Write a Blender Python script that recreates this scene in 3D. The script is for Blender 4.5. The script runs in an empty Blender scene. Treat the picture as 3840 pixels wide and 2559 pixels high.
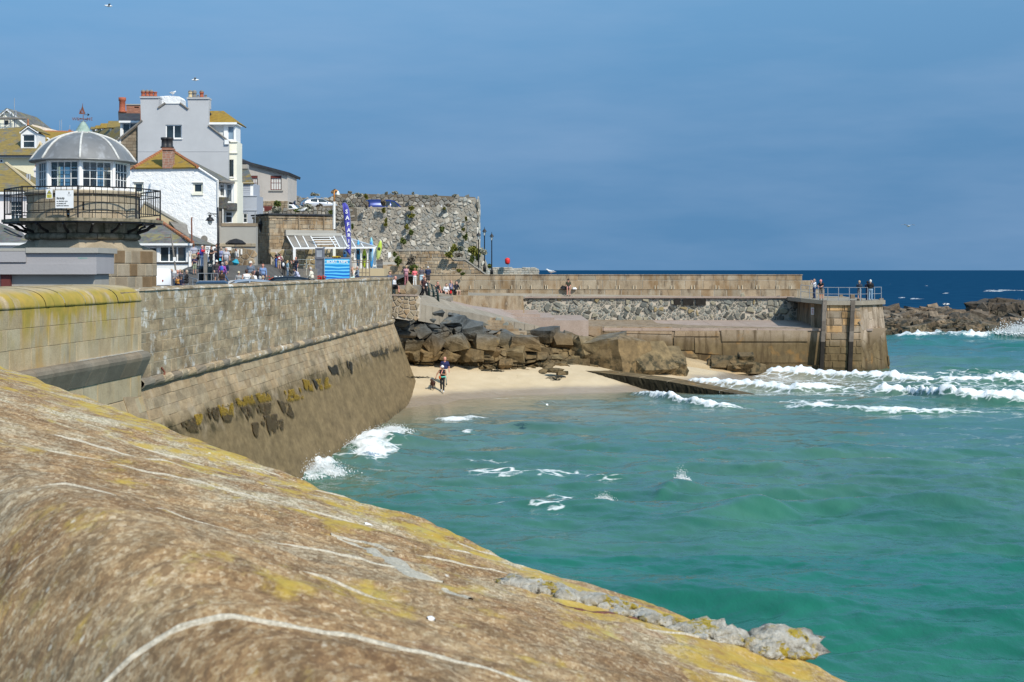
import bpy,bmesh,math,random
import numpy as np
from mathutils import Vector,Matrix,noise as mnoise
from mathutils.geometry import tessellate_polygon
random.seed(7)
rng=np.random.default_rng(7)
sc=bpy.context.scene
col=sc.collection
R=math.radians
# ------------------------------------------------------------------ camera
F=5600.0;CX=1920.0;HY=1013.5;EYE=8.6;SS=3840/2353.0
cam_d=bpy.data.cameras.new('camera')
cam=bpy.data.objects.new('camera',cam_d);col.objects.link(cam)
cam.location=(0,0,EYE);cam.rotation_euler=(R(90),0,0)
cam_d.sensor_width=36.0;cam_d.lens=36.0*F/3840.0
cam_d.shift_y=-(2559/2-HY)/3840.0
cam_d.clip_start=0.05;cam_d.clip_end=60000
cam_d.dof.use_dof=True;cam_d.dof.focus_distance=85.0;cam_d.dof.aperture_fstop=15.0
sc.camera=cam
sc.view_settings.view_transform='Standard';sc.view_settings.look='None'
sc.view_settings.gamma=1.0;sc.view_settings.exposure=0.0
sc.view_settings.use_curve_mapping=False
# ------------------------------------------------------------------ sky and sun
EL=R(43)
SUN=Vector((.6*math.cos(EL),-.8*math.cos(EL),math.sin(EL)))
world=bpy.data.worlds.new('World');sc.world=world;world.use_nodes=True
nt=world.node_tree;nt.nodes.clear()
def wn(t,**k):
 n=nt.nodes.new(t)
 for a,b in k.items():setattr(n,a,b)
 return n
w_out=wn('ShaderNodeOutputWorld');w_bg=wn('ShaderNodeBackground');w_bg.inputs['Strength'].default_value=0.15
w_tc=wn('ShaderNodeTexCoord')
w_sep=wn('ShaderNodeSeparateXYZ');w_rng=wn('ShaderNodeMapRange',interpolation_type='SMOOTHSTEP');w_add=wn('ShaderNodeCombineXYZ')
for _i,_v in enumerate((-.02,.26,.50,.31)):w_rng.inputs[_i+1].default_value=_v
w_sky=wn('ShaderNodeTexSky',sky_type='NISHITA',sun_disc=False)
w_sky.sun_elevation=EL;w_sky.sun_rotation=math.atan2(SUN.x,SUN.y)
w_sky.air_density=1.0;w_sky.dust_density=0.6;w_sky.ozone_density=1.6
w_map=wn('ShaderNodeMapping');w_map.inputs['Scale'].default_value=(3.0,3.0,15.0)
w_n=wn('ShaderNodeTexNoise');w_n.inputs['Scale'].default_value=1.15;w_n.inputs['Detail'].default_value=5;w_n.inputs['Roughness'].default_value=.55
w_r=wn('ShaderNodeValToRGB')
w_r.color_ramp.elements[0].position=.42;w_r.color_ramp.elements[0].color=(0,0,0,1)
w_r.color_ramp.elements[1].position=.72;w_r.color_ramp.elements[1].color=(.27,.27,.27,1)
w_mix=wn('ShaderNodeMix',data_type='RGBA');w_mix.inputs[7].default_value=(2.6,3.5,4.9,1)
w_hsv=wn('ShaderNodeHueSaturation');w_hsv.inputs['Saturation'].default_value=1.18;w_hsv.inputs['Hue'].default_value=.488;w_hsv.inputs['Value'].default_value=1.0
L=nt.links.new
L(w_tc.outputs['Generated'],w_sep.inputs[0]);L(w_sep.outputs[2],w_rng.inputs[0]);L(w_sep.outputs[0],w_add.inputs[0]);L(w_sep.outputs[1],w_add.inputs[1]);L(w_rng.outputs[0],w_add.inputs[2]);L(w_add.outputs[0],w_sky.inputs['Vector'])
L(w_tc.outputs['Generated'],w_map.inputs['Vector']);L(w_map.outputs[0],w_n.inputs['Vector'])
L(w_n.outputs['Fac'],w_r.inputs[0]);L(w_r.outputs[0],w_mix.inputs[0])
L(w_sky.outputs[0],w_hsv.inputs['Color']);L(w_hsv.outputs[0],w_mix.inputs[6])
L(w_mix.outputs[2],w_bg.inputs['Color']);L(w_bg.outputs[0],w_out.inputs['Surface'])
sl=bpy.data.lights.new('sun','SUN');sl.energy=4.5;sl.angle=R(.53);sl.color=(1.0,.93,.80)
so=bpy.data.objects.new('sun',sl);col.objects.link(so)
so.rotation_euler=(-SUN).to_track_quat('-Z','Y').to_euler();so.location=(40,-60,80)
try:
 sc.cycles.use_denoising=True
 sc.cycles.max_bounces=6;sc.cycles.diffuse_bounces=3;sc.cycles.glossy_bounces=3
 sc.cycles.transparent_max_bounces=12;sc.cycles.transmission_bounces=4
 sc.cycles.sample_clamp_indirect=4.0
except Exception:
 pass
# ------------------------------------------------------------------ measuring helpers
def P(u,v,d):return Vector(((u-CX)/F*d,d,EYE-(v-HY)/F*d))
CROP={0:(0,0,SS),1:(0,320,640/2334),2:(0,640,640/2281),3:(440,320,700/2335),4:(500,650,640/2281),
  5:(900,650,600/2188),6:(1200,650,860/2353),7:(1400,950,800/2281),8:(2000,950,1000/2353),
  9:(2900,950,940/2353),10:(2200,1300,1640/2338),11:(0,1020,800/2353),12:(400,1020,1200/2352),13:(1100,1380,1300/2353),
  20:(700,880,300/2352),21:(940,930,300/2353),22:(1100,880,380/2353),23:(1420,980,340/2353),24:(1060,700,500/2353),25:(540,980,220/2353),26:(1560,1300,200/1568)}
def uv(n,x,y):
 a,b,k=CROP[n];return a+x*k,b+y*k
def C(n,x,y,d):
 return P(*uv(n,x,y),d)
def Cz(n,x,y,z):
 u,v=uv(n,x,y);return P(u,v,(EYE-z)*F/(v-HY))
UP=Vector((0,0,1))
class Frame:
 """a vertical plane: origin, direction to the right as seen from outside"""
 def __init__(s,o,ang=0.0):
  s.o=Vector(o);s.x=Vector((math.cos(ang),math.sin(ang),0));s.n=s.x.cross(UP)
 def pt(s,x,z,out=0.0):return Vector((s.o.x,s.o.y,0))+s.x*x+UP*z+s.n*out
 def px(s,n,x,y):
  u,v=uv(n,x,y);r=Vector(((u-CX)/F,1,-(v-HY)/F));e=Vector((0,0,EYE))
  o=Vector((s.o.x,s.o.y,0));t=(o-e).dot(s.n)/r.dot(s.n);p=e+r*t
  return ((p-o).dot(s.x),p.z)
 def pl(s,n,pts):return [s.px(n,*p) for p in pts]
def FD(d,ang=0.0,x=0.0):return Frame((x,d,0),ang)
# ------------------------------------------------------------------ mesh builder
class MB:
 def __init__(s):s.v=[];s.f=[];s.m=[];s.t=[]
 def add(s,vs,fs,tint=(1,1,1),mi=0):
  k=len(s.v)
  s.v.extend([tuple(p) for p in vs]);s.t.extend([tint]*len(vs))
  for f in fs:s.f.append(tuple(i+k for i in f));s.m.append(mi)
  return s
 def box(s,p0,p1,tint=(1,1,1),mi=0):
  (a,b,c_),(d,e,f)=p0,p1
  vs=[(a,b,c_),(d,b,c_),(d,e,c_),(a,e,c_),(a,b,f),(d,b,f),(d,e,f),(a,e,f)]
  return s.add(vs,[(0,3,2,1),(4,5,6,7),(0,1,5,4),(1,2,6,5),(2,3,7,6),(3,0,4,7)],tint,mi)
 def fbox(s,fr,x0,z0,x1,z1,o0,o1,tint=(1,1,1),mi=0,ch=0.0):
  """box on a frame, from out o0 (back) to o1 (front); ch = front chamfer"""
  p=fr.pt
  if ch<=0:
   vs=[p(x0,z0,o0),p(x1,z0,o0),p(x1,z1,o0),p(x0,z1,o0),p(x0,z0,o1),p(x1,z0,o1),p(x1,z1,o1),p(x0,z1,o1)]
   return s.add(vs,[(3,2,1,0),(4,5,6,7),(0,1,5,4),(1,2,6,5),(2,3,7,6),(3,0,4,7)],tint,mi)
  om=o1-ch
  vs=[p(x0,z0,o0),p(x1,z0,o0),p(x1,z1,o0),p(x0,z1,o0),p(x0,z0,om),p(x1,z0,om),p(x1,z1,om),p(x0,z1,om),
     p(x0+ch,z0+ch,o1),p(x1-ch,z0+ch,o1),p(x1-ch,z1-ch,o1),p(x0+ch,z1-ch,o1)]
  fs=[]
  for q in range(4):
   r=(q+1) % 4;fs+=[(q,r,r+4,q+4),(q+4,r+4,r+8,q+8)]
  return s.add(vs,fs+[(8,9,10,11)],tint,mi)
 def poly_ext(s,pts,vec,tint=(1,1,1),mi=0):
  """planar 3D polygon extruded by vec (both caps)"""
  n=len(pts);pts=[Vector(p) for p in pts];vec=Vector(vec);b=[p+vec for p in pts]
  tris=tessellate_polygon([pts])
  nn=Vector((0,0,0))
  for i in range(n):nn+=pts[i].cross(pts[(i+1) % n])
  fl=nn.dot(vec)>0
  fs=[]
  for t in tris:
   fs.append(tuple(t));fs.append(tuple(i+n for i in reversed(t)))
  for i in range(n):
   j=(i+1) % n;fs.append((i,i+n,j+n,j) if not fl else (j,j+n,i+n,i))
  return s.add(pts+b,fs,tint,mi)
 def tube(s,pts,r,n=6,tint=(1,1,1),mi=0,cap=True):
  pts=[Vector(p) for p in pts];rs=r if isinstance(r,(list,tuple)) else [r]*len(pts)
  vs=[];fs=[]
  a=None
  for i,p in enumerate(pts):
   d=(pts[min(i+1,len(pts)-1)]-pts[max(i-1,0)]).normalized()
   if a is None:
    a=d.orthogonal().normalized()
   else:
    a=(a-d*a.dot(d));a=a.normalized() if a.length>1e-6 else d.orthogonal().normalized()
   b=d.cross(a)
   for k in range(n):
    th=2*math.pi*k/n;vs.append(p+(a*math.cos(th)+b*math.sin(th))*rs[i])
  for i in range(len(pts)-1):
   for k in range(n):
    j=(k+1) % n;fs.append((i*n+k,i*n+j,(i+1)*n+j,(i+1)*n+k))
  if cap:
   fs.append(tuple(reversed(range(n))));fs.append(tuple((len(pts)-1)*n+k for k in range(n)))
  return s.add(vs,fs,tint,mi)
 def lathe(s,c,prof,n=24,a0=0.0,tint=(1,1,1),mi=0,ax=None,cap=True):
  """profile (r,z) round a vertical axis through c"""
  c=Vector(c);vs=[];fs=[]
  for (r,z) in prof:
   for k in range(n):
    th=a0+2*math.pi*k/n
    q=Vector((r*math.sin(th),-r*math.cos(th),z))
    if ax is not None:q=ax@q
    vs.append(c+q)
  m=len(prof)
  for i in range(m-1):
   for k in range(n):
    j=(k+1) % n;fs.append((i*n+k,i*n+j,(i+1)*n+j,(i+1)*n+k))
  if cap:
   fs.append(tuple(reversed(range(n))));fs.append(tuple((m-1)*n+k for k in range(n)))
  return s.add(vs,fs,tint,mi)
 def ball(s,c,r,n=8,m=6,tint=(1,1,1),mi=0):
  r=r if isinstance(r,(tuple,list,Vector)) else (r,r,r);c=Vector(c);vs=[c-UP*r[2]];fs=[]
  for i in range(1,m):
   ph=-math.pi/2+math.pi*i/m
   for k in range(n):
    th=2*math.pi*k/n
    vs.append(c+Vector((r[0]*math.cos(ph)*math.cos(th),r[1]*math.cos(ph)*math.sin(th),r[2]*math.sin(ph))))
  vs.append(c+UP*r[2]);t=len(vs)-1
  for k in range(n):fs.append((0,1+(k+1) % n,1+k));fs.append((t,t-n+k,t-n+(k+1) % n))
  for i in range(m-2):
   for k in range(n):
    j=(k+1) % n;a=1+i*n;fs.append((a+k,a+j,a+n+j,a+n+k))
  return s.add(vs,fs,tint,mi)
 def build(s,name,mat,parent=None,smooth=False,label=None):
  me=bpy.data.meshes.new(name)
  o0=world_origin(parent)
  v=np.array(s.v,dtype=np.float64).reshape(-1,3)-np.array(o0)
  me.from_pydata(v.tolist(),[],s.f)
  for m in (mat if isinstance(mat,(list,tuple)) else [mat]):me.materials.append(m)
  if any(s.m):me.polygons.foreach_set('material_index',s.m)
  if smooth:me.polygons.foreach_set('use_smooth',[True]*len(s.f))
  if True:
   at=me.color_attributes.new('tint','FLOAT_COLOR','POINT')
   at.data.foreach_set('color',np.hstack([np.array(s.t,dtype=np.float32),np.ones((len(s.t),1),np.float32)]).ravel())
  me.update()
  o=bpy.data.objects.new(name,me);col.objects.link(o)
  if parent:o.parent=parent
  if label:o['label']=label
  return o
def world_origin(p):
 v=Vector((0,0,0))
 while p is not None:v=v+p.location;p=p.parent
 return v
def tag(o,label=None,cat=None,group=None,kind=None):
 if label:o['label']=label
 if cat:o['category']=cat
 if group:o['group']=group
 if kind:o['kind']=kind
 return o
def thing(name,label,cat,loc,group=None):
 o=bpy.data.objects.new(name,None);col.objects.link(o);o.location=loc;o.empty_display_size=.2
 return tag(o,label,cat,group)
def np_obj(name,v,f,mat,parent=None,smooth=True,attrs=None):
 """fast mesh from numpy arrays; f is (n,3) or (n,4)"""
 me=bpy.data.meshes.new(name);o0=np.array(world_origin(parent))
 v=np.asarray(v,dtype=np.float32)-o0.astype(np.float32);f=np.asarray(f,dtype=np.int32)
 me.vertices.add(len(v));me.vertices.foreach_set('co',v.ravel())
 k=f.shape[1];me.loops.add(f.size);me.loops.foreach_set('vertex_index',f.ravel())
 me.polygons.add(len(f));me.polygons.foreach_set('loop_start',np.arange(0,f.size,k,dtype=np.int32))
 if smooth:me.polygons.foreach_set('use_smooth',np.ones(len(f),dtype=bool))
 me.materials.append(mat)
 at=me.color_attributes.new('tint','FLOAT_COLOR','POINT');at.data.foreach_set('color',np.ones(len(v)*4,np.float32))
 for n_,a in (attrs or {}).items():
  at=me.attributes.new(n_,'FLOAT','POINT');at.data.foreach_set('value',np.asarray(a,np.float32).ravel())
 me.update(calc_edges=True);me.validate()
 o=bpy.data.objects.new(name,me);col.objects.link(o)
 if parent:o.parent=parent
 return o
# ------------------------------------------------------------------ numpy noise
_perm=rng.permutation(256);_perm=np.concatenate([_perm,_perm,_perm])
_g=rng.uniform(0,2*np.pi,256);_gx=np.cos(_g);_gy=np.sin(_g)
def pnoise(x,y):
 x=np.asarray(x,float);y=np.asarray(y,float)
 xi=np.floor(x).astype(int);yi=np.floor(y).astype(int);xf=x-xi;yf=y-yi
 u=xf*xf*xf*(xf*(xf*6-15)+10);w=yf*yf*yf*(yf*(yf*6-15)+10)
 def g(i,j,a,b):
  h=_perm[(_perm[i & 255]+j) & 255];return _gx[h]*a+_gy[h]*b
 n00=g(xi,yi,xf,yf);n10=g(xi+1,yi,xf-1,yf);n01=g(xi,yi+1,xf,yf-1);n11=g(xi+1,yi+1,xf-1,yf-1)
 return ((n00*(1-u)+n10*u)*(1-w)+(n01*(1-u)+n11*u)*w)*1.5
def fbm(x,y,o=4,g=.5):
 t=0;a=1.0
 for i in range(o):t=t+a*pnoise(x+17.3*i,y-9.1*i);x=x*2.03;y=y*2.03;a*=g
 return t
def sstep(a,b,x):
 t=np.clip((x-a)/(b-a),0,1);return t*t*(3-2*t)
# ------------------------------------------------------------------ materials
class NT:
 def __init__(s,name):
  s.m=bpy.data.materials.new(name);s.m.use_nodes=True;s.t=s.m.node_tree;s.t.nodes.clear()
  s.out=s.n('ShaderNodeOutputMaterial');s.b=s.n('ShaderNodeBsdfPrincipled');s.l(s.b.outputs[0],s.out.inputs[0])
  s.geo=s.n('ShaderNodeNewGeometry')
 def n(s,t,**k):
  x=s.t.nodes.new(t)
  for a,b in k.items():setattr(x,a,b)
  return x
 def l(s,a,b):s.t.links.new(a,b)
 def pos(s,scale=(1,1,1),rot=(0,0,0)):
  m=s.n('ShaderNodeMapping');m.inputs['Scale'].default_value=scale;m.inputs['Rotation'].default_value=rot
  s.l(s.geo.outputs['Position'],m.inputs['Vector']);return m.outputs[0]
 def noise(s,scale,detail=4,rough=.55,vec=None,out='Fac',dist=0):
  x=s.n('ShaderNodeTexNoise');x.inputs['Scale'].default_value=scale;x.inputs['Detail'].default_value=detail;x.inputs['Roughness'].default_value=rough
  x.inputs['Distortion'].default_value=dist
  s.l(vec if vec is not None else s.geo.outputs['Position'],x.inputs['Vector']);return x.outputs[out]
 def voro(s,scale,vec=None,feature='F1',out='Distance',rand=1.0):
  x=s.n('ShaderNodeTexVoronoi',feature=feature);x.inputs['Scale'].default_value=scale;x.inputs['Randomness'].default_value=rand
  s.l(vec if vec is not None else s.geo.outputs['Position'],x.inputs['Vector']);return x.outputs[out]
 def ramp(s,fac,stops,interp='LINEAR'):
  x=s.n('ShaderNodeValToRGB');cr=x.color_ramp;cr.interpolation=interp
  while len(cr.elements)<len(stops):cr.elements.new(.5)
  for e,(p,c) in zip(cr.elements,stops):
   e.position=p;e.color=(c if isinstance(c,(tuple,list)) else (c,c,c))+((1,) if not isinstance(c,(tuple,list)) or len(c)==3 else ())
  s.l(fac,x.inputs[0]);return x.outputs[0]
 def mix(s,fac,a,b,mode='MIX'):
  x=s.n('ShaderNodeMix',data_type='RGBA',blend_type=mode)
  for sock,val in ((0,fac),(6,a),(7,b)):
   i=x.inputs[sock]
   if hasattr(val,'is_linked'):s.l(val,i)
   elif isinstance(val,(tuple,list)):i.default_value=tuple(val)+(1,) if len(val)==3 else val
   else:i.default_value=val if sock==0 else (val,val,val,1)
  return x.outputs[2]
 def math(s,op,a,b=0.0,clamp=False):
  x=s.n('ShaderNodeMath',operation=op,use_clamp=clamp)
  for i,val in ((0,a),(1,b)):
   if hasattr(val,'is_linked'):s.l(val,x.inputs[i])
   else:x.inputs[i].default_value=val
  return x.outputs[0]
 def attr(s,name,out='Color'):
  x=s.n('ShaderNodeAttribute',attribute_name=name);return x.outputs[out]
 def sep(s,vec=None):
  x=s.n('ShaderNodeSeparateXYZ');s.l(vec if vec is not None else s.geo.outputs['Position'],x.inputs[0]);return x.outputs
 def rng(s,v,a,b,c=0.0,d=1.0,smooth=True):
  x=s.n('ShaderNodeMapRange',interpolation_type='SMOOTHSTEP' if smooth else 'LINEAR');s.l(v,x.inputs[0])
  for i,q in enumerate((a,b,c,d)):x.inputs[i+1].default_value=q
  return x.outputs[0]
 def color(s,c):
  if hasattr(c,'is_linked'):s.l(c,s.b.inputs['Base Color'])
  else:s.b.inputs['Base Color'].default_value=tuple(c)+(1,)
  return s
 def set(s,**k):
  for a,b in k.items():
   i=s.b.inputs[a.replace('_',' ')]
   if hasattr(b,'is_linked'):s.l(b,i)
   else:i.default_value=b
  return s
 def bump(s,h,strength=.3,dist=.02):
  x=s.n('ShaderNodeBump');x.inputs['Strength'].default_value=strength;x.inputs['Distance'].default_value=dist
  s.l(h,x.inputs['Height']);s.l(x.outputs[0],s.b.inputs['Normal']);return s
def flat(name,c,rough=.6,var=.12,scale=3.0,metal=0.0,spec=.3,bump=0.0,bscale=40):
 """plain paint-like material with slight unevenness"""
 t=NT(name);n=t.noise(scale,5,.6)
 a=tuple(x*(1-var) for x in c);b=tuple(min(1,x*(1+var)) for x in c)
 t.color(t.ramp(n,[(.3,a),(.7,b)])).set(Roughness=rough,Metallic=metal,Specular_IOR_Level=spec)
 if bump:t.bump(t.noise(bscale,4,.6),bump,.02)
 return t.m
def stone(name,lo,mid,hi,scale=6,bump=.5,tint=True,rough=.9,speck=.35,bscale=25,extra=None):
 """granite-like stone: blotches, specks, a tint per piece; extra(t, colour) can add stains"""
 t=NT(name);n1=t.noise(scale*.25,5,.6);n2=t.noise(scale*6,3,.7)
 c=t.ramp(n1,[(.25,lo),(.5,mid),(.75,hi)])
 c=t.mix(speck,c,t.ramp(n2,[(.3,tuple(x*.45 for x in lo)),(.55,mid),(.75,tuple(min(1,x*1.35) for x in hi))]))
 if tint:c=t.mix(1.0,c,t.attr('tint'),'MULTIPLY')
 if extra:c=extra(t,c)
 t.color(c).set(Roughness=rough,Specular_IOR_Level=.2)
 h=t.mix(.5,t.noise(bscale,5,.65),t.noise(bscale*.25,3,.5));t.bump(h,bump,.03)
 return t.m
def glass_mat(name,c=(.02,.03,.035),rough=.04):
 t=NT(name);t.color(t.ramp(t.noise(.8,2),[(.35,tuple(x*.6 for x in c)),(.7,tuple(x*1.8 for x in c))])).set(Roughness=rough,Specular_IOR_Level=.6);return t.m
M={}
M['white']=flat('white_paint',(.8,.8,.79),.5,.05)
M['offwhite']=flat('off_white_paint',(.7,.69,.66),.5,.08)
M['glass']=glass_mat('window_glass')
M['iron']=flat('black_iron',(.018,.017,.018),.5,.3)
M['steel']=flat('galvanised_steel',(.42,.43,.44),.4,.15,metal=.6)
M['curtain']=flat('net_curtain',(.62,.62,.6),.9,.1,12)
M['lead']=None
# ================================================================== masonry helpers
class BFrame(Frame):
 """frame whose face leans: bat metres outward per metre below zr"""
 def __init__(s,o,ang,bat=0.0,zr=0.0):
  super().__init__(o,ang);s.bat=bat;s.zr=zr
 def pt(s,x,z,out=0.0):return Frame.pt(s,x,z,out+s.bat*(s.zr-z))
def rtint(a=.82,b=1.15,hue=.05):
 g=random.uniform(a,b);h=random.uniform(-hue,hue);return (g*(1+h),g,g*(1-h))
class Pieces:
 """collects pieces; the largest 'cap' become parts, the rest one stuff part"""
 def __init__(s,parent,name,mat,cap=300,smooth=False):s.p=parent;s.n=name;s.mat=mat;s.cap=cap;s.items=[];s.smooth=smooth
 def add(s,size,vs,fs,tint):s.items.append((size,vs,fs,tint))
 def done(s):
  s.items.sort(key=lambda q:-q[0])
  for (_,vs,fs,t) in s.items[:s.cap]:MB().add(vs,fs,t).build(s.n,s.mat,s.p,s.smooth)
  if len(s.items)>s.cap:
   mb=MB()
   for (_,vs,fs,t) in s.items[s.cap:]:mb.add(vs,fs,t)
   o=mb.build('small_'+s.n+'_field',s.mat,s.p,s.smooth);o['kind']='stuff'
def block_geo(fr,x0,z0,x1,z1,o0,o1,ch):
 m=MB().fbox(fr,x0,z0,x1,z1,o0,o1,ch=ch);return m.v,m.f
def apparent(vs):
 a=np.array([tuple(p) for p in vs]);d=max(1.0,a[:,1].mean())
 return np.ptp(a[:,0]/d)*np.ptp(a[:,2]/d)
def ashlar(parent,fr,x0,x1,z0,z1,ch_h,blen,mat,out=(.02,.05),joint=.02,name='stone_block',cap=300,tint=None,back=-.12,pieces=None,inside=None,rag=.0):
 pc=pieces or Pieces(parent,name,mat,cap)
 zs=[z0]
 hs=ch_h if isinstance(ch_h,(list,tuple)) else [ch_h]*max(1,round((z1-z0)/ch_h))
 k=(z1-z0)/sum(hs)
 for h in hs:zs.append(zs[-1]+h*k)
 for r in range(len(zs)-1):
  x=x0-random.uniform(0,blen[0])
  while x<x1:
   w=random.uniform(*blen);a=max(x,x0)+joint/2;b=min(x+w,x1)-joint/2;x+=w
   if b-a<.06:continue
   if inside and not inside((a+b)/2,(zs[r]+zs[r+1])/2):continue
   o=random.uniform(*out);j=lambda:random.uniform(-rag,rag)
   vs,fs=block_geo(fr,a+j(),zs[r]+joint/2+j(),b+j(),zs[r+1]-joint/2+j(),back,o,min(.03,joint))
   pc.add(apparent(vs),vs,fs,tint() if tint else rtint())
 if pieces is None:pc.done()
def clip_half(poly,nx,ny,c):
 out=[]
 for i in range(len(poly)):
  a=poly[i];b=poly[(i+1) % len(poly)];da=nx*a[0]+ny*a[1]-c;db=nx*b[0]+ny*b[1]-c
  if da<=0:out.append(a)
  if (da<0<db) or (db<0<da):
   t=da/(da-db);out.append((a[0]+t*(b[0]-a[0]),a[1]+t*(b[1]-a[1])))
 return out
def inpoly(pts):
 def f(x,y):
  c=False;n=len(pts);j=n-1
  for i in range(n):
   if (pts[i][1]>y)!=(pts[j][1]>y) and x<(pts[j][0]-pts[i][0])*(y-pts[i][1])/(pts[j][1]-pts[i][1])+pts[i][0]:c=not c
   j=i
  return c
 return f
def rubble(parent,fr,outline,size,mat,joint=.03,out=(.03,.09),aspect=1.6,name='stone',cap=300,tint=None,jit=.42,drop=0.0,pieces=None,back=-.12):
 """irregular stones filling an outline on a frame (Voronoi cells, each a small pillow)"""
 pc=pieces or Pieces(parent,name,mat,cap)
 ins=inpoly(outline);xs=[p[0] for p in outline];zs=[p[1] for p in outline]
 sx=size*aspect**.5;sz=size/aspect**.5
 nx=int((max(xs)-min(xs))/sx)+2;nz=int((max(zs)-min(zs))/sz)+2
 pts={}
 for j in range(-1,nz+1):
  for i in range(-1,nx+1):
   pts[i,j]=(min(xs)+(i+.5*(j % 2)+random.uniform(-jit,jit))*sx,min(zs)+(j+random.uniform(-jit,jit))*sz)
 for (i,j),c in pts.items():
  if not ins(*c) or random.random()<drop:continue
  poly=[(c[0]-sx*2,c[1]-sz*2),(c[0]+sx*2,c[1]-sz*2),(c[0]+sx*2,c[1]+sz*2),(c[0]-sx*2,c[1]+sz*2)]
  for dj in range(-2,3):
   for di in range(-2,3):
    q=pts.get((i+di,j+dj))
    if q is None or (di==0 and dj==0):continue
    dx=q[0]-c[0];dz=q[1]-c[1];L2=math.hypot(dx,dz)
    if L2<1e-6:continue
    jj=joint*random.uniform(.6,1.6)
    poly=clip_half(poly,dx/L2,dz/L2,(dx*(q[0]+c[0])/2+dz*(q[1]+c[1])/2)/L2-jj/2)
    if len(poly)<3:break
   if len(poly)<3:break
  if len(poly)<3:continue
  if sum(ins(*p) for p in poly)<len(poly)*.6:continue
  cx=sum(p[0] for p in poly)/len(poly);cz=sum(p[1] for p in poly)/len(poly)
  o=random.uniform(*out);n=len(poly);vs=[];fs=[]
  for k,(s_,oo) in enumerate(((1.0,back),(1.0,o*.35),(.78,o))):
   for p in poly:vs.append(fr.pt(cx+(p[0]-cx)*s_,cz+(p[1]-cz)*s_,oo))
  for k in range(2):
   for q in range(n):
    r=(q+1) % n;fs.append((k*n+q,k*n+r,(k+1)*n+r,(k+1)*n+q))
  fs.append(tuple(2*n+q for q in range(n)))
  a=sum(poly[q][0]*poly[(q+1) % n][1]-poly[(q+1) % n][0]*poly[q][1] for q in range(n))
  if a<0:fs=[tuple(reversed(f)) for f in fs]
  pc.add(apparent(vs),vs,fs,tint() if tint else rtint(.6,1.3,.08))
 if pieces is None:pc.done()
# ================================================================== materials of the setting
def sea_mat():
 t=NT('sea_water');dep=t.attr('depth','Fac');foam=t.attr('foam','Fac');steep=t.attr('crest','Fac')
 c=t.ramp(dep,[(0.0,(.33,.26,.175)),(.10,(.22,.215,.15)),(.24,(.085,.165,.125)),(.45,(.014,.132,.094)),(.62,(.006,.13,.108)),(.78,(.006,.075,.115)),(1.0,(.008,.05,.112))])
 n=t.noise(.16,4,.6,t.pos((1,.4,1)))
 c=t.mix(.6,c,t.mix(1.0,c,t.ramp(n,[(.3,(.5,.66,.7)),(.7,(1.45,1.2,1.1))]),'MULTIPLY'))
 c=t.mix(t.math('MULTIPLY',steep,.6),c,(.004,.085,.058))  # painted shade: darker green on wave faces that slope to the camera
 fn=t.noise(1.5,9,.72,t.pos((.8,.8,1)),dist=.9);v1=t.voro(1.6,t.pos((.7,1,1)),'DISTANCE_TO_EDGE')
 lace=t.rng(v1,.0,.22,.5,-.35)
 fs=t.rng(t.math('ADD',t.math('ADD',foam,t.math('MULTIPLY',t.math('SUBTRACT',fn,.5),t.rng(foam,.4,.9,1.5,.95))),t.math('MULTIPLY',lace,t.rng(foam,.3,.75,.6,0))),.34,.84)
 fs=t.math('MULTIPLY',fs,t.rng(foam,.10,.30))
 c=t.mix(fs,c,t.ramp(t.noise(4,6,.75),[(.3,(.60,.65,.66)),(.55,(.80,.82,.82)),(.7,(.88,.89,.89))]))
 t.color(c)
 t.set(Roughness=t.math('ADD',t.math('MULTIPLY',fs,.6),t.rng(dep,.5,.9,.10,.32)),Specular_IOR_Level=t.rng(dep,.44,.80,.43,.0),IOR=1.33)  # far water loses specular; reflected sky is painted into its blue base colour
 w1=t.noise(1.1,5,.6,t.pos((1,.8,1)));w2=t.noise(4.5,4,.6,t.pos((1,.7,1)))
 h=t.math('ADD',w1,t.math('MULTIPLY',w2,.22));t.bump(h,.30,.3)
 return t.m
def sand_mat():
 t=NT('beach_sand');z=t.sep()[2]
 wet=t.rng(t.math('ADD',z,t.math('MULTIPLY',t.noise(.35,3),.35)),.34,.72,1,0)
 c=t.ramp(t.noise(.6,6,.65),[(.3,(.47,.365,.23)),(.7,(.575,.465,.315))])
 c=t.mix(.25,c,t.ramp(t.noise(30,4,.7),[(.3,(.34,.25,.14)),(.7,(.72,.58,.38))]))
 c=t.mix(t.math('MULTIPLY',wet,.8),c,(.27,.215,.165))
 t.color(c).set(Roughness=t.rng(wet,0,1,.95,.2),Specular_IOR_Level=.4)
 dim=t.rng(t.voro(1.9),.06,.16,1,0);c2=t.math('SUBTRACT',t.mix(.5,t.noise(3.5,5,.7),t.noise(14,4,.7)),t.math('MULTIPLY',dim,t.rng(t.noise(.4,2),.48,.58)));t.bump(c2,.55,.08);return t.m
M['sea']=sea_mat();M['sand']=sand_mat()
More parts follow.
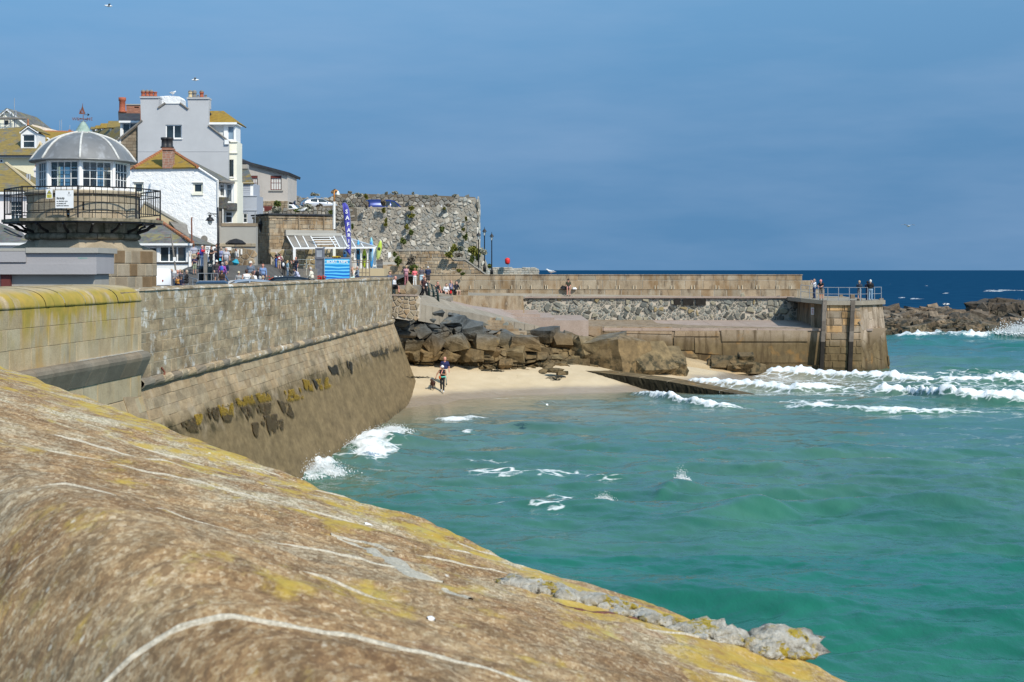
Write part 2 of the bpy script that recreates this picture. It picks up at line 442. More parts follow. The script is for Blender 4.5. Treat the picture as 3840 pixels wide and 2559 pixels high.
def x_lime(t,c):
 """lime runs below the joints, ochre stains"""
 v=t.pos((1,.26,.34));a=t.noise(5.0,6,.7,v);b=t.noise(.4,3,.55)
 f=t.math('MULTIPLY',t.rng(a,.53,.63),t.rng(b,.25,.52))
 c=t.mix(t.math('MULTIPLY',t.rng(t.noise(1.6,4,.6,t.pos((1,.3,.3))),.48,.72),.5),c,(.23,.155,.08))
 c=t.mix(t.math('MULTIPLY',t.rng(t.noise(3.2,4,.6,t.pos((1,.3,.22))),.54,.70),.4),c,(.11,.085,.055))
 c=t.mix(t.math('MULTIPLY',f,.85),c,(.64,.62,.57))
 c=t.mix(1.0,c,t.rng(t.noise(3.2,6,.75,t.pos((1,.3,.9))),.32,.68,.58,1.12),'MULTIPLY')
 f2=t.math('MULTIPLY',t.rng(t.noise(3.2,6,.75),.62,.70),t.rng(b,.42,.6));return t.mix(t.math('MULTIPLY',f2,.7),c,(.68,.67,.64))
M['seawall']=stone('sea_wall_granite',(.31,.235,.145),(.415,.325,.21),(.51,.415,.285),5,.6,extra=x_lime)
M['mortar']=stone('lime_mortar',(.34,.31,.26),(.43,.40,.34),(.52,.49,.43),8,.5,tint=False)
M['rubmortar']=stone('stained_lime_mortar',(.30,.245,.17),(.40,.335,.245),(.50,.43,.33),8,.5,tint=False)
M['mortar_dark']=stone('weathered_mortar',(.11,.09,.065),(.16,.13,.095),(.22,.18,.13),8,.5,tint=False)
def x_batter(t,c):
 z=t.sep()[2];zn=t.math('ADD',z,t.math('MULTIPLY',t.math('SUBTRACT',t.noise(.8,4,.6),.5),1.3))
 c=t.mix(t.rng(zn,3.1,4.3,.88,0),c,t.ramp(t.noise(4,5,.65),[(.3,(.15,.103,.046)),(.7,(.235,.168,.082))]))
 v=t.pos((1,.35,.3));a=t.noise(3.5,4,.6,v)
 c=t.mix(t.math('MULTIPLY',t.math('MULTIPLY',t.rng(a,.52,.68),t.rng(zn,2.6,3.8)),.45),c,(.42,.34,.25))
 c=t.mix(t.math('MULTIPLY',t.rng(t.noise(1.2,4,.6,v),.55,.75),.5),c,(.10,.07,.035))
 band=t.math('MULTIPLY',t.rng(zn,2.9,3.3),t.rng(zn,3.6,4.1,1,0))
 c=t.mix(t.math('MULTIPLY',t.math('MULTIPLY',band,t.rng(t.noise(1.6,6,.75,v),.46,.60)),.85),c,(.055,.042,.016))
 c=t.mix(1.0,c,t.rng(t.noise(2.6,6,.75,t.pos((1,.35,.7))),.32,.68,.66,1.1),'MULTIPLY')
 low=t.rng(zn,-.3,.7,.9,0);return t.mix(t.math('MULTIPLY',low,t.rng(t.noise(3,4),.4,.6)),c,(.035,.03,.015))
M['batter']=stone('battered_wall_granite',(.28,.205,.12),(.38,.285,.175),(.47,.37,.24),5,.45,extra=x_batter)
def x_lichen(t,c):
 z=t.sep()[2];v=t.pos((1,1,.3));n=t.noise(1.6,5,.62,v)
 f=t.math('MULTIPLY',t.rng(t.math('ADD',n,t.math('MULTIPLY',t.rng(z,7.3,7.8),.12)),.46,.62),t.rng(z,6.5,7.5));f=t.math('MULTIPLY',f,t.rng(z,7.98,8.13,1,.12))
 c=t.mix(t.math('MULTIPLY',t.rng(t.noise(2.0,5,.62,t.pos((1,1,.2))),.50,.70),.7),c,(.40,.25,.08))
 c=t.mix(f,c,t.ramp(t.noise(2.2,3),[(.35,(.30,.235,.045)),(.65,(.41,.28,.06))]))
 return t.mix(t.math('MULTIPLY',t.rng(t.noise(2.6,4,.6,v),.56,.74),.4),c,(.14,.125,.10))
M['lichen_wall']=stone('lichened_granite',(.31,.24,.145),(.42,.335,.21),(.51,.42,.285),6,.5,extra=x_lichen)
M['ledge']=stone('shade_dark_granite',(.15,.12,.09),(.21,.175,.13),(.29,.245,.19),6,.5)  # underside shade of the ledge painted as darker stone; also some dark moulding stones
def fg_mat():
 t=NT('weathered_granite_coping')
 lat=t.attr('lat','Fac');gv=t.pos((1,.42,.9))
 c=t.ramp(t.noise(2.2,5,.6),[(.28,(.205,.105,.045)),(.5,(.315,.185,.085)),(.72,(.43,.285,.145))])
 cells=t.sep(t.voro(105,gv,out='Color'));cells2=t.sep(t.voro(250,gv,out='Color'));g=t.math('ADD',t.math('MULTIPLY',cells[0],.62),t.math('MULTIPLY',cells2[1],.38))
 c=t.mix(.42,c,t.ramp(g,[(.18,(.09,.05,.026)),(.38,(.23,.135,.06)),(.58,(.38,.25,.12)),(.74,(.52,.385,.215)),(.9,(.76,.64,.45))]))
 dk=t.rng(t.noise(13,6,.75,gv),.35,.65,.62,1.16);c=t.mix(1.0,c,dk,'MULTIPLY')
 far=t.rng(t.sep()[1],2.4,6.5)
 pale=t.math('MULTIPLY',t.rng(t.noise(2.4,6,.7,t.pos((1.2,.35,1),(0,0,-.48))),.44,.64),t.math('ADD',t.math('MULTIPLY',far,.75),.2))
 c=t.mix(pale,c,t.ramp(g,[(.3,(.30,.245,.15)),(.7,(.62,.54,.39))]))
 li=t.math('ADD',t.noise(2.6,7,.72,t.pos((1.6,.6,1),(0,0,-.48))),t.math('MULTIPLY',t.rng(lat,1.2,2.7),.12))
 lm=t.rng(li,.55,.70)
 c=t.mix(t.math('MULTIPLY',lm,.85),c,t.ramp(t.noise(6,4,.7),[(.3,(.44,.265,.035)),(.55,(.47,.33,.055)),(.75,(.42,.40,.16))]))
 rust=t.math('MULTIPLY',t.rng(t.noise(1.7,5,.7,t.pos((1.6,.7,1.0),(0,0,-.48)),dist=.5),.60,.72),.55)
 c=t.mix(rust,c,(.26,.115,.055))
 sp=t.voro(5.5,gv);c=t.mix(t.rng(sp,.035,.06,.8,0),c,(.72,.70,.64))
 sp2=t.voro(17,gv);c=t.mix(t.math('MULTIPLY',t.rng(sp2,.04,.10,1,0),.6),c,(.62,.55,.43))
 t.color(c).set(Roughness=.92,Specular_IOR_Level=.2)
 t.bump(t.mix(.4,t.noise(34,4,.6,gv),t.noise(8,4,.6,gv)),.4,.02);return t.m
M['fg']=fg_mat()
def rock_mat(name,dark,brown,zlo=3.0,zhi=4.6):
 t=NT(name);z=t.sep()[2];zn=t.math('ADD',z,t.math('MULTIPLY',t.math('SUBTRACT',t.noise(.7,4,.6),.5),2.0))
 n=t.noise(1.4,6,.65)
 a=t.ramp(n,[(.3,tuple(x*.55 for x in dark)),(.5,dark),(.72,tuple(min(1,x*1.7) for x in dark))])
 b=t.ramp(n,[(.3,tuple(x*.5 for x in brown)),(.5,brown),(.72,tuple(x*1.55 for x in brown))])
 c=t.mix(t.rng(zn,zlo,zhi),b,a);c=t.mix(1.0,c,t.attr('tint'),'MULTIPLY')
 c=t.mix(t.math('MULTIPLY',t.rng(t.noise(1.1,5,.7),.60,.72),.5),c,(.30,.20,.07))
 weed=t.math('MULTIPLY',t.rng(zn,1.6,2.6,1,0),t.rng(t.noise(1.6,5,.7),.47,.6))
 c=t.mix(t.math('MULTIPLY',weed,.85),c,(.028,.026,.012))
 t.color(c).set(Roughness=.75,Specular_IOR_Level=.3);t.bump(t.mix(.5,t.noise(2.5,7,.7),t.noise(11,5,.7)),.8,.18);return t.m
M['rock']=rock_mat('shore_rock',(.085,.09,.088),(.165,.115,.055))
M['armour']=rock_mat('breakwater_rock',(.13,.10,.07),(.12,.09,.055),1.0,2.0)
M['paving']=stone('quay_paving',(.20,.17,.13),(.28,.245,.195),(.36,.32,.26),3,.4,tint=False)
M['asphalt']=stone('quay_asphalt',(.07,.066,.06),(.10,.093,.085),(.135,.127,.115),3,.4,tint=False)
# ================================================================== beach and sea
def beach_pts():
 q=[Cz(0,905,938,0.02),Cz(0,1050,920,.02),Cz(0,1200,908,.02),Cz(0,1330,903,.03),Cz(0,1450,898,.03),
   Vector((-6.6,101.7,1.12)),C(0,950,832,107),C(0,1017,902,100),C(0,1130,845,108),C(0,1300,858,108),C(0,1440,889,106.5),
   Vector((-8,85,-.55)),Vector((-7,70,-1.3)),Vector((-10,55,-2.2)),Vector((0,90,-.75)),Vector((6,88,-1.2)),Vector((12,92,-1.2)),Vector((0,75,-1.9)),
   Vector((20,105,-.9)),Vector((30,118,-1.4)),Vector((14,114,.3)),Vector((22,124,-.2)),Vector((-8,115,2.6)),Vector((6,120,2.2)),Vector((0,118,2.6)),Vector((40,100,-2.4)),Vector((20,60,-3.2)),Vector((-30,40,-3)),Vector((50,150,-3)),Vector((10,30,-4)),Vector((45,60,-4))]
 return np.array([tuple(p) for p in q])
_bp=beach_pts()
def _tps(a,b):
 r2=((a[:,None,:2]-b[None,:,:2])**2).sum(-1)+1e-9;return r2*np.log(r2)*.5
_n=len(_bp);_A=np.zeros((_n+3,_n+3));_A[:_n,:_n]=_tps(_bp,_bp)+np.eye(_n)*2.0
_A[:_n,_n]=1;_A[:_n,_n+1:]=_bp[:,:2];_A[_n:,:_n]=_A[:_n,_n:].T
_w=np.linalg.solve(_A,np.concatenate([_bp[:,2],[0,0,0]]))
def beach_z(x,y):
 sh=np.shape(x);q=np.stack([np.ravel(x),np.ravel(y)],1).astype(float);out=np.empty(len(q))
 for i in range(0,len(q),20000):
  b=q[i:i+20000];out[i:i+20000]=_tps(b,_bp)@_w[:_n]+_w[_n]+b@_w[_n+1:]
 return out.reshape(sh)
def grid_faces(nr,nc):
 i=np.arange(nr-1)[:,None]*nc+np.arange(nc-1)[None,:]
 return np.stack([i,i+1,i+nc+1,i+nc],-1).reshape(-1,4)
gx,gy=np.meshgrid(np.linspace(-9.5,24,150),np.linspace(84,121,170))
gz=beach_z(gx,gy)+.05*fbm(gx*.35,gy*.35,3)+.03*fbm(gx*1.6,gy*1.6,3)
tag(np_obj('beach',np.stack([gx,gy,gz],-1).reshape(-1,3),grid_faces(170,150),M['sand']),'pale golden sand beach between sea wall and rocks',kind='structure')
# rows/columns spaced finely where the water is near
rows=np.concatenate([np.arange(3400,2560,-12),np.arange(2560,1560,-2.6),np.arange(1560,1370,-.9),np.arange(1370,1100,-2.4),np.arange(1100,1024,-1.6),np.arange(1024,1014.4,-.8),[1014.1,1013.9,1013.7]])
cols=np.concatenate([np.linspace(-4200,-250,60),np.arange(-220,4080,7.0),np.linspace(4120,8800,60)])
dd=EYE*F/(rows-HY)
X=(cols[None,:]-CX)/F*dd[:,None];Y=np.repeat(dd[:,None],len(cols),1)
dy=np.abs(np.gradient(dd))[:,None]
eta=np.zeros_like(X);slope=np.zeros_like(X)
SP=[(rng.uniform(9,15),rng.normal(-1.72,.16),.056) for _ in range(7)]+[(rng.uniform(4,8),rng.normal(-1.72,.30),.038) for _ in range(16)]+[(rng.uniform(1.6,3.8),rng.normal(-1.72,.5),.014) for _ in range(26)]+[(rng.uniform(.7,1.5),rng.normal(-1.72,.7),.005) for _ in range(26)]
for i,(lam,th,amp) in enumerate(SP):
 k=2*np.pi/lam;ph=rng.uniform(0,6.28);w=sstep(1.5,4.0,lam/dy)
 a=k*(X*math.cos(th)+Y*math.sin(th))+ph+1.2*pnoise(X*.07+i,Y*.07)
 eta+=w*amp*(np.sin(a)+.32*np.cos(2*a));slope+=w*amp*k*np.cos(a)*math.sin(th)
grp=.75+.55*fbm(X*.03,Y*.03,2);eta*=grp
def ridge(x,y):return 1-np.abs(pnoise(x,y))*1.6
near=sstep(300,120,Y)
eta+=near*(.16*ridge(X*.13,Y*.24)+.07*ridge(X*.34+5,Y*.6)+.03*ridge(X*.9,Y*1.6)*sstep(110,70,Y)+.012*ridge(X*2.1+3,Y*3.4)*sstep(80,45,Y)-.16)
bz=np.full_like(X,-6.0);msk=(Y>45) & (Y<150) & (X>-14) & (X<48);bz[msk]=beach_z(X[msk],Y[msk])
shal=sstep(-1.6,-.15,bz);eta*=1-.85*shal
foam=np.zeros_like(X)
fn1=fbm(X*.45,Y*.45,4);fn2=fbm(X*1.3+9,Y*1.3,3)
def band(pts,amp,w_front,w_back,trail,strength=1.0,dens=.5):
 """a breaking crest along image-measured points, steep towards the beach side (camera)"""
 global eta,foam
 p=np.array([tuple(Cz(n_,x,y,0.1))[:2] for (n_,x,y) in pts]);o=np.argsort(p[:,0]);p=p[o]
 yb=np.interp(X,p[:,0],p[:,1])+.35*fbm(X*.35,np.zeros_like(X)+amp*7,3)
 en=sstep(p[0,0]-.8,p[0,0]+2.5,X)*(1-sstep(p[-1,0]-2.5,p[-1,0]+1.0,X))
 lo=.85+.4*np.clip(fbm(X*.22+amp*31,Y*.0,2)+.35,0,1)
 s_=Y-yb;prof=np.where(s_<0,np.exp(-(s_/w_front)**2),np.exp(-(s_/w_back)**2))
 lump=1+.32*fn2+.16*fbm(X*2.6,Y*2.6,2)
 eta+=en*amp*lo*prof*np.clip(lump,.2,2)
 head=en*lo*np.where(s_<0,np.exp(-(s_/(w_front*.9))**2),np.exp(-(s_/(w_back*.72))**2))*1.1
 tr=en*np.where(s_>0,np.exp(-s_/trail),0)*(dens+.24+.42*fn1)
 foam=np.maximum(foam,strength*np.maximum(head,tr))
band([(10,880,145),(10,1150,152),(10,1720,180),(10,1980,190),(10,2338,200),(10,2800,215)],.62,.9,2.2,5.5)
band([(10,470,190),(10,800,212),(10,1100,232),(10,1450,232)],.55,.75,1.6,3.5)
band([(10,1470,243),(10,1700,248),(10,1880,275),(10,2120,290),(10,2338,296),(10,2900,310)],.7,.8,1.8,4.5)
band([(10,215,243),(10,420,280),(10,560,303),(10,720,322),(10,900,318)],.5,.7,1.6,3.2,1.0,.45)
band([(10,1020,310),(10,1250,322),(10,1500,338),(10,1900,350),(10,2300,358)],.28,.6,1.4,4.5,.75,.42)
def swell(pts,amp,wf,wb):
 global eta,crest0
 p=np.array([tuple(Cz(n_,x,y,0.1))[:2] for (n_,x,y) in pts]);p=p[np.argsort(p[:,0])];yb=np.interp(X,p[:,0],p[:,1])+.3*fbm(X*.3,X*0+amp*9,2);en=sstep(p[0,0]-1.5,p[0,0]+2,X)*(1-sstep(p[-1,0]-2,p[-1,0]+1.5,X));s_=Y-yb
 pr=en*amp*np.where(s_<0,np.exp(-(s_/wf)**2),np.exp(-(s_/wb)**2))*(.8+.5*fbm(X*.25+amp*40,Y*.1,2));eta+=pr
for a in (([(10,560,905),(10,1000,880),(10,1380,850),(10,1830,855),(10,2338,860),(10,2700,870)],.55,.8,1.5),([(10,330,1312),(10,650,1330),(10,830,1352),(10,1060,1392),(10,1400,1415),(10,1560,1470)],.28,.7,1.3),([(10,650,505),(10,1250,548),(10,1850,580),(10,2338,600)],.24,.9,1.8),([(10,-200,1000),(10,200,960),(10,480,965),(10,700,985)],.26,.6,1.2),([(10,1500,1130),(10,1900,1080),(10,2338,1060)],.22,.6,1.2),([(10,1400,700),(10,1750,690),(10,2338,720)],.26,.8,1.5),([(10,350,790),(10,480,740),(10,640,760)],.3,.6,1.0),([(9,1120,850),(9,1600,835),(9,2100,860),(9,2600,860)],.6,2.0,3.5),([(9,1120,1000),(9,1700,1010),(9,2400,1020)],.5,1.6,3.0)):swell(*a)
_z=sstep(8,16,X)*sstep(97,104,Y)*(1-sstep(122,132,Y))*(1-sstep(40,52,X));foam=np.maximum(foam,_z*(.30+.26*fn1))
def blob(n_,x,y,rx,ry,s,a=0.0,rough=.55):
 global foam,eta
 p=Cz(n_,x,y,0);q=((X-p.x)/rx)**2+((Y-p.y)/ry)**2
 f=np.clip(1.15-q+rough*1.3*fn1,0,1)*s;foam=np.maximum(foam,np.where(q<5,f,0));eta+=a*np.exp(-q*1.2)*(1+.6*fn2)
blob(12,1980,1250,1.9,3.5,.95,.28);blob(12,1900,1340,1.6,2.6,1.0,.35);blob(12,2120,1180,1.4,1.8,.85,.22)
blob(12,1560,1450,.95,1.5,1.0,.45);blob(12,1680,1500,1.3,.8,.55,.05);blob(12,1500,1520,.8,1.0,.8,.2)
blob(13,1110,350,1.3,1.0,.85,.2);blob(13,1215,340,.9,.5,.6,.1);blob(13,1190,432,.35,.5,.6,.1)
for a in ((1560,720,2.6,1.3,.62),(1280,710,1.0,.8,.62),(1800,700,1.6,.9,.5),(1340,620,1.4,.7,.42),(1850,880,1.0,1.6,.62),(1790,940,1.7,.7,.66),(1780,975,.45,.3,.85),(2110,890,.5,.4,.85),(1650,910,.9,.4,.5),(2300,718,1.2,.4,.5),(2130,740,1.3,.6,.42),(1380,930,.5,.3,.45),(2200,875,.5,.25,.6),(1420,210,1.4,.3,.42),(1520,205,.6,.3,.5)):
 blob(13,*a[:4],a[4]*.72)
blob(10,515,708,.34,.3,.9,.10);blob(10,1180,290,3,1.2,.5)
for xx in range(1290,2420,60):blob(9,xx,770-14*math.sin(xx*.013),2.6,2.2,.8,.3)
blob(9,2330,730,4,4,1.0,1.6);blob(9,2330,500,3,6,.9,1.5);blob(9,2330,615,6,4,.7,.2)
for (x,y,rx) in ((1440,308,5),(1260,310,2.5),(1160,305,1.6),(2180,352,9),(2080,360,5),(1890,366,2.6),(1480,350,2.0),(1420,350,1.5),(1080,295,1.5),(1740,260,2),(1880,204,3),(1620,378,1.5),(1240,430,2.2),(1340,433,2.4),(1200,420,1.6),(620,0,1)):
 blob(9,x,y if y>160 else 210,rx,1.6+rx*.4,.9,.35)
for (x,y,rx) in ((1575,178,7),(1180,186,6),(2100,160,3)):blob(8,x,y,rx,12,.85,.3)
depth=np.interp(-bz,[-.2,.1,.6,1.3,2.4,6],[0,.06,.14,.22,.36,.46])+.05*fbm(X*.04,Y*.04,3)
outer=sstep(128,205,Y+X*.25*0) ;depth=depth+outer*.2+sstep(190,290,Y)*.42
crest=np.clip(slope*1.6,0,1)*sstep(240,150,Y)*(1-shal)  # slope toward the camera; masks the shade painted on wave faces, not crests
ok_f=grid_faces(len(rows),len(cols))
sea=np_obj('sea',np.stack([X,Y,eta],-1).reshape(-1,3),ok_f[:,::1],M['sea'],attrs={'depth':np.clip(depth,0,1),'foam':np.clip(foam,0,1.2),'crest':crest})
tag(sea,'turquoise sea with swell running to a dark blue horizon',kind='structure')
# ================================================================== quay ground
def quay_z(x,y):
 z=np.interp(y,[0,60,84,91,100,112,126,142,160,185],[6.4,6.5,6.65,7.05,7.4,7.6,8.0,8.05,8.6,9.4])
 z=z+np.interp(x,[-60,-34,-14,0],[.25,.1,0,0])*0
 z=z+1.0*sstep(113,121,y)*sstep(-27.5,-26.5,x)*(1-sstep(-22.3,-21.0,x))*(1-.0*y);return z
def QZ(x,y):return float(quay_z(np.array(float(x)),np.array(float(y))))
gx,gy=np.meshgrid(np.linspace(-75,-9.2,90),np.linspace(20,185,150))
xm=np.where(gy<100,np.minimum(gx,-12.0+.0557*(gy-44.5)),gx)
tag(np_obj('quay',np.stack([xm,gy,quay_z(xm,gy)],-1).reshape(-1,3),grid_faces(150,90),M['asphalt']),'grey surfaced harbour quay behind the sea wall',kind='structure')
# ================================================================== long sea wall
WN,WF,ZS=44.5,100.0,5.14
def XW(y):return-11.13+.0557*(y-44.5)
wang=math.atan2(1,.0557);WL=(WF-WN)*math.hypot(1,.0557)
wfr=Frame((XW(WN),WN,0),wang);bfr=BFrame((XW(WN),WN,0),wang,.346,ZS)
def wtop(x):return 8.03+.105*x/WL
lw=thing('sea_wall','long granite sea wall with lime-streaked face and sloping foot above the beach','sea wall',(XW(72),72,0))
def wall_core():
 mb=MB();prof=[(-1.05,None),(0,None),(0,ZS),(.346*(ZS+2.5),-2.5),(-1.05,-2.5)]
 secs=[]
 for x in (-1.6,WL*.25,WL*.5,WL*.75,WL):
  sec=[]
  for (o,z) in prof:
   zz=wtop(x)-.07 if z is None else z
   e=.346*(ZS-zz)*(1 if x>=WL and zz<ZS else 0)
   sec.append(wfr.pt(x+e,zz,o-(.012 if o>=0 else 0)))
  secs.append(sec)
 vs=[p for s_ in secs for p in s_];n=len(prof);fs=[]
 for i in range(len(secs)-1):
  for k in range(n):
   j=(k+1) % n;fs.append((i*n+j,i*n+k,(i+1)*n+k,(i+1)*n+j))
 fs.append(tuple(range(n)));fs.append(tuple((len(secs)-1)*n+k for k in reversed(range(n))))
 mb.add(vs,fs,(.95,.95,.95));mb.build('core',M['batter'],lw)
wall_core()
MB().add([wfr.pt(0,5.3,.0),wfr.pt(WL,5.3,.0),wfr.pt(WL,7.99,.0),wfr.pt(0,7.99,.0)],[(0,1,2,3)]).build('mortar_bed',M['rubmortar'],lw)
pc=Pieces(lw,'stone_block',M['seawall'],300)
ashlar(lw,wfr,0,WL,5.34,7.98,[.42,.31,.36,.30,.37,.28,.35,.30],(.28,1.5),M['seawall'],(.003,.018),.010,pieces=pc,tint=lambda:rtint(.84,1.1,.06),rag=.012)
pc.done()
pc=Pieces(lw,'coping_stone',M['seawall'],300)
x=0
while x<WL-.2:
 w=min(random.uniform(.8,1.7),WL-x);zt=wtop(x)+random.uniform(-.02,.03);p=wfr.pt
 vs=[p(x,7.98,-1.06),p(x+w-.02,7.98,-1.06),p(x+w-.02,7.98,.05),p(x,7.98,.05),p(x,zt,-1.02),p(x+w-.02,zt,-1.02),p(x+w-.02,zt,-.05),p(x,zt,-.05),p(x,zt-.05,.045),p(x+w-.02,zt-.05,.045)]
 pc.add(apparent(vs),vs,[(4,5,6,7),(7,6,9,8),(8,9,2,3),(0,1,5,4),(0,4,7,8,3),(1,2,9,6,5)][0:6],rtint(.85,1.1));x+=w
pc.done()
# roll moulding, stone by stone
x=0.0
while x<WL+.1:
 w=min(random.uniform(.7,1.3),WL+.25-x);r=.15+random.uniform(-.012,.012);pts=[]
 fs=[]
 vs=[]
 for i,xx in enumerate((x,x+.03,x+w/2,x+w-.03,x+w)):
  rr=r*(.86 if i in (0,4) else 1)
  for k in range(10):
   th=-1.9+3.8*k/9;rq=rr*random.uniform(.86,1.06);vs.append(wfr.pt(xx,5.20+rq*math.sin(th),.04+rq*math.cos(th)))
 for i in range(4):
  for k in range(9):fs.append((i*10+k,(i+1)*10+k,(i+1)*10+k+1,i*10+k+1))
 MB().add(vs,fs,rtint(.85,1.1)).build('moulding_stone',M['ledge'] if random.random()<.3 else M['seawall'],lw,False);x+=w
# sloping foot: courses of granite, uneven bedding lower down
pc=Pieces(lw,'footing_stone',M['batter'],300)
for (za,zb,hs,bl,ot,jn) in ((3.75,5.0,[.36,.30,.33,.28],(.5,1.5),(-.004,.02),.008),):
 ashlar(lw,bfr,0,WL+(.346*(ZS-(za+zb)/2))*.9,za,zb,hs,bl,M['batter'],ot,jn,pieces=pc,tint=lambda:rtint(.86,1.12,.05),rag=.012)
pc.done()
# ledge part-way down the foot near the middle
mb=MB()
def on_batter(n,x,y,out=0.0):
 """point of the sloping foot seen at a picture place"""
 u,v=uv(n,x,y);r=Vector(((u-CX)/F,1,-(v-HY)/F));e=Vector((0,0,EYE))
 nn=(bfr.n+UP*.346).normalized();t=(bfr.pt(0,ZS)-e).dot(nn)/r.dot(nn);return e+r*t+nn*out
bn=(bfr.n+UP*.346).normalized();bdown=(bfr.n*.346-UP).normalized()
def seaweed(label,n,quads,colr,count,ln=(.10,.3)):
 """strands hanging down the slope inside picture-measured patches"""
 mb=MB()
 for q in range(count):
  a,b,c_,d=random.choice(quads);s_,t_=random.random(),random.random()
  x=(a[0]*(1-s_)+b[0]*s_)*(1-t_)+(d[0]*(1-s_)+c_[0]*s_)*t_;y=(a[1]*(1-s_)+b[1]*s_)*(1-t_)+(d[1]*(1-s_)+c_[1]*s_)*t_
  if mnoise.noise(Vector((x*.03,y*.012,3)))+mnoise.noise(Vector((x*.09,y*.03,7)))*.7<-.10:continue
  p=on_batter(n,x,y,.012);l=random.uniform(*ln);w=random.uniform(.008,.022);side=wfr.x*w;dv=bdown*l+wfr.x*random.uniform(-.06,.06)
  g=random.uniform(.5,1.3);up=bn*random.uniform(.01,.04)
  mb.add([p-side,p+side,p+dv*.5+side*.9+up,p+dv*.5-side*.9+up,p+dv+up*.3],[(0,1,2,3),(3,2,4)],(g,g*random.uniform(.85,1.1),g))
 t=NT('seaweed_'+label.split()[0]);t.color(t.mix(1.0,t.attr('tint'),colr,'MULTIPLY')).set(Roughness=.6)
 o=mb.build('seaweed',t.m);tag(o,label,'seaweed',kind='stuff')
seaweed('yellow seaweed tufts hanging on the sloping wall foot',12,[((940,930),(1190,870),(1200,930),(960,975)),((1300,870),(1420,850),(1440,920),(1320,940)),((1435,785),(1500,800),(1510,860),(1450,850)),((1530,790),(1640,770),(1650,830),(1560,860)),((810,980),(920,960),(920,1040),(830,1040)),((640,1050),(690,1040),(690,1100),(650,1110))],(.36,.23,.015),13000,(.07,.2))
seaweed('dark brown seaweed fringes below the yellow tufts on the wall',12,[((980,990),(1040,980),(1070,1060),(1030,1070)),((1080,970),(1200,960),(1190,1020),(1120,1050)),((1250,940),(1340,960),(1380,1070),(1290,1020)),((1150,1050),(1250,1040),(1230,1150),(1130,1110)),((1050,1110),(1110,1100),(1110,1190),(1080,1190)),((1160,1110),(1290,1080),(1290,1140),(1190,1180)),((520,1110),(640,1070),(700,1160),(600,1150)),((730,1000),(820,990),(810,1070),(750,1060)),((830,1030),(920,1010),(900,1080),(850,1080))],(.12,.08,.025),12000,(.07,.22))
seaweed('black weed band high on the far end of the wall foot',12,[((1930,590),(2140,540),(2145,575),(1960,620)),((1620,690),(1690,680),(1700,750),(1650,740)),((1510,790),(1540,800),(1570,890),(1530,840)),((1760,650),(1800,660),(1800,740),(1770,730))],(.055,.045,.022),5000,(.06,.2))
# ================================================================== high lichened wall before it (the pier bends here)
RY0=30.0
hw=thing('harbour_wall','thick rounded granite wall coated with yellow lichen beside the lighthouse','harbour wall',(-13,40,0))
hang=math.atan2(1,.079)
hfr=Frame((float(-11.05-.079*14.5),30.0,0),hang);HL=14.5*math.hypot(1,.079)
mb=MB();secs=[]
prof=[(-2.5,4.0),(-2.5,7.62),(-.008,7.62),(-.008,4.0)]
mb.add([hfr.pt(x,z,o) for x in (0,HL-.03) for (o,z) in prof],[(0,3,2,1),(4,5,6,7),(0,1,5,4),(1,2,6,5),(2,3,7,6),(3,0,4,7)],(.7,.7,.7));mb.build('core',M['mortar_dark'],hw)
# rounded coping stones across the whole top
x=0.0
while x<HL-.05:
 w=min(random.uniform(.55,1.0),HL-x);vs=[];fs=[]
 pr=[(-2.55,7.2),(-2.55,7.95),(-2.4,8.12),(-1.8,8.17),(-1.2,8.165),(-.8,8.15),(-.55,8.125),(-.42,8.10),(-.3,8.065),(-.2,8.02),(-.12,7.965),(-.05,7.89),(-.01,7.81),(.012,7.73),(.016,7.665),(-.05,7.66)]
 j=random.uniform(-.012,.012)
 for xx in (x+.008,x+w-.008):
  for (o,z) in pr:vs.append(hfr.pt(xx,z+j*.6,o+j))
 n=len(pr)
 for k in range(n-1):fs.append((k+1,k,n+k,n+k+1))
 MB().add(vs,fs,rtint(.9,1.1)).build('coping_stone',M['lichen_wall'],hw,True);x+=w
pc=Pieces(hw,'stone_block',M['lichen_wall'],300)
ashlar(hw,hfr,0,HL,6.18,7.66,[.52,.50,.46],(.45,1.1),M['lichen_wall'],(.0,.012),.007,pieces=pc,tint=lambda:rtint(.86,1.12,.06),rag=.002)
ashlar(hw,hfr,0,HL-.02,4.85,5.5,[.65],(.9,1.6),M['seawall'],(.0,.02),.012,pieces=pc)
ashlar(hw,BFrame((hfr.o.x,hfr.o.y,0),hang,.346,4.85),0,HL-.02,2.0,4.85,[.5]*6,(.6,1.4),M['batter'],(0,.03),.02,pieces=pc)
pc.done()
x=0.0
while x<HL+.1: # overhanging ledge, its dark stone colour carries the shade of the underside
 w=min(random.uniform(.9,1.5),HL+.12-x);pr=[(-.05,6.2),(.16,6.18),(.23,6.12),(.26,6.03),(.24,5.94),(.04,5.5),(-.05,5.5)];n=len(pr)
 vs=[hfr.pt(xx,z,o) for xx in (x+.006,x+w-.006) for (o,z) in pr];fs=[(k+1,k,n+k,n+k+1) for k in range(n-1)]+[tuple(range(n)),tuple(n+k for k in reversed(range(n)))]
 MB().add(vs,fs,rtint(.9,1.1)).build('ledge_stone',M['ledge'],hw);x+=w
mb=MB()
for i in range(26):
 a=HL-5.2+i*.2;mb.fbox(hfr,a,6.195,a+.19,6.215+random.uniform(0,.012),-.02,.05+random.uniform(0,.05))
mb.build('mortar_fillet',M['mortar'],hw)
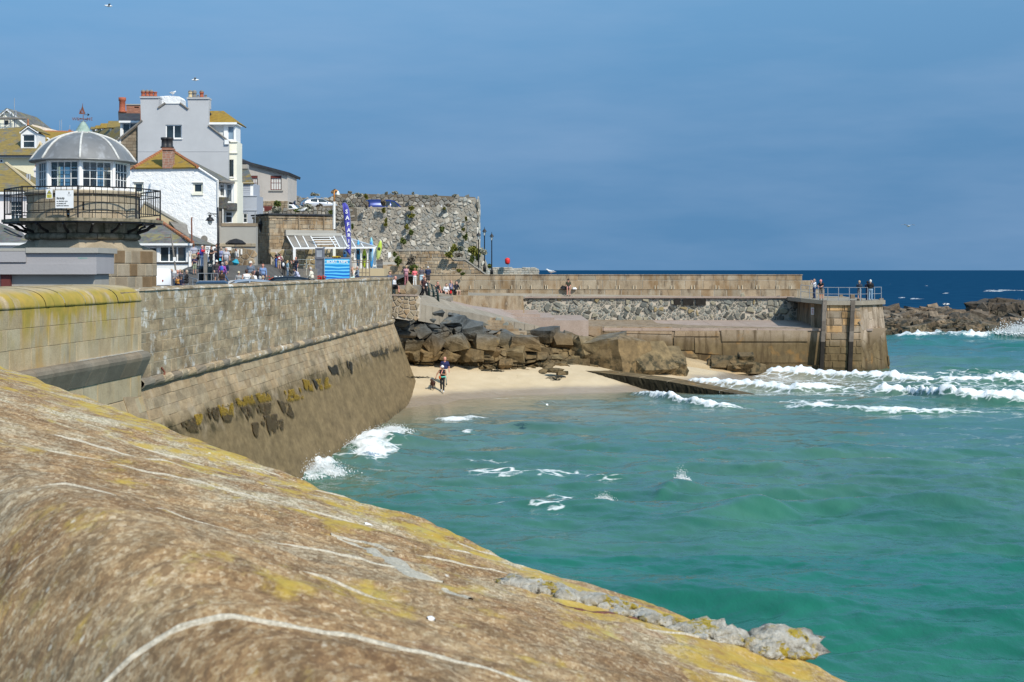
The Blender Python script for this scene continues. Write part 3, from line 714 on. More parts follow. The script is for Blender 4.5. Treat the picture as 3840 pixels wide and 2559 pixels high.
# ================================================================== coping of the near wall, under the photographer
fd=Vector((-.46,.888,0)).normalized();fnr=Vector((fd.y,-fd.x,0))
FP=[(-.1,3.2),(.05,1.9),(.10,1.35),(.17,1.0),(.27,.80),(.36,.665),(.4436,.582),(.486,.55),(.548,.515),(.63,.5),(.72,.515),(.812,.542),(.956,.594),(1.187,.669),(1.5,.77),(1.8,.87),(2.1,.967),(2.4,1.06),(2.65,1.135),(2.85,1.2),(2.97,1.245),(3.05,1.30),(3.10,1.40),(3.14,1.6),(3.2,2.0),(3.4,3.4),(4.2,6.6),(5.2,10)]
_fs=np.concatenate([[0],np.cumsum(np.hypot(np.diff([p[0] for p in FP]),np.diff([p[1] for p in FP])))])
def fg_surface(s_arr,t_arr):
 Lq=np.interp(s_arr,_fs,[p[0] for p in FP]);h=np.interp(s_arr,_fs,[p[1] for p in FP])
 Lq=Lq+.16*sstep(5,22,t_arr)*sstep(.8,2.8,Lq)*0
 lump=.012*fbm(Lq*2.2+3,t_arr*2.2,3)+.006*fbm(Lq*9,t_arr*9,3)+.03*pnoise(Lq*.7,t_arr*.6)
 edge=sstep(2.3,3.0,Lq);lump=lump+edge*.035*fbm(Lq*1.1+40,t_arr*1.4,3)
 px=fnr.x*(Lq+lump*.2)+fd.x*t_arr;py=fnr.y*(Lq+lump*.2)+fd.y*t_arr;pz=EYE-h+lump
 return np.stack([px,py,pz],-1),Lq
nw=thing('near_harbour_wall','broad weathered granite wall top sloping down to the sea in the foreground','harbour wall',(float(fnr.x*1.5+fd.x*3),float(fnr.y*1.5+fd.y*3),0))
tj=[-3.2,-2.3,-1.35,-.3,.55,1.32,2.11,2.87,3.70,4.42,5.2,5.85,6.6,7.5,8.2]
while tj[-1]<34:tj.append(tj[-1]+random.uniform(.75,1.15))
s_end=np.interp(5.2,[p[0] for p in FP],_fs)
for i in range(len(tj)-1):
 a,b=tj[i],tj[i+1];nearr=-.5<a<9
 ns,ntt=(220,max(6,int((b-a)*(60 if a<5 else 34)))) if nearr else (90,8)
 s_=np.linspace(0,_fs[-1],ns);s_=np.interp(np.linspace(0,1,ns),[0,.16,.84,1],[0,np.interp(.2,[p[0] for p in FP],_fs),np.interp(3.3,[p[0] for p in FP],_fs),_fs[-1]])
 sg,tg=np.meshgrid(s_,np.linspace(a-.001,b+.001,ntt));v,Lq=fg_surface(sg,tg)
 e=np.minimum(tg-a,b-tg);v[...,2]-=.003*np.exp(-(e/.02)**2)
 f=grid_faces(ntt,ns)[:,::-1]
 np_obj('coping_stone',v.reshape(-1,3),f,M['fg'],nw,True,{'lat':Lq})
M['fg_mortar']=stone('pale_joint_mortar',(.33,.29,.22),(.45,.41,.33),(.56,.52,.43),22,.5,tint=False,speck=.6)
for i,t0 in enumerate(tj[1:-1]):
 if t0>9:break
 w=random.uniform(.005,.008) if t0 not in (2.11,2.87,3.7) else {2.11:.0085,2.87:.0065,3.7:.006}[t0]
 s_=np.linspace(_fs[3],np.interp(3.12,[p[0] for p in FP],_fs),170);gaps=fbm(s_*1.3+t0*9,s_*0+t0,2)
 ww=w*np.clip(.75+1.1*gaps if t0<2.5 else .12+1.5*gaps,.0 if t0>2.5 else .45,1.4)
 q=np.linspace(-1,1,5);sg=np.repeat(s_[None],5,0);tg=t0+q[:,None]*ww[None]+.02*pnoise(s_*2.5,s_*0+t0)[None]
 v,Lq=fg_surface(sg,tg);v[...,2]+=(.004-.008*(q**2))[:,None]-.012*(1-sstep(.0005,.004,ww))[None]
 np_obj('mortar_joint',v.reshape(-1,3),grid_faces(5,170)[:,::-1],M['fg_mortar'],nw,True)
# look-up of the wall surface from picture places, for smears and lumps lying on it
_sg,_tg=np.meshgrid(np.linspace(_fs[4],np.interp(2.98,[p[0] for p in FP],_fs),700),np.linspace(.8,16,900));_v,_Lq=fg_surface(_sg,_tg)
_uu=CX+F*_v[...,0]/np.maximum(_v[...,1],.1);_vv=HY+F*(EYE-_v[...,2])/np.maximum(_v[...,1],.1)
def fg_at(n,x,y):
 u,v=uv(n,x,y);k=np.argmin((_uu-u)**2+(_vv-v)**2);i=np.unravel_index(k,_uu.shape);return _sg[i],_tg[i]
def smear(name,n,line,widths,mat,lift=.008):
 st=np.array([fg_at(n,*q) for q in line]);m=60;tt=np.linspace(0,len(line)-1,m)
 cs=np.interp(tt,range(len(line)),st[:,0]);ct=np.interp(tt,range(len(line)),st[:,1]);w=np.interp(tt,range(len(line)),widths)
 ds,dt=np.gradient(cs),np.gradient(ct);l=np.hypot(ds,dt)+1e-6;q=np.linspace(-1,1,9)
 wob=1+.45*fbm(tt*.9+5,tt*0+len(line),3)
 sg=cs[None]-dt/l*w*wob*q[:,None];tg=ct[None]+ds/l*w*wob*q[:,None]
 v,Lq=fg_surface(sg,tg);v[...,2]+=(lift*(1-q**4))[:,None]-.004+.003*fbm(sg*14,tg*14,3)
 np_obj(name,v.reshape(-1,3),grid_faces(9,m),mat,nw,True)
smear('mortar_smear',0,[(775,1238),(850,1262),(920,1305),(975,1335),(1018,1340)],[.012,.028,.05,.06,.015],M['fg_mortar'])
smear('mortar_smear',0,[(1020,1356),(1050,1368),(1082,1378)],[.012,.022,.01],M['fg_mortar'])
smear('mortar_smear',0,[(760,1230),(840,1248),(905,1270)],[.006,.018,.008],M['fg_mortar'])
smear('rust_stain',0,[(1270,1380),(1330,1400),(1440,1418),(1530,1440)],[.006,.016,.018,.006],flat('dark_red_stain',(.13,.05,.035),.9,.4,30),.006)
for k,(x,y) in enumerate(((846,1206),(990,1425))):
 smear('bird_dropping',0,[(x-9,y-2),(x,y),(x+10,y+3)],[.003,.009,.003],M['white'],.009)
# lumps of old concrete cemented along the outer edge
_ico={}
def ico(sub):
 if sub not in _ico:
  bm=bmesh.new();bmesh.ops.create_icosphere(bm,subdivisions=sub,radius=1);v=np.array([tuple(p.co) for p in bm.verts]);f=np.array([[q.index for q in t.verts] for t in bm.faces]);bm.free();_ico[sub]=(v,f)
 return _ico[sub]
def rock_geo(c,r,sub=3,planes=13,rough=.06,rot=None,seed=None):
 """angular rock: radial polyhedron plus noise"""
 g=np.random.default_rng(seed if seed is not None else rng.integers(1 << 30));v,f=ico(sub)
 n=g.normal(size=(planes,3));n /= np.linalg.norm(n,axis=1)[:,None];d=g.uniform(.62,1.0,planes)
 dots=v@n.T;rad=np.min(np.where(dots>.08,d[None]/np.maximum(dots,.08),9),1);rad=np.minimum(rad,1.25)
 p=v*rad[:,None];a,b=g.uniform(0,50,2)
 nz=fbm(p[:,0]*1.8+a+p[:,2],p[:,1]*1.8+b-p[:,2]*.7,3)
 p=p*(1+rough*nz)[:,None];p=p*np.array(r)
 th=g.uniform(0,6.28) if rot is None else rot;R_=np.array([[math.cos(th),-math.sin(th),0],[math.sin(th),math.cos(th),0],[0,0,1]])
 return p@R_.T+np.array(c),f
def lump_mat():
 t=NT('lichened_concrete_lump');c=t.ramp(t.noise(18,5,.7),[(.28,(.22,.18,.12)),(.45,(.50,.46,.38)),(.65,(.75,.71,.62))])
 c=t.mix(t.rng(t.noise(11,5,.7),.52,.60),c,(.50,.36,.03));c=t.mix(t.rng(t.noise(22,5,.7),.60,.68),c,(.06,.045,.03))
 t.color(c).set(Roughness=.95);t.bump(t.noise(55,5,.75),1.0,.03);return t.m
M['lump']=lump_mat()
LP=[(1610,1447,.07),(1650,1458,.06),(1690,1470,.065),(1745,1488,.055),(1780,1482,.09),(1812,1496,.06),(1765,1495,.05)]+[(x_+random.uniform(-8,8),float(np.interp(x_,[1195,1280,1420,1520,1700,1830],[1345,1357,1394,1425,1478,1502]))+random.uniform(-7,9),random.uniform(.014,.045)) for x_ in np.linspace(1195,1825,64)]
for (x,y,r) in LP:
 st=fg_at(0,x,y+6);p,_=fg_surface(np.array([st[0]]),np.array([st[1]]));q=p[0]
 v,f=rock_geo(q+np.array([0,0,r*.05]),(r*random.uniform(1.1,1.8),r*1.1,r*random.uniform(.5,.85)),3 if r<.05 else 4,14,.3)
 dd_=v-q;nn=fbm(dd_[:,0]*28+x,dd_[:,2]*28+dd_[:,1]*20,3);n2=np.abs(fbm(dd_[:,0]*60+y,dd_[:,2]*60+dd_[:,1]*50,2));v=q+dd_*(1+.12*nn-.15*n2)[:,None]
 np_obj('concrete_lump',v,f,M['lump'],nw,False)
# ================================================================== rocks below the quay
M['deck']=stone('pink_grey_concrete_deck',(.27,.20,.165),(.345,.27,.225),(.42,.345,.30),3,.4,tint=True)
def x_wet(t,c):
 z=t.sep()[2];zn=t.math('ADD',z,t.math('MULTIPLY',t.math('SUBTRACT',t.noise(.9,4,.6),.5),1.4))
 c=t.mix(t.rng(zn,2.0,3.4,.85,0),c,t.ramp(t.noise(1.3,6,.65,t.pos((1,1,.5))),[(.25,(.055,.038,.016)),(.5,(.115,.08,.033)),(.75,(.20,.145,.068))]))
 c=t.mix(t.math('MULTIPLY',t.rng(t.noise(1.8,5,.6,t.pos((1,1,.16))),.48,.68),.8),c,(.075,.05,.025))
 c=t.mix(t.math('MULTIPLY',t.rng(t.noise(.8,5,.6),.58,.7),.5),c,(.30,.16,.05))
 return t.mix(t.rng(zn,-.2,.6,.8,0),c,(.04,.035,.02))
M['quayface']=stone('stained_quay_concrete',(.25,.18,.115),(.33,.25,.17),(.42,.34,.26),3,.6,tint=True,extra=x_wet)
def x_rust(t,c):
 c=t.mix(t.math('MULTIPLY',t.rng(t.noise(.9,5,.62,t.pos((1,1,.35))),.45,.66),.75),c,(.20,.12,.052))
 c=t.mix(t.math('MULTIPLY',t.rng(t.noise(1.4,5,.65,t.pos((1,1,.3))),.50,.68),.75),c,(.085,.062,.042))
 return t.mix(t.math('MULTIPLY',t.rng(t.noise(2.5,5,.7),.62,.75),.4),c,(.55,.50,.42))
M['bench']=stone('stained_bench_granite',(.27,.21,.14),(.35,.28,.195),(.43,.36,.26),4,.5,extra=x_rust)
M['rub_mortar']=stone('rough_pale_mortar',(.40,.34,.27),(.50,.44,.36),(.60,.54,.46),6,.9,tint=False)
M['rubstone']=stone('dark_rubble_stone',(.11,.115,.105),(.18,.18,.155),(.27,.25,.205),4,.8,speck=.3)
M['palestub']=flat('pale_stub_stone',(.50,.43,.32),.8,.2,8)
oc=thing('rock_outcrop','dark jagged rock outcrop between beach and quay path','rocks',tuple(C(7,900,1100,109)))
bot=[(7,150,1130,103.0),(7,300,1150,106),(7,560,1160,107),(7,830,1180,108),(7,1130,1215,108),(7,1480,1240,108.5),(7,1900,1275,109),(7,2080,1265,110),(7,2300,1250,112)]
top=[(7,150,575,103.2),(7,300,580,105),(7,480,590,106),(7,700,620,107.5),(7,1000,690,109.5),(7,1230,830,111.5),(7,1600,830,115),(7,2000,830,117),(7,2300,920,118)]
B_=np.array([tuple(C(*q)) for q in bot]);T_=np.array([tuple(C(*q)) for q in top])
def cliff(a,b):
 """a across 0..1, b up 0..1"""
 k=np.linspace(0,1,len(B_));p=np.stack([np.interp(a,k,B_[:,i]) for i in range(3)],-1);q=np.stack([np.interp(a,k,T_[:,i]) for i in range(3)],-1)
 b=np.asarray(b)[...,None];r=p*(1-b)+q*b;r[...,1]-=1.1*np.sin(np.pi*b[...,0])*.6;return r
def worley(x,y):
 """per cell: random value, two random tilts, distance to the cell's border, offsets from its centre"""
 xi,yi=np.floor(x),np.floor(y);b1=np.full(x.shape,9.0);b2=b1.copy();out=[np.zeros(x.shape) for _ in range(5)]
 for i in (-1,0,1):
  for j in (-1,0,1):
   h=_perm[(_perm[(xi+i).astype(int) & 255]+(yi+j).astype(int)) & 255];cx_=xi+i+.5+.45*_gx[h];cy_=yi+j+.5+.45*_gy[h];d=np.hypot(x-cx_,y-cy_);m=d<b1
   b2=np.where(m,b1,np.minimum(b2,d));b1=np.where(m,d,b1)
   for o_,v_ in zip(out,(h/255.0,_gx[(h*7) & 255],_gy[(h*13) & 255],x-cx_,y-cy_)):o_[m]=v_[m]
 return out[0],out[1]*out[3]+out[2]*out[4],b2-b1
ga,gb=np.meshgrid(np.linspace(0,1,420),np.linspace(-.08,1.03,150));v=cliff(ga,gb);wx=v[...,0]*.62+.25*v[...,2];wz=v[...,2]*1.0-.18*v[...,0]
r1,t1,e1=worley(wx,wz);r2,t2,e2=worley(wx*2.3+7,wz*2.3)
v[...,1]+=.15-.95*r1-.55*t1-.35*r2-.22*t2+.35*np.exp(-(e1/.06)**2)+.16*np.exp(-(e2/.07)**2)+.05*fbm(v[...,0]*3,v[...,2]*3,3);v[...,2]+=.22*(r1-.5)+.12*(r2-.5)
np_obj('bedrock',v.reshape(-1,3),grid_faces(150,420),M['rock'],oc,False)
def hull_rock(c_,r,cuts):
 """angular block: hull of a jittered box, edges split and roughened"""
 bm=bmesh.new();g=random
 for sx in (-1,1):
  for sy in (-1,1):
   for sz in (-1,1):bm.verts.new((sx*g.uniform(.55,1),sy*g.uniform(.55,1),sz*g.uniform(.5,1)))
 for _ in range(5):v_=Vector((g.gauss(0,1),g.gauss(0,1),g.gauss(0,1))).normalized()*g.uniform(.9,1.15);bm.verts.new(v_)
 q=bmesh.ops.convex_hull(bm,input=bm.verts);bmesh.ops.delete(bm,geom=[e for e in q['geom_interior'] if isinstance(e,bmesh.types.BMVert)],context='VERTS')
 if cuts:bmesh.ops.subdivide_edges(bm,edges=bm.edges[:],cuts=cuts,use_grid_fill=True,fractal=.35,along_normal=.6,seed=g.randint(0,9999))
 th,ph=g.uniform(0,6.28),g.uniform(-.7,.7);m_=Matrix.Rotation(th,3,'Z')@Matrix.Rotation(ph,3,'X');m2=Matrix.Diagonal(Vector(r))
 vs=[Vector(c_)+m2@(m_@v_.co) for v_ in bm.verts];bm.verts.index_update();fs=[tuple(x.index for x in f.verts) for f in bm.faces];bm.free();return vs,fs
def add_rocks(parent,name,items,mat,sub_of,cap=300):
 for k,(c_,r,sub,tint) in enumerate(items):
  vs,fs=hull_rock(c_,r,3 if sub>=4 else 2 if sub==3 else 1);MB().add(vs,fs,tint).build(name,mat,parent)
its=[]
for i in range(150):
 a=random.random()**.85;b=random.random()**1.6*.8;p=cliff(np.array(a),np.array(b));r=random.uniform(.16,.42)*(1.4 if random.random()<.2 else 1)
 its.append((tuple(p+np.array([0,-.15+.3*(i % 2),-.05])),(r*random.uniform(1.1,2.4),r,r*random.uniform(.45,.85)),3,rtint(.5,1.3,.08)))
for (x,y,d,rx,rz) in ((390,680,105.3,1.3,.9),(640,650,107,1.3,.9),(850,730,108,2.2,1.0),(300,790,105,1.3,1.0),(520,830,105.5,1.4,1.0),(1060,820,108,1.9,1.3),(400,980,105.5,1.4,1.2),(640,960,106,1.6,1.3),(880,950,107,2.1,1.2),(1180,960,108,2.0,1.4),(1450,930,110,1.8,1.2),(1600,960,110,2.3,1.4),(1520,1080,109,1.6,1.0),(1850,880,113,2.0,1.1),(2000,950,113,1.7,1.2),(580,1080,106,1.6,.8),(800,1100,106.5,1.5,.8),(1040,1090,107,1.5,.9),(1400,1190,108,1.1,.8),(430,1100,105.5,1.0,.8)):
 its.append((tuple(C(7,x,y,d)),(rx*.52,rx*.5,rz*.55),4,rtint(.8,1.2,.06)))
for (x,y,d,rx,rz) in ((640,870,113,2.0,1.9),(800,930,113,3.0,2.2),(930,980,113.5,2.5,1.9),(1130,980,115,2.4,1.5),(460,860,113,1.2,1.3),(1230,1030,114.5,1.2,.8)):
 its.append((tuple(C(8,x,y,d)),(rx*.85,rx*.7,rz*.85),4,rtint(1.0,1.35,.05)))
for (x,y,r) in ((470,1125,.3),(1680,975,.9),(1760,990,.8),(1870,930,.6),(1820,1000,.9),(1600,960,.5),(1930,1010,.7)):
 its.append((tuple(C(8,x,y,109 if x<600 else 122)),(r*1.4,r,r*.8),3,rtint(.6,.9,.05)))
for (x,y,r) in ((1240,1235,.16),(1945,1255,.35),(2020,1280,.3)):
 its.append((tuple(C(7,x,y,107)),(r*1.5,r,r*.6),3,rtint(.8,1.1,.05)))
add_rocks(oc,'boulder',its,M['rock'],None)
# clumps of weed on the sand
wm=flat('wrack',(.03,.025,.012),.8,.4,20)
def wrack(x,y,w,place):
 p=C(7,x,y,102);n_,=(Cz,);u,v=uv(7,x,y)
 d=102.0
 for _ in range(30):
  q=P(u,v,d);zz=float(beach_z(np.array([q.x]),np.array([q.y]))[0]);d=(EYE-zz)*F/(v-HY)
 q=P(u,v,d);mb=MB()
 for i in range(40):
  o=Vector((random.gauss(0,w*.4),random.gauss(0,.12),.03+random.uniform(0,.05)))+q;a=random.uniform(0,6.28);l=random.uniform(.06,.2);e=Vector((math.cos(a),math.sin(a),random.uniform(-.1,.2)))*l;s_=Vector((-math.sin(a),math.cos(a),0))*.03
  mb.add([o-s_,o+s_,o+e+s_*.6+UP*.03,o+e*1.6],[(0,1,2,3)])
 tag(mb.build('washed_up_weed',wm),'dark clump of washed-up weed on the sand '+place,'seaweed',kind='stuff')
for a in ((485,1345,.35,'at the foot of the sea wall'),(1282,1270,.22,'below the rocks, widest of a short row'),(1032,1242,.15,'just below the rocks behind the walking man'),(1910,1350,.5,'beside the low concrete groyne'),(1960,1367,.2,'the smaller one beside the groyne'),(1186,1267,.08,'tiny, near the middle of the beach'),(1355,1273,.08,'tiny, right of the row')):wrack(*a)
# ================================================================== terrace, path and benches behind the rocks
def slab(name,pts,th,mat,parent,tint=(1,1,1)):
 return MB().poly_ext([Vector(p) for p in pts],(0,0,-th),tint).build(name,mat,parent)
tq=tag(slab('terrace',[(-9.6,102.9,6.8),(-6.5,102.9,6.8),(-6.35,110,6.72),(-5.0,113.5,6.42),(-4.9,125.3,6.42),(-13,125.3,6.6),(-11.0,104,6.9)],.6,M['paving'],None),'paved terrace at the end of the sea wall',kind='structure')
fr=FD(102.6,.36,-9.2)
w1=thing('retaining_wall','rough pale stone retaining wall between sea wall end and rocks','wall',tuple(C(7,300,560,102.5)))
fr=FD(102.4);ol=fr.pl(7,[(158,448),(465,450),(500,490),(490,700),(380,720),(260,700),(160,690)])
mb=MB();mb.poly_ext([fr.pt(*q,-.02) for q in ol],(0,1.2,0));mb.build('core',M['rub_mortar'],w1)
rubble(w1,fr,ol,.33,M['bench'],.05,(.03,.08),1.4,jit=.55,tint=lambda:rtint(.75,1.25,.08))
mb=MB();p0=[fr.pt(*fr.px(7,x,y),.1) for (x,y) in ((150,440),(475,446))]
mb.poly_ext([p0[0],p0[1],p0[1]+Vector((0,.9,0)),p0[0]+Vector((0,.9,0))],(0,0,-.09));mb.build('coping',M['deck'],w1)
# sloping path down to the lower deck
pth=thing('sloping_path','grey stone path sloping down beside the rocks','path',tuple(C(7,1200,640,118)))
L0=[C(7,*q) for q in ((470,470,105),(480,540,104.5),(780,600,107.5),(1060,640,111.5),(1400,715,117),(1830,790,122))]
L1=[C(7,*q) for q in ((560,448,108),(830,520,111.5),(1060,588,115),(1400,672,120),(1650,735,124),(1850,782,126))]
for i in range(5):
 for k in range(4):
  a,b=k/4,(k+1)/4-.012
  q=[L0[i].lerp(L0[i+1],a),L0[i].lerp(L0[i+1],b),L1[i].lerp(L1[i+1],b),L1[i].lerp(L1[i+1],a)]
  z=sum(p.z for p in q)/4
  mb=MB();mb.add(q+[p-UP*1.2 for p in q],[(0,1,2,3),(0,4,5,1),(1,5,6,2),(2,6,7,3),(3,7,4,0)],rtint(.85,1.1,.03));mb.build('paving_slab',M['paving'],pth)
# pinkish broad steps beside the path
st=thing('broad_steps','broad pinkish concrete steps under the rubble wall','steps',tuple(C(7,1500,640,128)))
bk0=[C(7,*q) for q in ((830,505,125),(1060,560,125),(1400,600,126),(1650,645,128),(1900,700,134))]
for i in range(4):MB().add([L1[i+1],L1[i+2],bk0[i+1],bk0[i]]+[p-UP*.8 for p in (L1[i+1],L1[i+2],bk0[i+1],bk0[i])],[(0,1,2,3),(0,4,5,1),(1,5,6,2)],rtint(.9,1.05,.03)).build('ramp_slab',M['deck'],st)
for (xa,xb,ya,d0,d1) in ((830,1600,605,121,126),(1000,1775,642,119.5,125.5),(1180,1925,676,118.5,125),(1300,2281,706,118,124.5)):
 z=C(7,xb,ya,d1).z;a=P(*uv(7,xa,ya),d1);b=P(*uv(7,xb,ya),d1)
 MB().box((a.x-1.5,d0+3.4,z-1.6),(b.x,136,z),rtint(.95,1.05,.02)).build('step',M['deck'],st)
# rough stone steps among the rocks
rs=thing('rock_steps','worn stone steps cut among the rocks below the path','steps',tuple(C(7,1300,760,113)))
for k,(x0,x1,y) in enumerate(((1080,1390,690),(1150,1400,720),(1170,1480,745),(1200,1500,775),(1240,1555,808),(1280,1640,840))):
 a=C(7,x0,y,114.5-k*.55);b=C(7,x1,y,114.5-k*.55);MB().box((a.x,a.y,a.z-.9),(b.x,a.y+2.2,a.z),rtint(.8,1.1,.06)).build('step',M['bench'],rs)
 rubble(rs,FD(a.y-.01),[(a.x,a.z-.42),(b.x,a.z-.42),(b.x,a.z-.06),(a.x,a.z-.06)],.4,M['rubstone'],.05,(.02,.06),1.6,tint=lambda:rtint(.8,1.5,.1))
rs2=thing('weedy_steps','ochre weed-covered stone steps at the foot of the big boulder','steps',tuple(C(8,360,960,111)))
for k in range(5):
 a=C(8,300-k*14,905+k*26,112.5-k*.4);b=C(8,500,905+k*26,112.5-k*.4);MB().box((a.x,a.y,a.z-.8),(b.x,a.y+2,a.z),rtint(.7,1.2,.08)).build('step',M['quayface'],rs2)
# promenade and bench wall
BD=142.0
bw=thing('bench_wall','long stained granite harbour wall with stone bench running to the pier','harbour wall',tuple(C(8,1000,380,BD)))
bf=FD(BD);xl,zt=bf.px(6,960,1046);xr,_=bf.px(9,270,205);_,zb1=bf.px(8,800,240);_,zseat=bf.px(8,800,320);_,zfoot=bf.px(8,800,381)
MB().box((xl,BD+.03,3),(xr,BD+1.3,zt-.02)).build('core',M['mortar'],bw)
MB().box((xl+3,BD-.50,3),(xr+2.0,BD+.02,zseat-.03)).build('bench_core',M['mortar'],bw)
pc=Pieces(bw,'stone_block',M['bench'],300)
ashlar(bw,bf,xl,xr,zb1,zt,[1],(1.1,2.1),M['bench'],(.0,.02),.03,pieces=pc,tint=lambda:rtint(.86,1.12,.06))
ashlar(bw,bf,xl,xr+1.2,zseat,zb1,[1],(1.3,2.6),M['bench'],(.0,.015),.03,pieces=pc,tint=lambda:rtint(.86,1.12,.06))
sf=FD(BD-.52);ashlar(bw,sf,xl+3,xr+2.0,zfoot-.05,zseat,[1],(1.2,2.2),M['bench'],(.0,.015),.03,pieces=pc,tint=lambda:rtint(.86,1.12,.06))
pc.done()
x=xl+3
while x<xr+2:
 w=random.uniform(1.5,2.4);MB().box((x,BD-.56,zseat-.005),(min(x+w-.02,xr+2),BD,zseat+.045),rtint(.95,1.1)).build('seat_slab',M['bench'],bw);x+=w
MB().box((xl-.05,BD-.06,zt-.01),(xr+.05,BD+1.35,zt+.06)).build('capping',M['bench'],bw)
for xx in (107,123,412,490,569,729,758,880,905,1073,1098,1214,1240,1394,1422,1609,1636,1812,1843,1969,1997,2147,2165,2262,2276):
 a,_=bf.px(8,xx,310);w_=.035;z0=zseat+.045;h=random.uniform(.32,.4)
 MB().add([(a-w_,BD-.16,z0),(a+w_,BD-.16,z0),(a+w_,BD-.02,z0),(a-w_,BD-.02,z0),(a-w_*.7,BD-.08,z0+h),(a+w_*.7,BD-.08,z0+h),(a+w_*.7,BD-.02,z0+h),(a-w_*.7,BD-.02,z0+h)],[(0,1,5,4),(1,2,6,5),(3,0,4,7),(4,5,6,7)]).build('bracket_stub',M['palestub'],bw)
for xx in (1035,1160,1305,1480,1585,1688,1840,1862):
 a,_=bf.px(7,xx,375)
 MB().box((a-.035,BD-.14,zseat+.045),(a+.035,BD-.02,zseat+.42)).build('bracket_stub',M['palestub'],bw)
# promenade floor before the bench, carried by the rubble wall
RD=140.6
pm=tag(MB().poly_ext([Vector(q) for q in ((-7,120,6.9),(-5.1,125.3,6.5),(1.0,126.4,6.35),(1.2,RD,zfoot),(31.5,RD,zfoot-.02),(31.5,BD,zfoot),(-7,BD,zfoot+.6))],(0,0,-.18)).build('promenade',M['paving']),'narrow paved walkway in front of the stone bench',kind='structure')
rw=thing('rubble_wall','rubble wall of dark stones in pale mortar above the lower deck','wall',tuple(C(8,1200,590,RD)))
rf=FD(RD)
ol=rf.pl(8,[(-160,388),(2330,388),(2345,600),(1200,598),(250,590),(40,560),(0,535),(-160,500)])
MB().poly_ext([rf.pt(*q,-.02) for q in ol],(0,1.0,0)).build('core',M['rub_mortar'],rw)
zmid=rf.px(8,0,470)[1]
def rub_t():
 r=random.random()
 if r<.05:return (1.7,1.35,.85)
 if r<.30:return (1.8,1.65,1.4)
 return rtint(.45,1.3,.05)
pc=Pieces(rw,'stone',M['rubstone'],300)
rubble(rw,rf,ol,.30,M['rubstone'],.06,(.01,.05),1.5,tint=lambda:rtint(.7,1.9,.06),pieces=pc,jit=.5,drop=.12)
rubble(rw,rf,ol,.58,M['rubstone'],.16,(.07,.17),1.4,tint=rub_t,pieces=pc,jit=.6,drop=.45)
pc.done()
for (x0,x1) in ((1240,1297),(1320,1412),(1432,1520)):
 a,b=rf.px(8,x0,455),rf.px(8,x1,405);MB().box((a[0],RD-.2,a[1]),(b[0],RD+.3,b[1])).build('dark_timber_block',flat('dark_timber',(.02,.017,.014),.9,.3),rw)
MB().box((rf.px(8,-160,388)[0],RD-.25,zfoot-.14),(rf.px(8,2300,388)[0],RD+.9,zfoot+.012)).build('coping',M['deck'],rw)
# low wall with rough ledge where the promenade meets the steps
lw2=thing('low_ledge_wall','low stained concrete ledge below the seated people','wall',tuple(C(7,1200,560,126)))
lf=FD(125.5,.16);ol=lf.pl(7,[(835,452),(1600,457),(1620,680),(1400,650),(1100,620),(860,580)])
MB().poly_ext([lf.pt(*q) for q in ol],lf.n*-1.0).build('core',M['bench'],lw2)
rubble(lw2,lf,lf.pl(7,[(850,515),(1080,520),(1600,545),(1600,595),(1390,580),(1100,555)]),.5,M['bench'],.05,(.02,.06),2.0)
# lower deck with its stained front wall
LD=128.0
ld=thing('lower_quay','low quay deck with brown stained concrete front under the rubble wall','quay',tuple(C(8,1500,970,LD)))
qf=FD(LD);A=[qf.px(8,*q) for q in ((300,640),(1230,648),(1262,668),(2400,678),(2530,700))]
xq0=qf.px(8,-60,640)[0];xq1=qf.px(9,520,690)[0];zq=A[2][1]
MB().add([(xq0,LD,zq+.15),(xq1+5,LD,zq),(xq1+5,RD+4,zq+.30),(xq0-2,RD+.5,zq+.42),(xq0,LD,-2),(xq1,LD,-2)],[(0,1,2,3),(0,4,5,1),(0,3,4)],(.85,.85,.85)).build('core',M['quayface'],ld)
for i in range(9): # deck bays
 a=xq0+(xq1+3.8-xq0)*i/9;b=xq0+(xq1+3.8-xq0)*(i+1)/9-.03
 MB().add([(a,LD-.10,zq+.12*(1-i/9)),(b,LD-.10,zq+.12*(1-(i+1)/9)),(b,RD,zq+.33),(a,RD,zq+.33),(a,LD-.1,zq-.16),(b,LD-.1,zq-.16)],[(0,1,2,3),(0,4,5,1)],rtint(.9,1.1,.03)).build('deck_bay',M['deck'],ld)
for poly in ([(620,645),(770,650),(775,702),(620,695)],[(780,650),(1225,650),(1225,715),(785,706)],[(790,712),(1225,722),(1222,850),(960,830),(790,790)],[(1250,672),(1640,672),(1640,735),(1240,735)],[(1238,742),(1415,742),(1420,860),(1240,850)],[(1420,745),(1620,745),(1655,790),(1655,900),(1425,880)],[(1665,790),(2360,790),(2420,800),(2420,970),(1960,970),(1665,930)],[(1650,675),(2420,682),(2420,780),(1660,780)],[(420,645),(610,645),(610,760),(430,700)]):
 o=[qf.px(8,*q) for q in poly];mb=MB();cx=sum(q[0] for q in o)/len(o);cz=sum(q[1] for q in o)/len(o);n=len(o);ot=random.uniform(.05,.14)
 vs=[qf.pt(*q,-.05) for q in o]+[qf.pt(cx+(q[0]-cx)*.995,cz+(q[1]-cz)*.99,ot-.03) for q in o]+[qf.pt(cx+(q[0]-cx)*.98,cz+(q[1]-cz)*.96,ot) for q in o]
 fs=[(k*n+(i+1) % n,k*n+i,(k+1)*n+i,(k+1)*n+(i+1) % n) for k in range(2) for i in range(n)]+[tuple(2*n+i for i in reversed(range(n)))]
 mb.add(vs,fs,rtint(.8,1.15,.05)).build('concrete_panel',M['quayface'],ld)
MB().box((qf.px(8,1900,990)[0],LD-.5,-2),(xq1+.4,LD,qf.px(9,200,1050)[1])).build('footing',M['quayface'],ld)
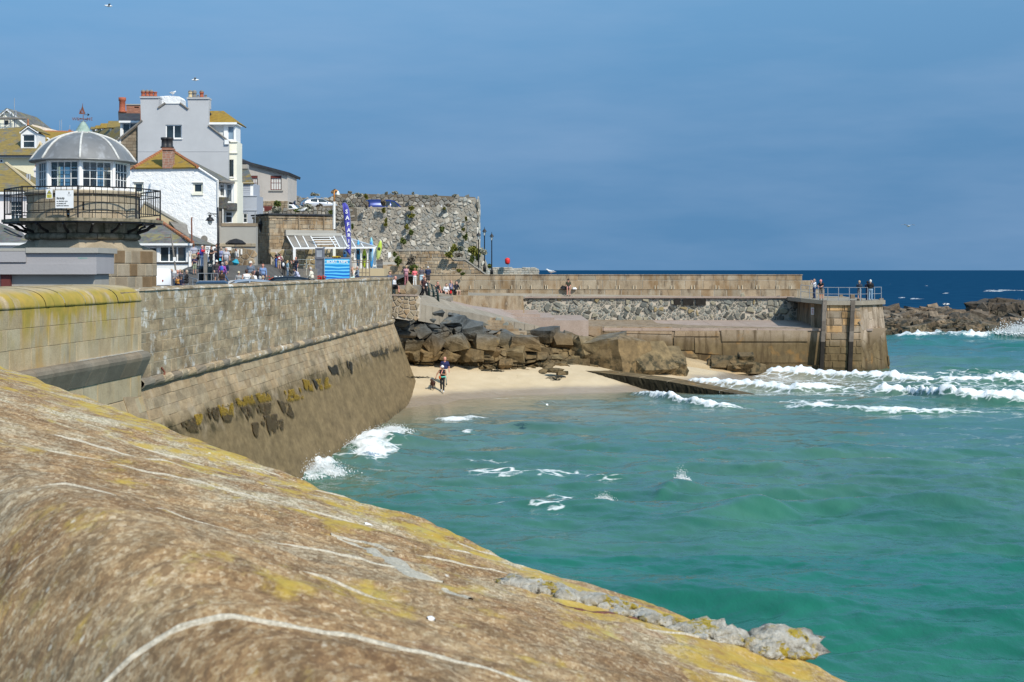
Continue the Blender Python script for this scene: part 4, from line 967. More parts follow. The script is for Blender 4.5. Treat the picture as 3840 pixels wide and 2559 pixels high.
# slipway running down along it
def beachlike(name,quad,mat,label,n=30,th=.8):
 a,b,c_,d=[Vector(q) for q in quad];vs=[]
 for j in range(n+1):
  for i in range(n+1):
   s_,t_=i/n,j/n;p=a.lerp(b,s_).lerp(d.lerp(c_,s_),t_);p.z+=.03*mnoise.noise(p*.6);vs.append(p)
 o=np_obj(name,[tuple(p) for p in vs],grid_faces(n+1,n+1),mat);return tag(o,label,kind='structure')
M['slip']=stone('sandy_slipway',(.36,.25,.13),(.44,.32,.18),(.50,.38,.235),2,.35,tint=False)
slp=thing('slipway','sand-coloured concrete slipway sloping into the surf below the quay','slipway',tuple(C(8,1300,960,121)))
sq=[C(8,390,725,122.5),C(8,1290,1062,118.5),C(8,1905,1066,121.5),C(8,1450,935,127.9),C(8,880,822,127.9),C(8,420,716,127.9)]
mb=MB();mb.add(sq+[p-UP*1.3 for p in sq],[(0,1,2,3),(0,3,4,5),(0,6,7,1),(1,7,8,2),(2,8,9,3)]);mb.build('ramp',M['slip'],slp)
e0,e1=C(8,1440,1085,119.3),C(8,1905,1064,121.4)
MB().add([e0,e1,e1-UP*.5,e0-UP*.5,e0+Vector((0,.3,.02)),e1+Vector((0,.3,.02))],[(0,3,2,1),(0,1,5,4)]).build('toe_kerb',M['quayface'],slp)
MB().poly_ext([C(8,1180,862,126.5),C(8,1400,862,126.8),C(8,1455,920,126.8),C(8,1320,925,125.8),C(8,1190,895,125.5)],(0,.9,-.1)).build('worn_block',M['quayface'],slp)
# low groyne of concrete across the beach
gr=thing('groyne','low concrete groyne with black weedy side running into the surf','groyne',tuple(C(8,900,1120,106)))
tp=[C(8,300,1018,110.3),C(8,700,1068,108.2),C(8,1180,1130,105.6),C(8,1640,1215,102.8),C(8,1900,1258,101.5)]
bk=[C(8,420,1004,112.3),C(8,800,1046,110.2),C(8,1280,1106,107.6),C(8,1740,1196,104.6),C(8,1990,1250,102.6)]
M['weedwall']=stone('black_weedy_concrete',(.012,.011,.007),(.025,.022,.013),(.06,.05,.028),6,1.0,tint=False)
for i in range(4):
 for k in range(2):
  s0,s1=k/2,(k+1)/2-.008
  a,b,c_,d=tp[i].lerp(tp[i+1],s0),tp[i].lerp(tp[i+1],s1),bk[i].lerp(bk[i+1],s1),bk[i].lerp(bk[i+1],s0)
  MB().add([a,b,c_,d],[(0,1,2,3)],rtint(.85,1.1,.04)).build('top_slab',M['quayface'],gr)
 mb=MB();n=24;vs=[]
 for j in range(n+1):
  p=tp[i].lerp(tp[i+1],j/n)
  for z in (0,-.25,-.55,-.9,-1.4):vs.append(p+UP*z+Vector((random.uniform(-.03,.03),-.02+random.uniform(-.10,.03)*(z<0),0)))
 mb.add(vs,[(j*5+k,j*5+k+1,j*5+k+6,j*5+k+5) for j in range(n) for k in range(4)]).build('weedy_side',M['weedwall'],gr)
# ================================================================== pier head
ph=thing('stone_pier','battered stone pier head with timber fenders standing in the surf','pier',(29,132,0))
zd=5.98
plan=[(26.4,126.9),(29.8,126.7),(33.2,130.3),(33.6,150),(26.4,150)]
topp=[(26.9,127.6),(29.7,127.4),(32.4,130.6),(32.6,150),(26.9,150)]
vs=[(x,y,-2.2) for x,y in plan]+[(x,y,zd-.3) for x,y in topp]
MB().add(vs,[(0,1,6,5),(1,2,7,6),(2,3,8,7),(3,4,9,8),(4,0,5,9)],(.8,.8,.8)).build('core',M['quayface'],ph)
class QFrame:
 """face spanned by four corners"""
 def __init__(s,a,b,c_,d):s.a,s.b,s.c,s.d=map(Vector,(a,b,c_,d));s.n=(s.b-s.a).cross(s.d-s.a).normalized()
 def pt(s,x,z,out=0.0):
  q=s.a.lerp(s.b,x).lerp(s.d.lerp(s.c,x),z);return q+s.n*out
def qface(i,j):return QFrame((*plan[i],-2.2),(*plan[j],-2.2),(*topp[j],zd-.3),(*topp[i],zd-.3))
pc=Pieces(ph,'stone_block',M['quayface'],300)
f1=qface(0,1);rowsn=13
for r in range(rowsn):
 x=-random.uniform(0,.3)
 while x<1:
  w=random.uniform(.2,.5);a,b=max(0,x)+.008,min(1,x+w)-.008;x+=w
  if b-a<.04:continue
  z0,z1=r/rowsn+.004,(r+1)/rowsn-.004;o=random.uniform(.02,.09);i_=.012
  vs=[f1.pt(a,z0),f1.pt(b,z0),f1.pt(b,z1),f1.pt(a,z1),f1.pt(a+i_,z0+i_*.4,o),f1.pt(b-i_,z0+i_*.4,o),f1.pt(b-i_,z1-i_*.4,o),f1.pt(a+i_,z1-i_*.4,o)]
  tn=(1.45,1.2,.85) if (r>8 and random.random()<.28) else rtint(.8,1.15,.05)
  pc.add(apparent(vs),vs,[(0,1,5,4),(1,2,6,5),(2,3,7,6),(3,0,4,7),(4,5,6,7)],tn)
f2=qface(1,2)
class UFrame:
 def __init__(s,q,L,H):s.q,s.L,s.H=q,L,H
 def pt(s,x,z,out=0.0):return s.q.pt(x/s.L,z/s.H,out)
rubble(ph,UFrame(f2,4.95,7.9),[(.05,.1),(4.9,.1),(4.9,7.8),(.05,7.8)],.85,M['quayface'],.012,(.0,.04),1.0,tint=lambda:(lambda g:(g*.95,g,g*1.1))(random.uniform(.95,1.25)),pieces=pc)
f3=qface(2,3);rubble(ph,UFrame(f3,19.7,7.9),[(.05,.1),(19.6,.1),(19.6,7.8),(.05,7.8)],1.1,M['quayface'],.02,(.01,.06),1.6,tint=lambda:rtint(.9,1.3,.03),pieces=pc)
pc.done()
cap=[(26.7,127.3),(29.75,127.1),(32.6,130.4),(32.8,150),(26.7,150)]
MB().poly_ext([Vector((x,y,zd)) for x,y in cap],(0,0,-.36)).build('deck_slab',M['paving'],ph)
# walkway bridging from the promenade, over a shadowed recess
MB().poly_ext([Vector(q) for q in ((25.1,129.6,zd+.18),(26.75,127.9,zd+.02),(26.75,142,zd+.02),(26.0,142,zd+.1))],(0,0,-.34)).build('walkway_slab',M['paving'],ph)
MB().box((26.2,129.4,3.4),(26.95,131,zd-.3)).build('recess_pier',M['quayface'],ph)
tm=stone('weathered_fender_timber',(.05,.042,.036),(.085,.072,.06),(.15,.13,.11),6,.8,tint=True)
for (x,wd) in ((26.55,.34),(28.95,.36)):
 z0=-1.0;a=Vector((x-.35,126.55,z0));b=Vector((x+.1,127.12,zd+.05))
 mb=MB();
 for k in range(8):
  s0,s1=k/8,(k+1)/8;q0,q1=a.lerp(b,s0),a.lerp(b,s1);g=.3 if k<4 else 2.0-random.random()*.8
  mb.add([q0+Vector((-wd/2,0,0)),q0+Vector((wd/2,0,0)),q1+Vector((wd/2,0,0)),q1+Vector((-wd/2,0,0)),q0+Vector((-wd/2,.4,0)),q0+Vector((wd/2,.4,0)),q1+Vector((wd/2,.4,0)),q1+Vector((-wd/2,.4,0))],[(0,1,2,3),(1,5,6,2),(4,0,3,7),(3,2,6,7),(0,4,5,1)],(g,g,g))
 mb.build('timber_fender',tm,ph)
o=MB().fbox(FD(129.35),25.9,4.75,26.15,5.35,0,.03).build('notice_board',M['white']);tag(o,'small white notice on the dark pier recess wall','sign')
mb=MB()
for k in range(3):mb.fbox(FD(129.31),25.94,4.85+k*.16,26.11,4.93+k*.16,0,.006)
mb.build('printed_panel',flat('red_print',(.5,.12,.12),.6),o)
# mooring posts of stone on the deck
for (x0,x1,ya,yb,d,lab) in ((727,768,385,442,137,'squat timber mooring post on the pier deck beside the rail'),(622,655,392,434,141,'low stone post where the bench wall meets the pier'),(997,1038,425,447,131.5,'short timber stump at the outer corner of the pier'),(790,833,427,462,127.6,'pale timber block on the pier edge above the fender')):
 a,b=C(9,x0,yb,d),C(9,x1,ya,d);w=b.x-a.x
 o=MB().add([(a.x,d,a.z-.1),(b.x,d,a.z-.1),(b.x,d+w,a.z-.1),(a.x,d+w,a.z-.1),(a.x+.03,d+.03,b.z),(b.x-.03,d+.03,b.z+.03),(b.x-.03,d+w-.03,b.z+.02),(a.x+.03,d+w-.03,b.z)],[(0,1,5,4),(1,2,6,5),(2,3,7,6),(3,0,4,7),(4,5,6,7)],(2.2,2.0,1.7)).build('mooring_post',tm);tag(o,lab,'post')
# galvanised railings
def railing(name,label,base,h,rails,posts,r=.03,mat=None,group=None):
 base=[Vector(p) for p in base];t=thing(name,label,'railing',tuple(base[0]),group);mat=mat or M['steel']
 seg=[0]
 for i in range(len(base)-1):seg.append(seg[-1]+(base[i+1]-base[i]).length)
 def at(s_):
  for i in range(len(base)-1):
   if s_<=seg[i+1] or i==len(base)-2:return base[i].lerp(base[i+1],(s_-seg[i])/(seg[i+1]-seg[i]))
 for f in rails:MB().tube([p+UP*h*f for p in base],r*.85,6).build('rail',mat,t)
 for k in range(posts):
  p=at(seg[-1]*k/(posts-1));MB().tube([p,p+UP*h],r,6).build('post',mat,t)
 return t
railing('pier_railing','galvanised two-bar railing along the front of the pier head',[(25.1,129.8,zd+.2),(26.8,128.1,zd),(29.7,127.4,zd)],1.13,(1.0,.5),7)
railing('pier_railing','galvanised railing round the outer corner of the pier head',[(29.75,127.45,zd),(32.3,130.6,zd)],1.13,(1.0,.5),4)
railing('steps_railing','galvanised railing sloping down behind the end of the bench wall',[(23.3,146,zd+.85),(27.0,146,zd+.2),(30.2,146,zd)],1.1,(1.0,),4)
mb=MB();mb.add([(22.4,143.4,zfoot),(30,144.5,zd),(30,145,zd),(22.4,145,zfoot),(22.6,143.4,zfoot+1.4),(22.6,145,zfoot+1.4),(26.4,144,zd+.35),(26.4,145,zd+.35),(30,144.5,zd+.35),(30,145,zd+.35)],[(0,1,8,6,4),(4,6,7,5),(6,8,9,7)]);tag(mb.build('sloping_wall_end',M['bench']),'sloping stub of granite wall behind the pier railing','wall')
# ================================================================== boulder breakwater beyond the pier
bk_=thing('boulder_breakwater','brown boulder breakwater behind the pier head','breakwater',tuple(C(9,1600,740,205)))
its=[]
def bw_line(x):return np.interp(x,[1090,1300,1520,1700,1850,2050,2250,2400],[545,545,530,560,560,600,640,650]),np.interp(x,[1090,1400,1700,2000,2200,2400],[775,772,762,762,745,735])
for i in range(420):
 x=random.uniform(1040,2420);ya,yb=bw_line(x);f=random.random();y=ya+(yb-ya)*f;d=214-15*f
 r=random.uniform(.5,.95)*(1.5 if random.random()<.12 else 1);its.append((tuple(C(9,x,y,d)),(r*random.uniform(.8,1.3),r,r*random.uniform(.7,1.15)),2,rtint(.5,1.5,.1)))
add_rocks(bk_,'boulder',its,M['armour'],None)
v=[]
xs=np.linspace(1000,2450,40)
for x in xs:
 ya,yb=bw_line(x);v+=[tuple(C(9,x,yb+12,201)),tuple(C(9,x,(ya+yb)/2+8,208)),tuple(C(9,x,ya+22,214)),tuple(C(9,x,yb,224))]
np_obj('rubble_core',v,grid_faces(40,4)[:,::-1],M['armour'],bk_,False)
ri=thing('rock_islet','dark rock islet rising beyond the breakwater','rocks',tuple(C(9,2150,600,240)))
its=[(tuple(C(9,x,y,240)),(rx*.62,rx*.5,rz*.42),4,rtint(.4,.7,.04)) for (x,y,rx,rz) in ((2110,545,7,4.6),(2000,560,5,3.2),(1920,555,3.2,3.0),(2220,560,5,3.2),(2320,580,5,2.0),(2100,470,3,2.4),(2170,470,3,2.2),(2060,500,3.2,2.4))]
for i in range(60):
 x=random.uniform(1890,2340);y=random.uniform(500,600) if x>1950 else random.uniform(540,600);its.append((tuple(C(9,x,y,236)),(random.uniform(.4,.9),)*3,2,rtint(.4,.8,.04)))
add_rocks(ri,'boulder',its,M['armour'],None)
# ================================================================== building helpers
def tile_mat(name,c,moss=None,amount=.5,row=.16):
 t=NT(name);z=t.sep()
 n=t.noise(1.2,5,.65);cc=t.ramp(n,[(.3,tuple(x*.65 for x in c)),(.7,tuple(x*1.3 for x in c))])
 w=t.n('ShaderNodeTexWave',wave_type='BANDS',bands_direction='Z',wave_profile='SAW');w.inputs['Scale'].default_value=.314/row;w.inputs['Distortion'].default_value=.6
 t.l(t.geo.outputs['Position'],w.inputs['Vector'])
 br=t.voro(5.0,t.pos((1,1,2.4)),out='Color');cc=t.mix(.25,cc,t.mix(1.0,cc,br,'MULTIPLY'))
 if moss:cc=t.mix(t.math('MULTIPLY',t.rng(t.noise(.75,6,.68),.62-amount*.35,.74-amount*.3),.9),cc,t.ramp(t.noise(3,4),[(.3,tuple(x*.7 for x in moss)),(.7,moss)]))
 cc=t.mix(t.math('MULTIPLY',t.rng(w.outputs[0],.0,.25,1,0),.35),cc,tuple(x*.35 for x in c))
 t.color(cc).set(Roughness=.85,Specular_IOR_Level=.25);t.bump(w.outputs[0],.5,.05);return t.m
MOSS=(.27,.195,.055)
M['slate']=tile_mat('grey_slate',(.15,.15,.145),(.24,.21,.10),.35)
M['slate_moss']=tile_mat('lichened_slate',(.17,.165,.14),MOSS,.72)
M['slate_gold']=tile_mat('golden_lichen_slate',(.16,.14,.10),(.34,.215,.03),.95)
M['slate_dark']=tile_mat('dark_slate',(.05,.055,.065))
M['ridge']=flat('terracotta_ridge',(.36,.15,.07),.85,.3,6)
M['terracotta']=flat('terracotta_pot',(.34,.10,.055),.8,.25,6)
M['brick']=stone('red_brick',(.26,.115,.075),(.35,.165,.11),(.42,.22,.155),8,.6)
M['limewash']=(lambda t:(t.color(t.ramp(t.noise(1.5,5,.6),[(.3,(.76,.77,.78)),(.7,(.85,.85,.84))])).set(Roughness=.8),t.bump(t.mix(.35,t.noise(2.6,4,.6),t.noise(9,4,.6)),1.0,.16),t.m)[2])(NT('whitewashed_rough_wall'))
def render_mat(name,c,stain=.3,dk=.6):
 t=NT(name);cc=t.ramp(t.noise(.5,5,.6),[(.3,tuple(x*.93 for x in c)),(.7,tuple(min(.9,x*1.05) for x in c))])
 cc=t.mix(t.math('MULTIPLY',t.rng(t.noise(.9,6,.7,t.pos((1,1,.35))),.52,.75),stain),cc,tuple(x*dk for x in c))
 t.color(cc).set(Roughness=.85,Specular_IOR_Level=.2);t.bump(t.noise(12,4,.6),.25,.03);return t.m
M['greyrender']=render_mat('grey_painted_render',(.455,.462,.475),.16,.8)
M['greyblue']=render_mat('blue_grey_render',(.37,.40,.455),.1,.85)
M['cream']=render_mat('cream_render',(.80,.73,.52),.1)
M['palecream']=render_mat('pale_cream_render',(.80,.78,.66),.08)
M['pinkwhite']=render_mat('pinkish_white_render',(.78,.72,.70),.1)
M['roughcast']=render_mat('weathered_roughcast',(.47,.435,.40),.5,.7)
M['ochre_render']=render_mat('ochre_stained_render',(.52,.42,.26),.5,.7)
M['concrete']=render_mat('grey_concrete',(.36,.345,.31),.45,.7)
M['tanblock']=stone('tan_blockwork',(.20,.155,.105),(.255,.20,.14),(.31,.25,.18),6,.4)
M['lilac']=render_mat('lilac_grey_paint',(.345,.335,.345),.35,.65)
M['leadgrey']=(lambda t:(t.color(t.mix(t.math('MULTIPLY',t.rng(t.noise(2.2,5,.6,t.pos((1,1,.25))),.5,.72),.5),t.ramp(t.noise(.9,5),[(.3,(.15,.15,.15)),(.7,(.235,.232,.228))]),(.40,.41,.43))).set(Roughness=.5,Metallic=.25),t.bump(t.noise(6,3),.1,.02),t.m)[2])(NT('lead_sheet'))
M['wood_grey']=stone('weathered_grey_timber',(.15,.135,.115),(.22,.20,.175),(.30,.28,.25),8,.6,tint=False)
M['darkred']=flat('dark_red_paint',(.13,.035,.03),.5,.2)
M['dark']=flat('dark_void',(.012,.012,.014),.9,.2)
M['gutter']=flat('dark_gutter',(.03,.03,.033),.5)
M['clearglass']=(lambda t:(t.t.nodes.remove(t.b),(lambda g,tr,mx,fr:(setattr(g.inputs['Roughness'],'default_value',.03),setattr(tr.inputs[0],'default_value',(.82,.87,.87,1)),setattr(fr.inputs[0],'default_value',1.45),t.l(fr.outputs[0],mx.inputs[0]),t.l(tr.outputs[0],mx.inputs[1]),t.l(g.outputs[0],mx.inputs[2]),t.l(mx.outputs[0],t.out.inputs[0])))(t.n('ShaderNodeBsdfGlossy'),t.n('ShaderNodeBsdfTransparent'),t.n('ShaderNodeMixShader'),t.n('ShaderNodeFresnel')),t.m)[2])(NT('clear_glass'))
def facade(name,parent,fr,outline,mat,depth=.3,holes=(),rev=.14,tint=(1,1,1)):
 """wall of an outline on a frame with rectangular openings and reveals; depth backwards"""
 a=0
 for i in range(len(outline)):
  p,q=outline[i],outline[(i+1) % len(outline)];a+=p[0]*q[1]-q[0]*p[1]
 ol=list(outline) if a>0 else list(reversed(outline))
 hs=[[(x0,z0),(x0,z1),(x1,z1),(x1,z0)] for (x0,z0,x1,z1) in holes]
 loops=[[Vector((p[0],p[1],0)) for p in l] for l in [ol]+hs];allp=[p for l in [ol]+hs for p in l]
 tris=tessellate_polygon(loops);mb=MB();fs=[]
 for t in tris:
  p,q,r=(allp[i] for i in t);ar=(q[0]-p[0])*(r[1]-p[1])-(r[0]-p[0])*(q[1]-p[1]);fs.append(tuple(t) if ar>0 else tuple(reversed(t)))
 mb.add([fr.pt(*p) for p in allp],fs,tint)
 n=len(ol)
 mb.add([fr.pt(*p) for p in ol]+[fr.pt(p[0],p[1],-depth) for p in ol],[(i,i+n,(i+1) % n+n,(i+1) % n) for i in range(n)],tint)
 back=[t for t in tessellate_polygon([[Vector((p[0],p[1],0)) for p in ol]])]
 mb.add([fr.pt(p[0],p[1],-depth) for p in ol],[tuple(t) for t in back],tint)
 for h in hs:mb.add([fr.pt(*p) for p in h]+[fr.pt(p[0],p[1],-rev-.05) for p in h],[(i,(i+1) % 4,(i+1) % 4+4,i+4) for i in range(4)],tint)
 return mb.build(name,mat,parent)
def rect(fr,n,x0,y0,x1,y1):
 a=fr.px(n,x0,y1);b=fr.px(n,x1,y0);return (a[0],a[1],b[0],b[1])
def window(parent,fr,r,nx=1,nz=2,fw=.06,mw=.03,frame=None,glass=None,out=-.12,sill=None,name='window',th=.05,split=None):
 x0,z0,x1,z1=r;mf=frame or M['white'];mg=glass or M['glass'];mb=MB()
 mb.fbox(fr,x0,z0,x0+fw,z1,out-th,out);mb.fbox(fr,x1-fw,z0,x1,z1,out-th,out);mb.fbox(fr,x0+fw,z0,x1-fw,z0+fw,out-th,out);mb.fbox(fr,x0+fw,z1-fw,x1-fw,z1,out-th,out)
 ix0,ix1,iz0,iz1=x0+fw,x1-fw,z0+fw,z1-fw
 xs=[ix0+(ix1-ix0)*k/nx for k in range(nx+1)];zs=[iz0+(iz1-iz0)*k/nz for k in range(nz+1)]
 if split:zs=[iz0,iz0+(iz1-iz0)*split,iz1];nz=2
 for x in xs[1:-1]:mb.fbox(fr,x-mw/2,iz0,x+mw/2,iz1,out-th+.005,out-.006)
 for z in zs[1:-1]:mb.fbox(fr,ix0,z-mw/2,ix1,z+mw/2,out-th+.008,out-.004)
 o=mb.build(name,mf,parent)
 for i in range(nx):
  for k in range(nz):
   MB().fbox(fr,xs[i]+(mw/2 if i else 0),zs[k]+(mw/2 if k else 0),xs[i+1]-(mw/2 if i<nx-1 else 0),zs[k+1]-(mw/2 if k<nz-1 else 0),out-th+.012,out-th+.022).build('pane',mg,o)
 if sill:MB().fbox(fr,x0-.08,z0-.09,x1+.08,z0-.002,-.1,sill).build('sill',M['white'] if mf is M['white'] else mf,o)
 return o
def roofslab(name,parent,pts,mat,th=.12):
 pts=[Vector(p) for p in pts];n=Vector((0,0,0))
 for i in range(len(pts)):n+=pts[i].cross(pts[(i+1) % len(pts)])
 n.normalize();n=n if n.z>0 else-n
 return MB().poly_ext(pts,-n*th).build(name,mat,parent)
def pot(parent,c,h=.45,r=.14,mat=None,cowl=False):
 mb=MB();c=Vector(c);mb.lathe(c,[(r*1.15,0),(r*1.1,h*.1),(r*.9,h*.15),(r*.85,h*.75),(r*1.05,h*.8),(r*1.05,h),(r*.7,h),(r*.7,h*.8)],12)
 o=mb.build('chimney_pot',mat or M['terracotta'],parent,True)
 if cowl:MB().lathe(c+UP*h,[(r*.9,0),(r*1.0,.06),(r*.75,.16),(r*.2,.22)],10).build('cowl',M['wood_grey'],o)
 return o
def bricks(parent,fr,x0,z0,x1,z1,mat,h=.075,l=.22,name='brick',**k):
 ashlar(parent,fr,x0,x1,z0,z1,h,(l*.95,l*1.05),mat,(.0,.008),.012,name=name,**k)
def coursed(parent,fr,poly,mat,h=(.26,.46),bl=(.35,.95),tint=None,pieces=None,name='stone_block',joint=.022):
 xs=[q[0] for q in poly];zs=[q[1] for q in poly];hs=[]
 while sum(hs)<max(zs)-min(zs):hs.append(random.uniform(*h))
 ashlar(parent,fr,min(xs),max(xs),min(zs),max(zs),hs,bl,mat,(.005,.05),joint,name,300,tint or (lambda:rtint(.8,1.22,.08)),pieces=pieces,inside=inpoly(poly),rag=.025)
# ================================================================== old lighthouse
LD_=57.0;lc=C(1,1138,1000,LD_);LX=lc.x
lh=thing('lighthouse','squat old granite lighthouse with glazed lantern, lead dome and iron balcony','lighthouse',(LX,LD_,6.5))
LA=R(12.3);kl=.2742/F*LD_;k2=.2806/F*LD_
def Lz(n,y):return EYE-(uv(n,0,y)[1]-HY)/F*LD_
lcv=Vector((LX,LD_,0));g0=6.4
M['granite']=stone('tower_granite',(.24,.195,.135),(.34,.285,.205),(.44,.375,.285),6,.5)
def x_moss(t,c):
 z=t.sep()[2];return t.mix(t.math('MULTIPLY',t.rng(t.noise(2.2,5,.65),.45,.62),.75),c,(.055,.055,.03))
M['granite_moss']=stone('mossy_granite',(.17,.15,.105),(.25,.215,.155),(.33,.29,.215),6,.5,extra=x_moss)
# square base, rotated; blocks on the two faces in view
bw_=2.06;ba=R(-10.2)
def bc(ax,ay): # base corner in world, ax along right face dir
 return lcv+Vector((ax*math.cos(ba)-ay*math.sin(ba),ax*math.sin(ba)+ay*math.cos(ba),0))
zb=Lz(2,1075);zr0=Lz(2,935)
mb=MB();q=[bc(-bw_,-bw_),bc(bw_,-bw_),bc(bw_,bw_),bc(-bw_,bw_)]
mb.add([p+UP*g0 for p in q]+[p+UP*zb for p in q],[(0,1,5,4),(1,2,6,5),(2,3,7,6),(3,0,4,7)],(.7,.7,.7));mb.build('base_core',M['granite'],lh)
pc=Pieces(lh,'stone_block',M['granite'],300)
for (a,b,ang) in ((q[0],q[1],ba),(q[1],q[2],ba+R(90)),(q[3],q[0],ba-R(90))):
 f_=Frame(a,ang);ashlar(lh,f_,-.03,2*bw_+.03,g0,zb,.455,(.55,1.15),M['granite'],(.015,.035),.02,pieces=pc,tint=lambda:rtint(.72,1.15,.05) if random.random()>.25 else (.62,.5,.38))
pc.done()
# broach up to the round: eight facets
Ro=2.03;oct_=[lcv+Vector((Ro*math.sin(LA+R(45)*k),-Ro*math.cos(LA+R(45)*k),zr0)) for k in range(8)]
sq8=[]
for k in range(8):
 th=LA+R(45)*k-ba;s_,c_=math.sin(LA+R(45)*k),-math.cos(LA+R(45)*k)
 lx_=s_*math.cos(-ba)-c_*math.sin(-ba);ly_=s_*math.sin(-ba)+c_*math.cos(-ba);m_=max(abs(lx_),abs(ly_));sq8.append(bc(lx_/m_*bw_,ly_/m_*bw_)+UP*zb)
cs=[p+UP*zb for p in q]
mb=MB();mb.add(sq8+oct_,[(k,(k+1) % 8,(k+1) % 8+8,k+8) for k in range(8)])
for c_ in cs:
 d8=sorted(range(8),key=lambda k:(sq8[k]-c_).length)[:2];mb.add([c_,sq8[d8[0]],sq8[d8[1]],(oct_[d8[0]]+oct_[d8[1]])/2],[(0,1,3),(0,3,2),(1,0,2)])
mb.build('broach',M['granite'],lh)
zt0,zt1=Lz(2,932),Lz(2,850)
zc_=(zt0+zt1)/2;rt=(zt1-zt0)/2
for k in range(12): # torus ring in stones
 a0,a1=R(30)*k+.005,R(30)*(k+1)-.005;vs=[];fs=[];n=6
 for i in range(n+1):
  th=a0+(a1-a0)*i/n;e=.93 if i in (0,n) else 1
  for j in range(12):
   ph_=2*math.pi*j/12;r_=2.03+rt*e*math.cos(ph_);vs.append(lcv+Vector((r_*math.sin(th),-r_*math.cos(th),zc_+rt*e*math.sin(ph_))))
 for i in range(n):
  for j in range(12):fs.append((i*12+j,(i+1)*12+j,(i+1)*12+(j+1) % 12,i*12+(j+1) % 12))
 fs+=[tuple(reversed(range(12))),tuple(n*12+j for j in range(12))]
 MB().add(vs,fs,rtint(.8,1.1)).build('ring_stone',M['granite_moss'],lh,True)
zs0,zs1=Lz(2,708),Lz(2,664);zdr=Lz(2,350);zdc=Lz(2,292)
MB().lathe(lcv,[(1.98,zt1-.1),(1.98,zs0+.2)],48).build('tower_neck',M['granite_moss'],lh,True)
# drum blocks
for (za,zb_,rows_) in ((zt1,zs0,1),(zs1,zdr,3)):
 for r_ in range(rows_):
  z0,z1=za+(zb_-za)*r_/rows_+.008,za+(zb_-za)*(r_+1)/rows_-.008;th=random.uniform(0,.3);th_end=th+2*math.pi
  while th<th_end-.1:
   w=min(random.uniform(.32,.5),th_end-th);vs=[]
   for i in range(5):
    a=th+.006+(w-.012)*i/4
    for (rr,z) in ((1.9,z0),(2.035,z0),(2.06,z0+.02),(2.06,z1-.02),(2.035,z1),(1.9,z1)):vs.append(lcv+Vector((rr*math.sin(a),-rr*math.cos(a),z)))
   fs=[(i*6+j,(i+1)*6+j,(i+1)*6+j+1,i*6+j+1) for i in range(4) for j in range(5)]+[tuple(reversed(range(6))),tuple(24+j for j in range(6))]
   MB().add(vs,fs,rtint(.8,1.15,.05)).build('drum_block',M['granite'] if za>zs0 else M['granite_moss'],lh);th+=w
for k in range(14): # cap course
 a0,a1=2*math.pi*k/14+.006,2*math.pi*(k+1)/14-.006;vs=[]
 pr=[(1.7,zdr+.005),(2.14,zdr+.005),(2.15,zdc-.05),(2.10,zdc),(1.6,zdc)]
 for i in range(5):
  a=a0+(a1-a0)*i/4
  for (rr,z) in pr:vs.append(lcv+Vector((rr*math.sin(a),-rr*math.cos(a),z)))
 MB().add(vs,[(i*5+j,(i+1)*5+j,(i+1)*5+j+1,i*5+j+1) for i in range(4) for j in range(4)]+[tuple(reversed(range(5))),tuple(20+j for j in range(5))],rtint(.85,1.1,.05)).build('cap_stone',M['granite'],lh)
def octp(r,z,k):a=LA+R(45)*k;return lcv+Vector((r*math.sin(a),-r*math.cos(a),z))
# balcony
rs_=2.98
mb=MB();mb.poly_ext([octp(rs_,zs1,k) for k in range(8)],(0,0,-.11));mb.build('balcony_slab',M['granite_moss'],lh)
MB().poly_ext([octp(rs_-.05,zs1-.112,k) for k in range(8)],(0,0,-.05)).build('balcony_beam',M['iron'],lh)
for k in range(16):
 a=LA+R(22.5)*k+R(11);d_=Vector((math.sin(a),-math.cos(a),0));p0=lcv+d_*2.72+UP*(zs1-.2);p1=lcv+d_*2.42+UP*(zt1+.25);p2=lcv+d_*2.0+UP*(zt1+.03)
 MB().tube([p0,p0.lerp(p1,.6),p1-UP*.08,p2],[.045,.045,.05,.06],6).build('bracket',M['iron'],lh)
rr_=2.86;zrl=Lz(2,264);zrm=Lz(2,352);zrb=Lz(2,594)
bal=thing('balcony_railing','black iron bar railing round the lighthouse balcony','railing',(LX,LD_,zs1))
for k in range(8):
 p,q_=octp(rr_,0,k),octp(rr_,0,k+1)
 for z,r_ in ((zrl,.026),(zrm,.017),(zrb,.018)):MB().tube([p+UP*z,q_+UP*z],r_,6).build('rail',M['iron'],bal)
 MB().tube([p+UP*zs1,p+UP*(zrl+.03)],.035,6).build('post',M['iron'],bal)
 for j in range(1,10):
  b_=p.lerp(q_,j/10);MB().tube([b_+UP*zrb,b_+UP*zrl],.012,5).build('bar',M['iron'],bal)
# lantern
zl0,zl1=Lz(1,1432),Lz(1,1062);rl=1.66
MB().lathe(lcv,[(1.1,zdc+.002),(rl+.03,zdc+.002),(rl+.03,zl0),(1.1,zl0)],8,LA).build('lantern_kerb',M['white'],lh)
for k in range(8):
 a=octp(rl,0,k);b_=octp(rl,0,k+1);f_=Frame(a,math.atan2(b_.y-a.y,b_.x-a.x));wd=(b_-a).length
 window(lh,f_,(.06,zl0,wd-.06,zl1-.03),4,3,.05,.022,M['white'],M['clearglass'],0.0,name='lantern_window',th=.05)
 MB().tube([a+UP*zl0,a+UP*zl1],.075,8).build('corner_post',M['white'],lh)
MB().lathe(lcv,[(1.0,zl1-.03),(rl+.05,zl1-.03),(rl+.16,zl1+.05),(1.0,zl1+.06)],8,LA).build('eaves_ring',M['white'],lh)
MB().lathe(lcv,[(0,zl0),(rl-.05,zl0)],8,LA).build('lantern_floor',M['wood_grey'],lh)
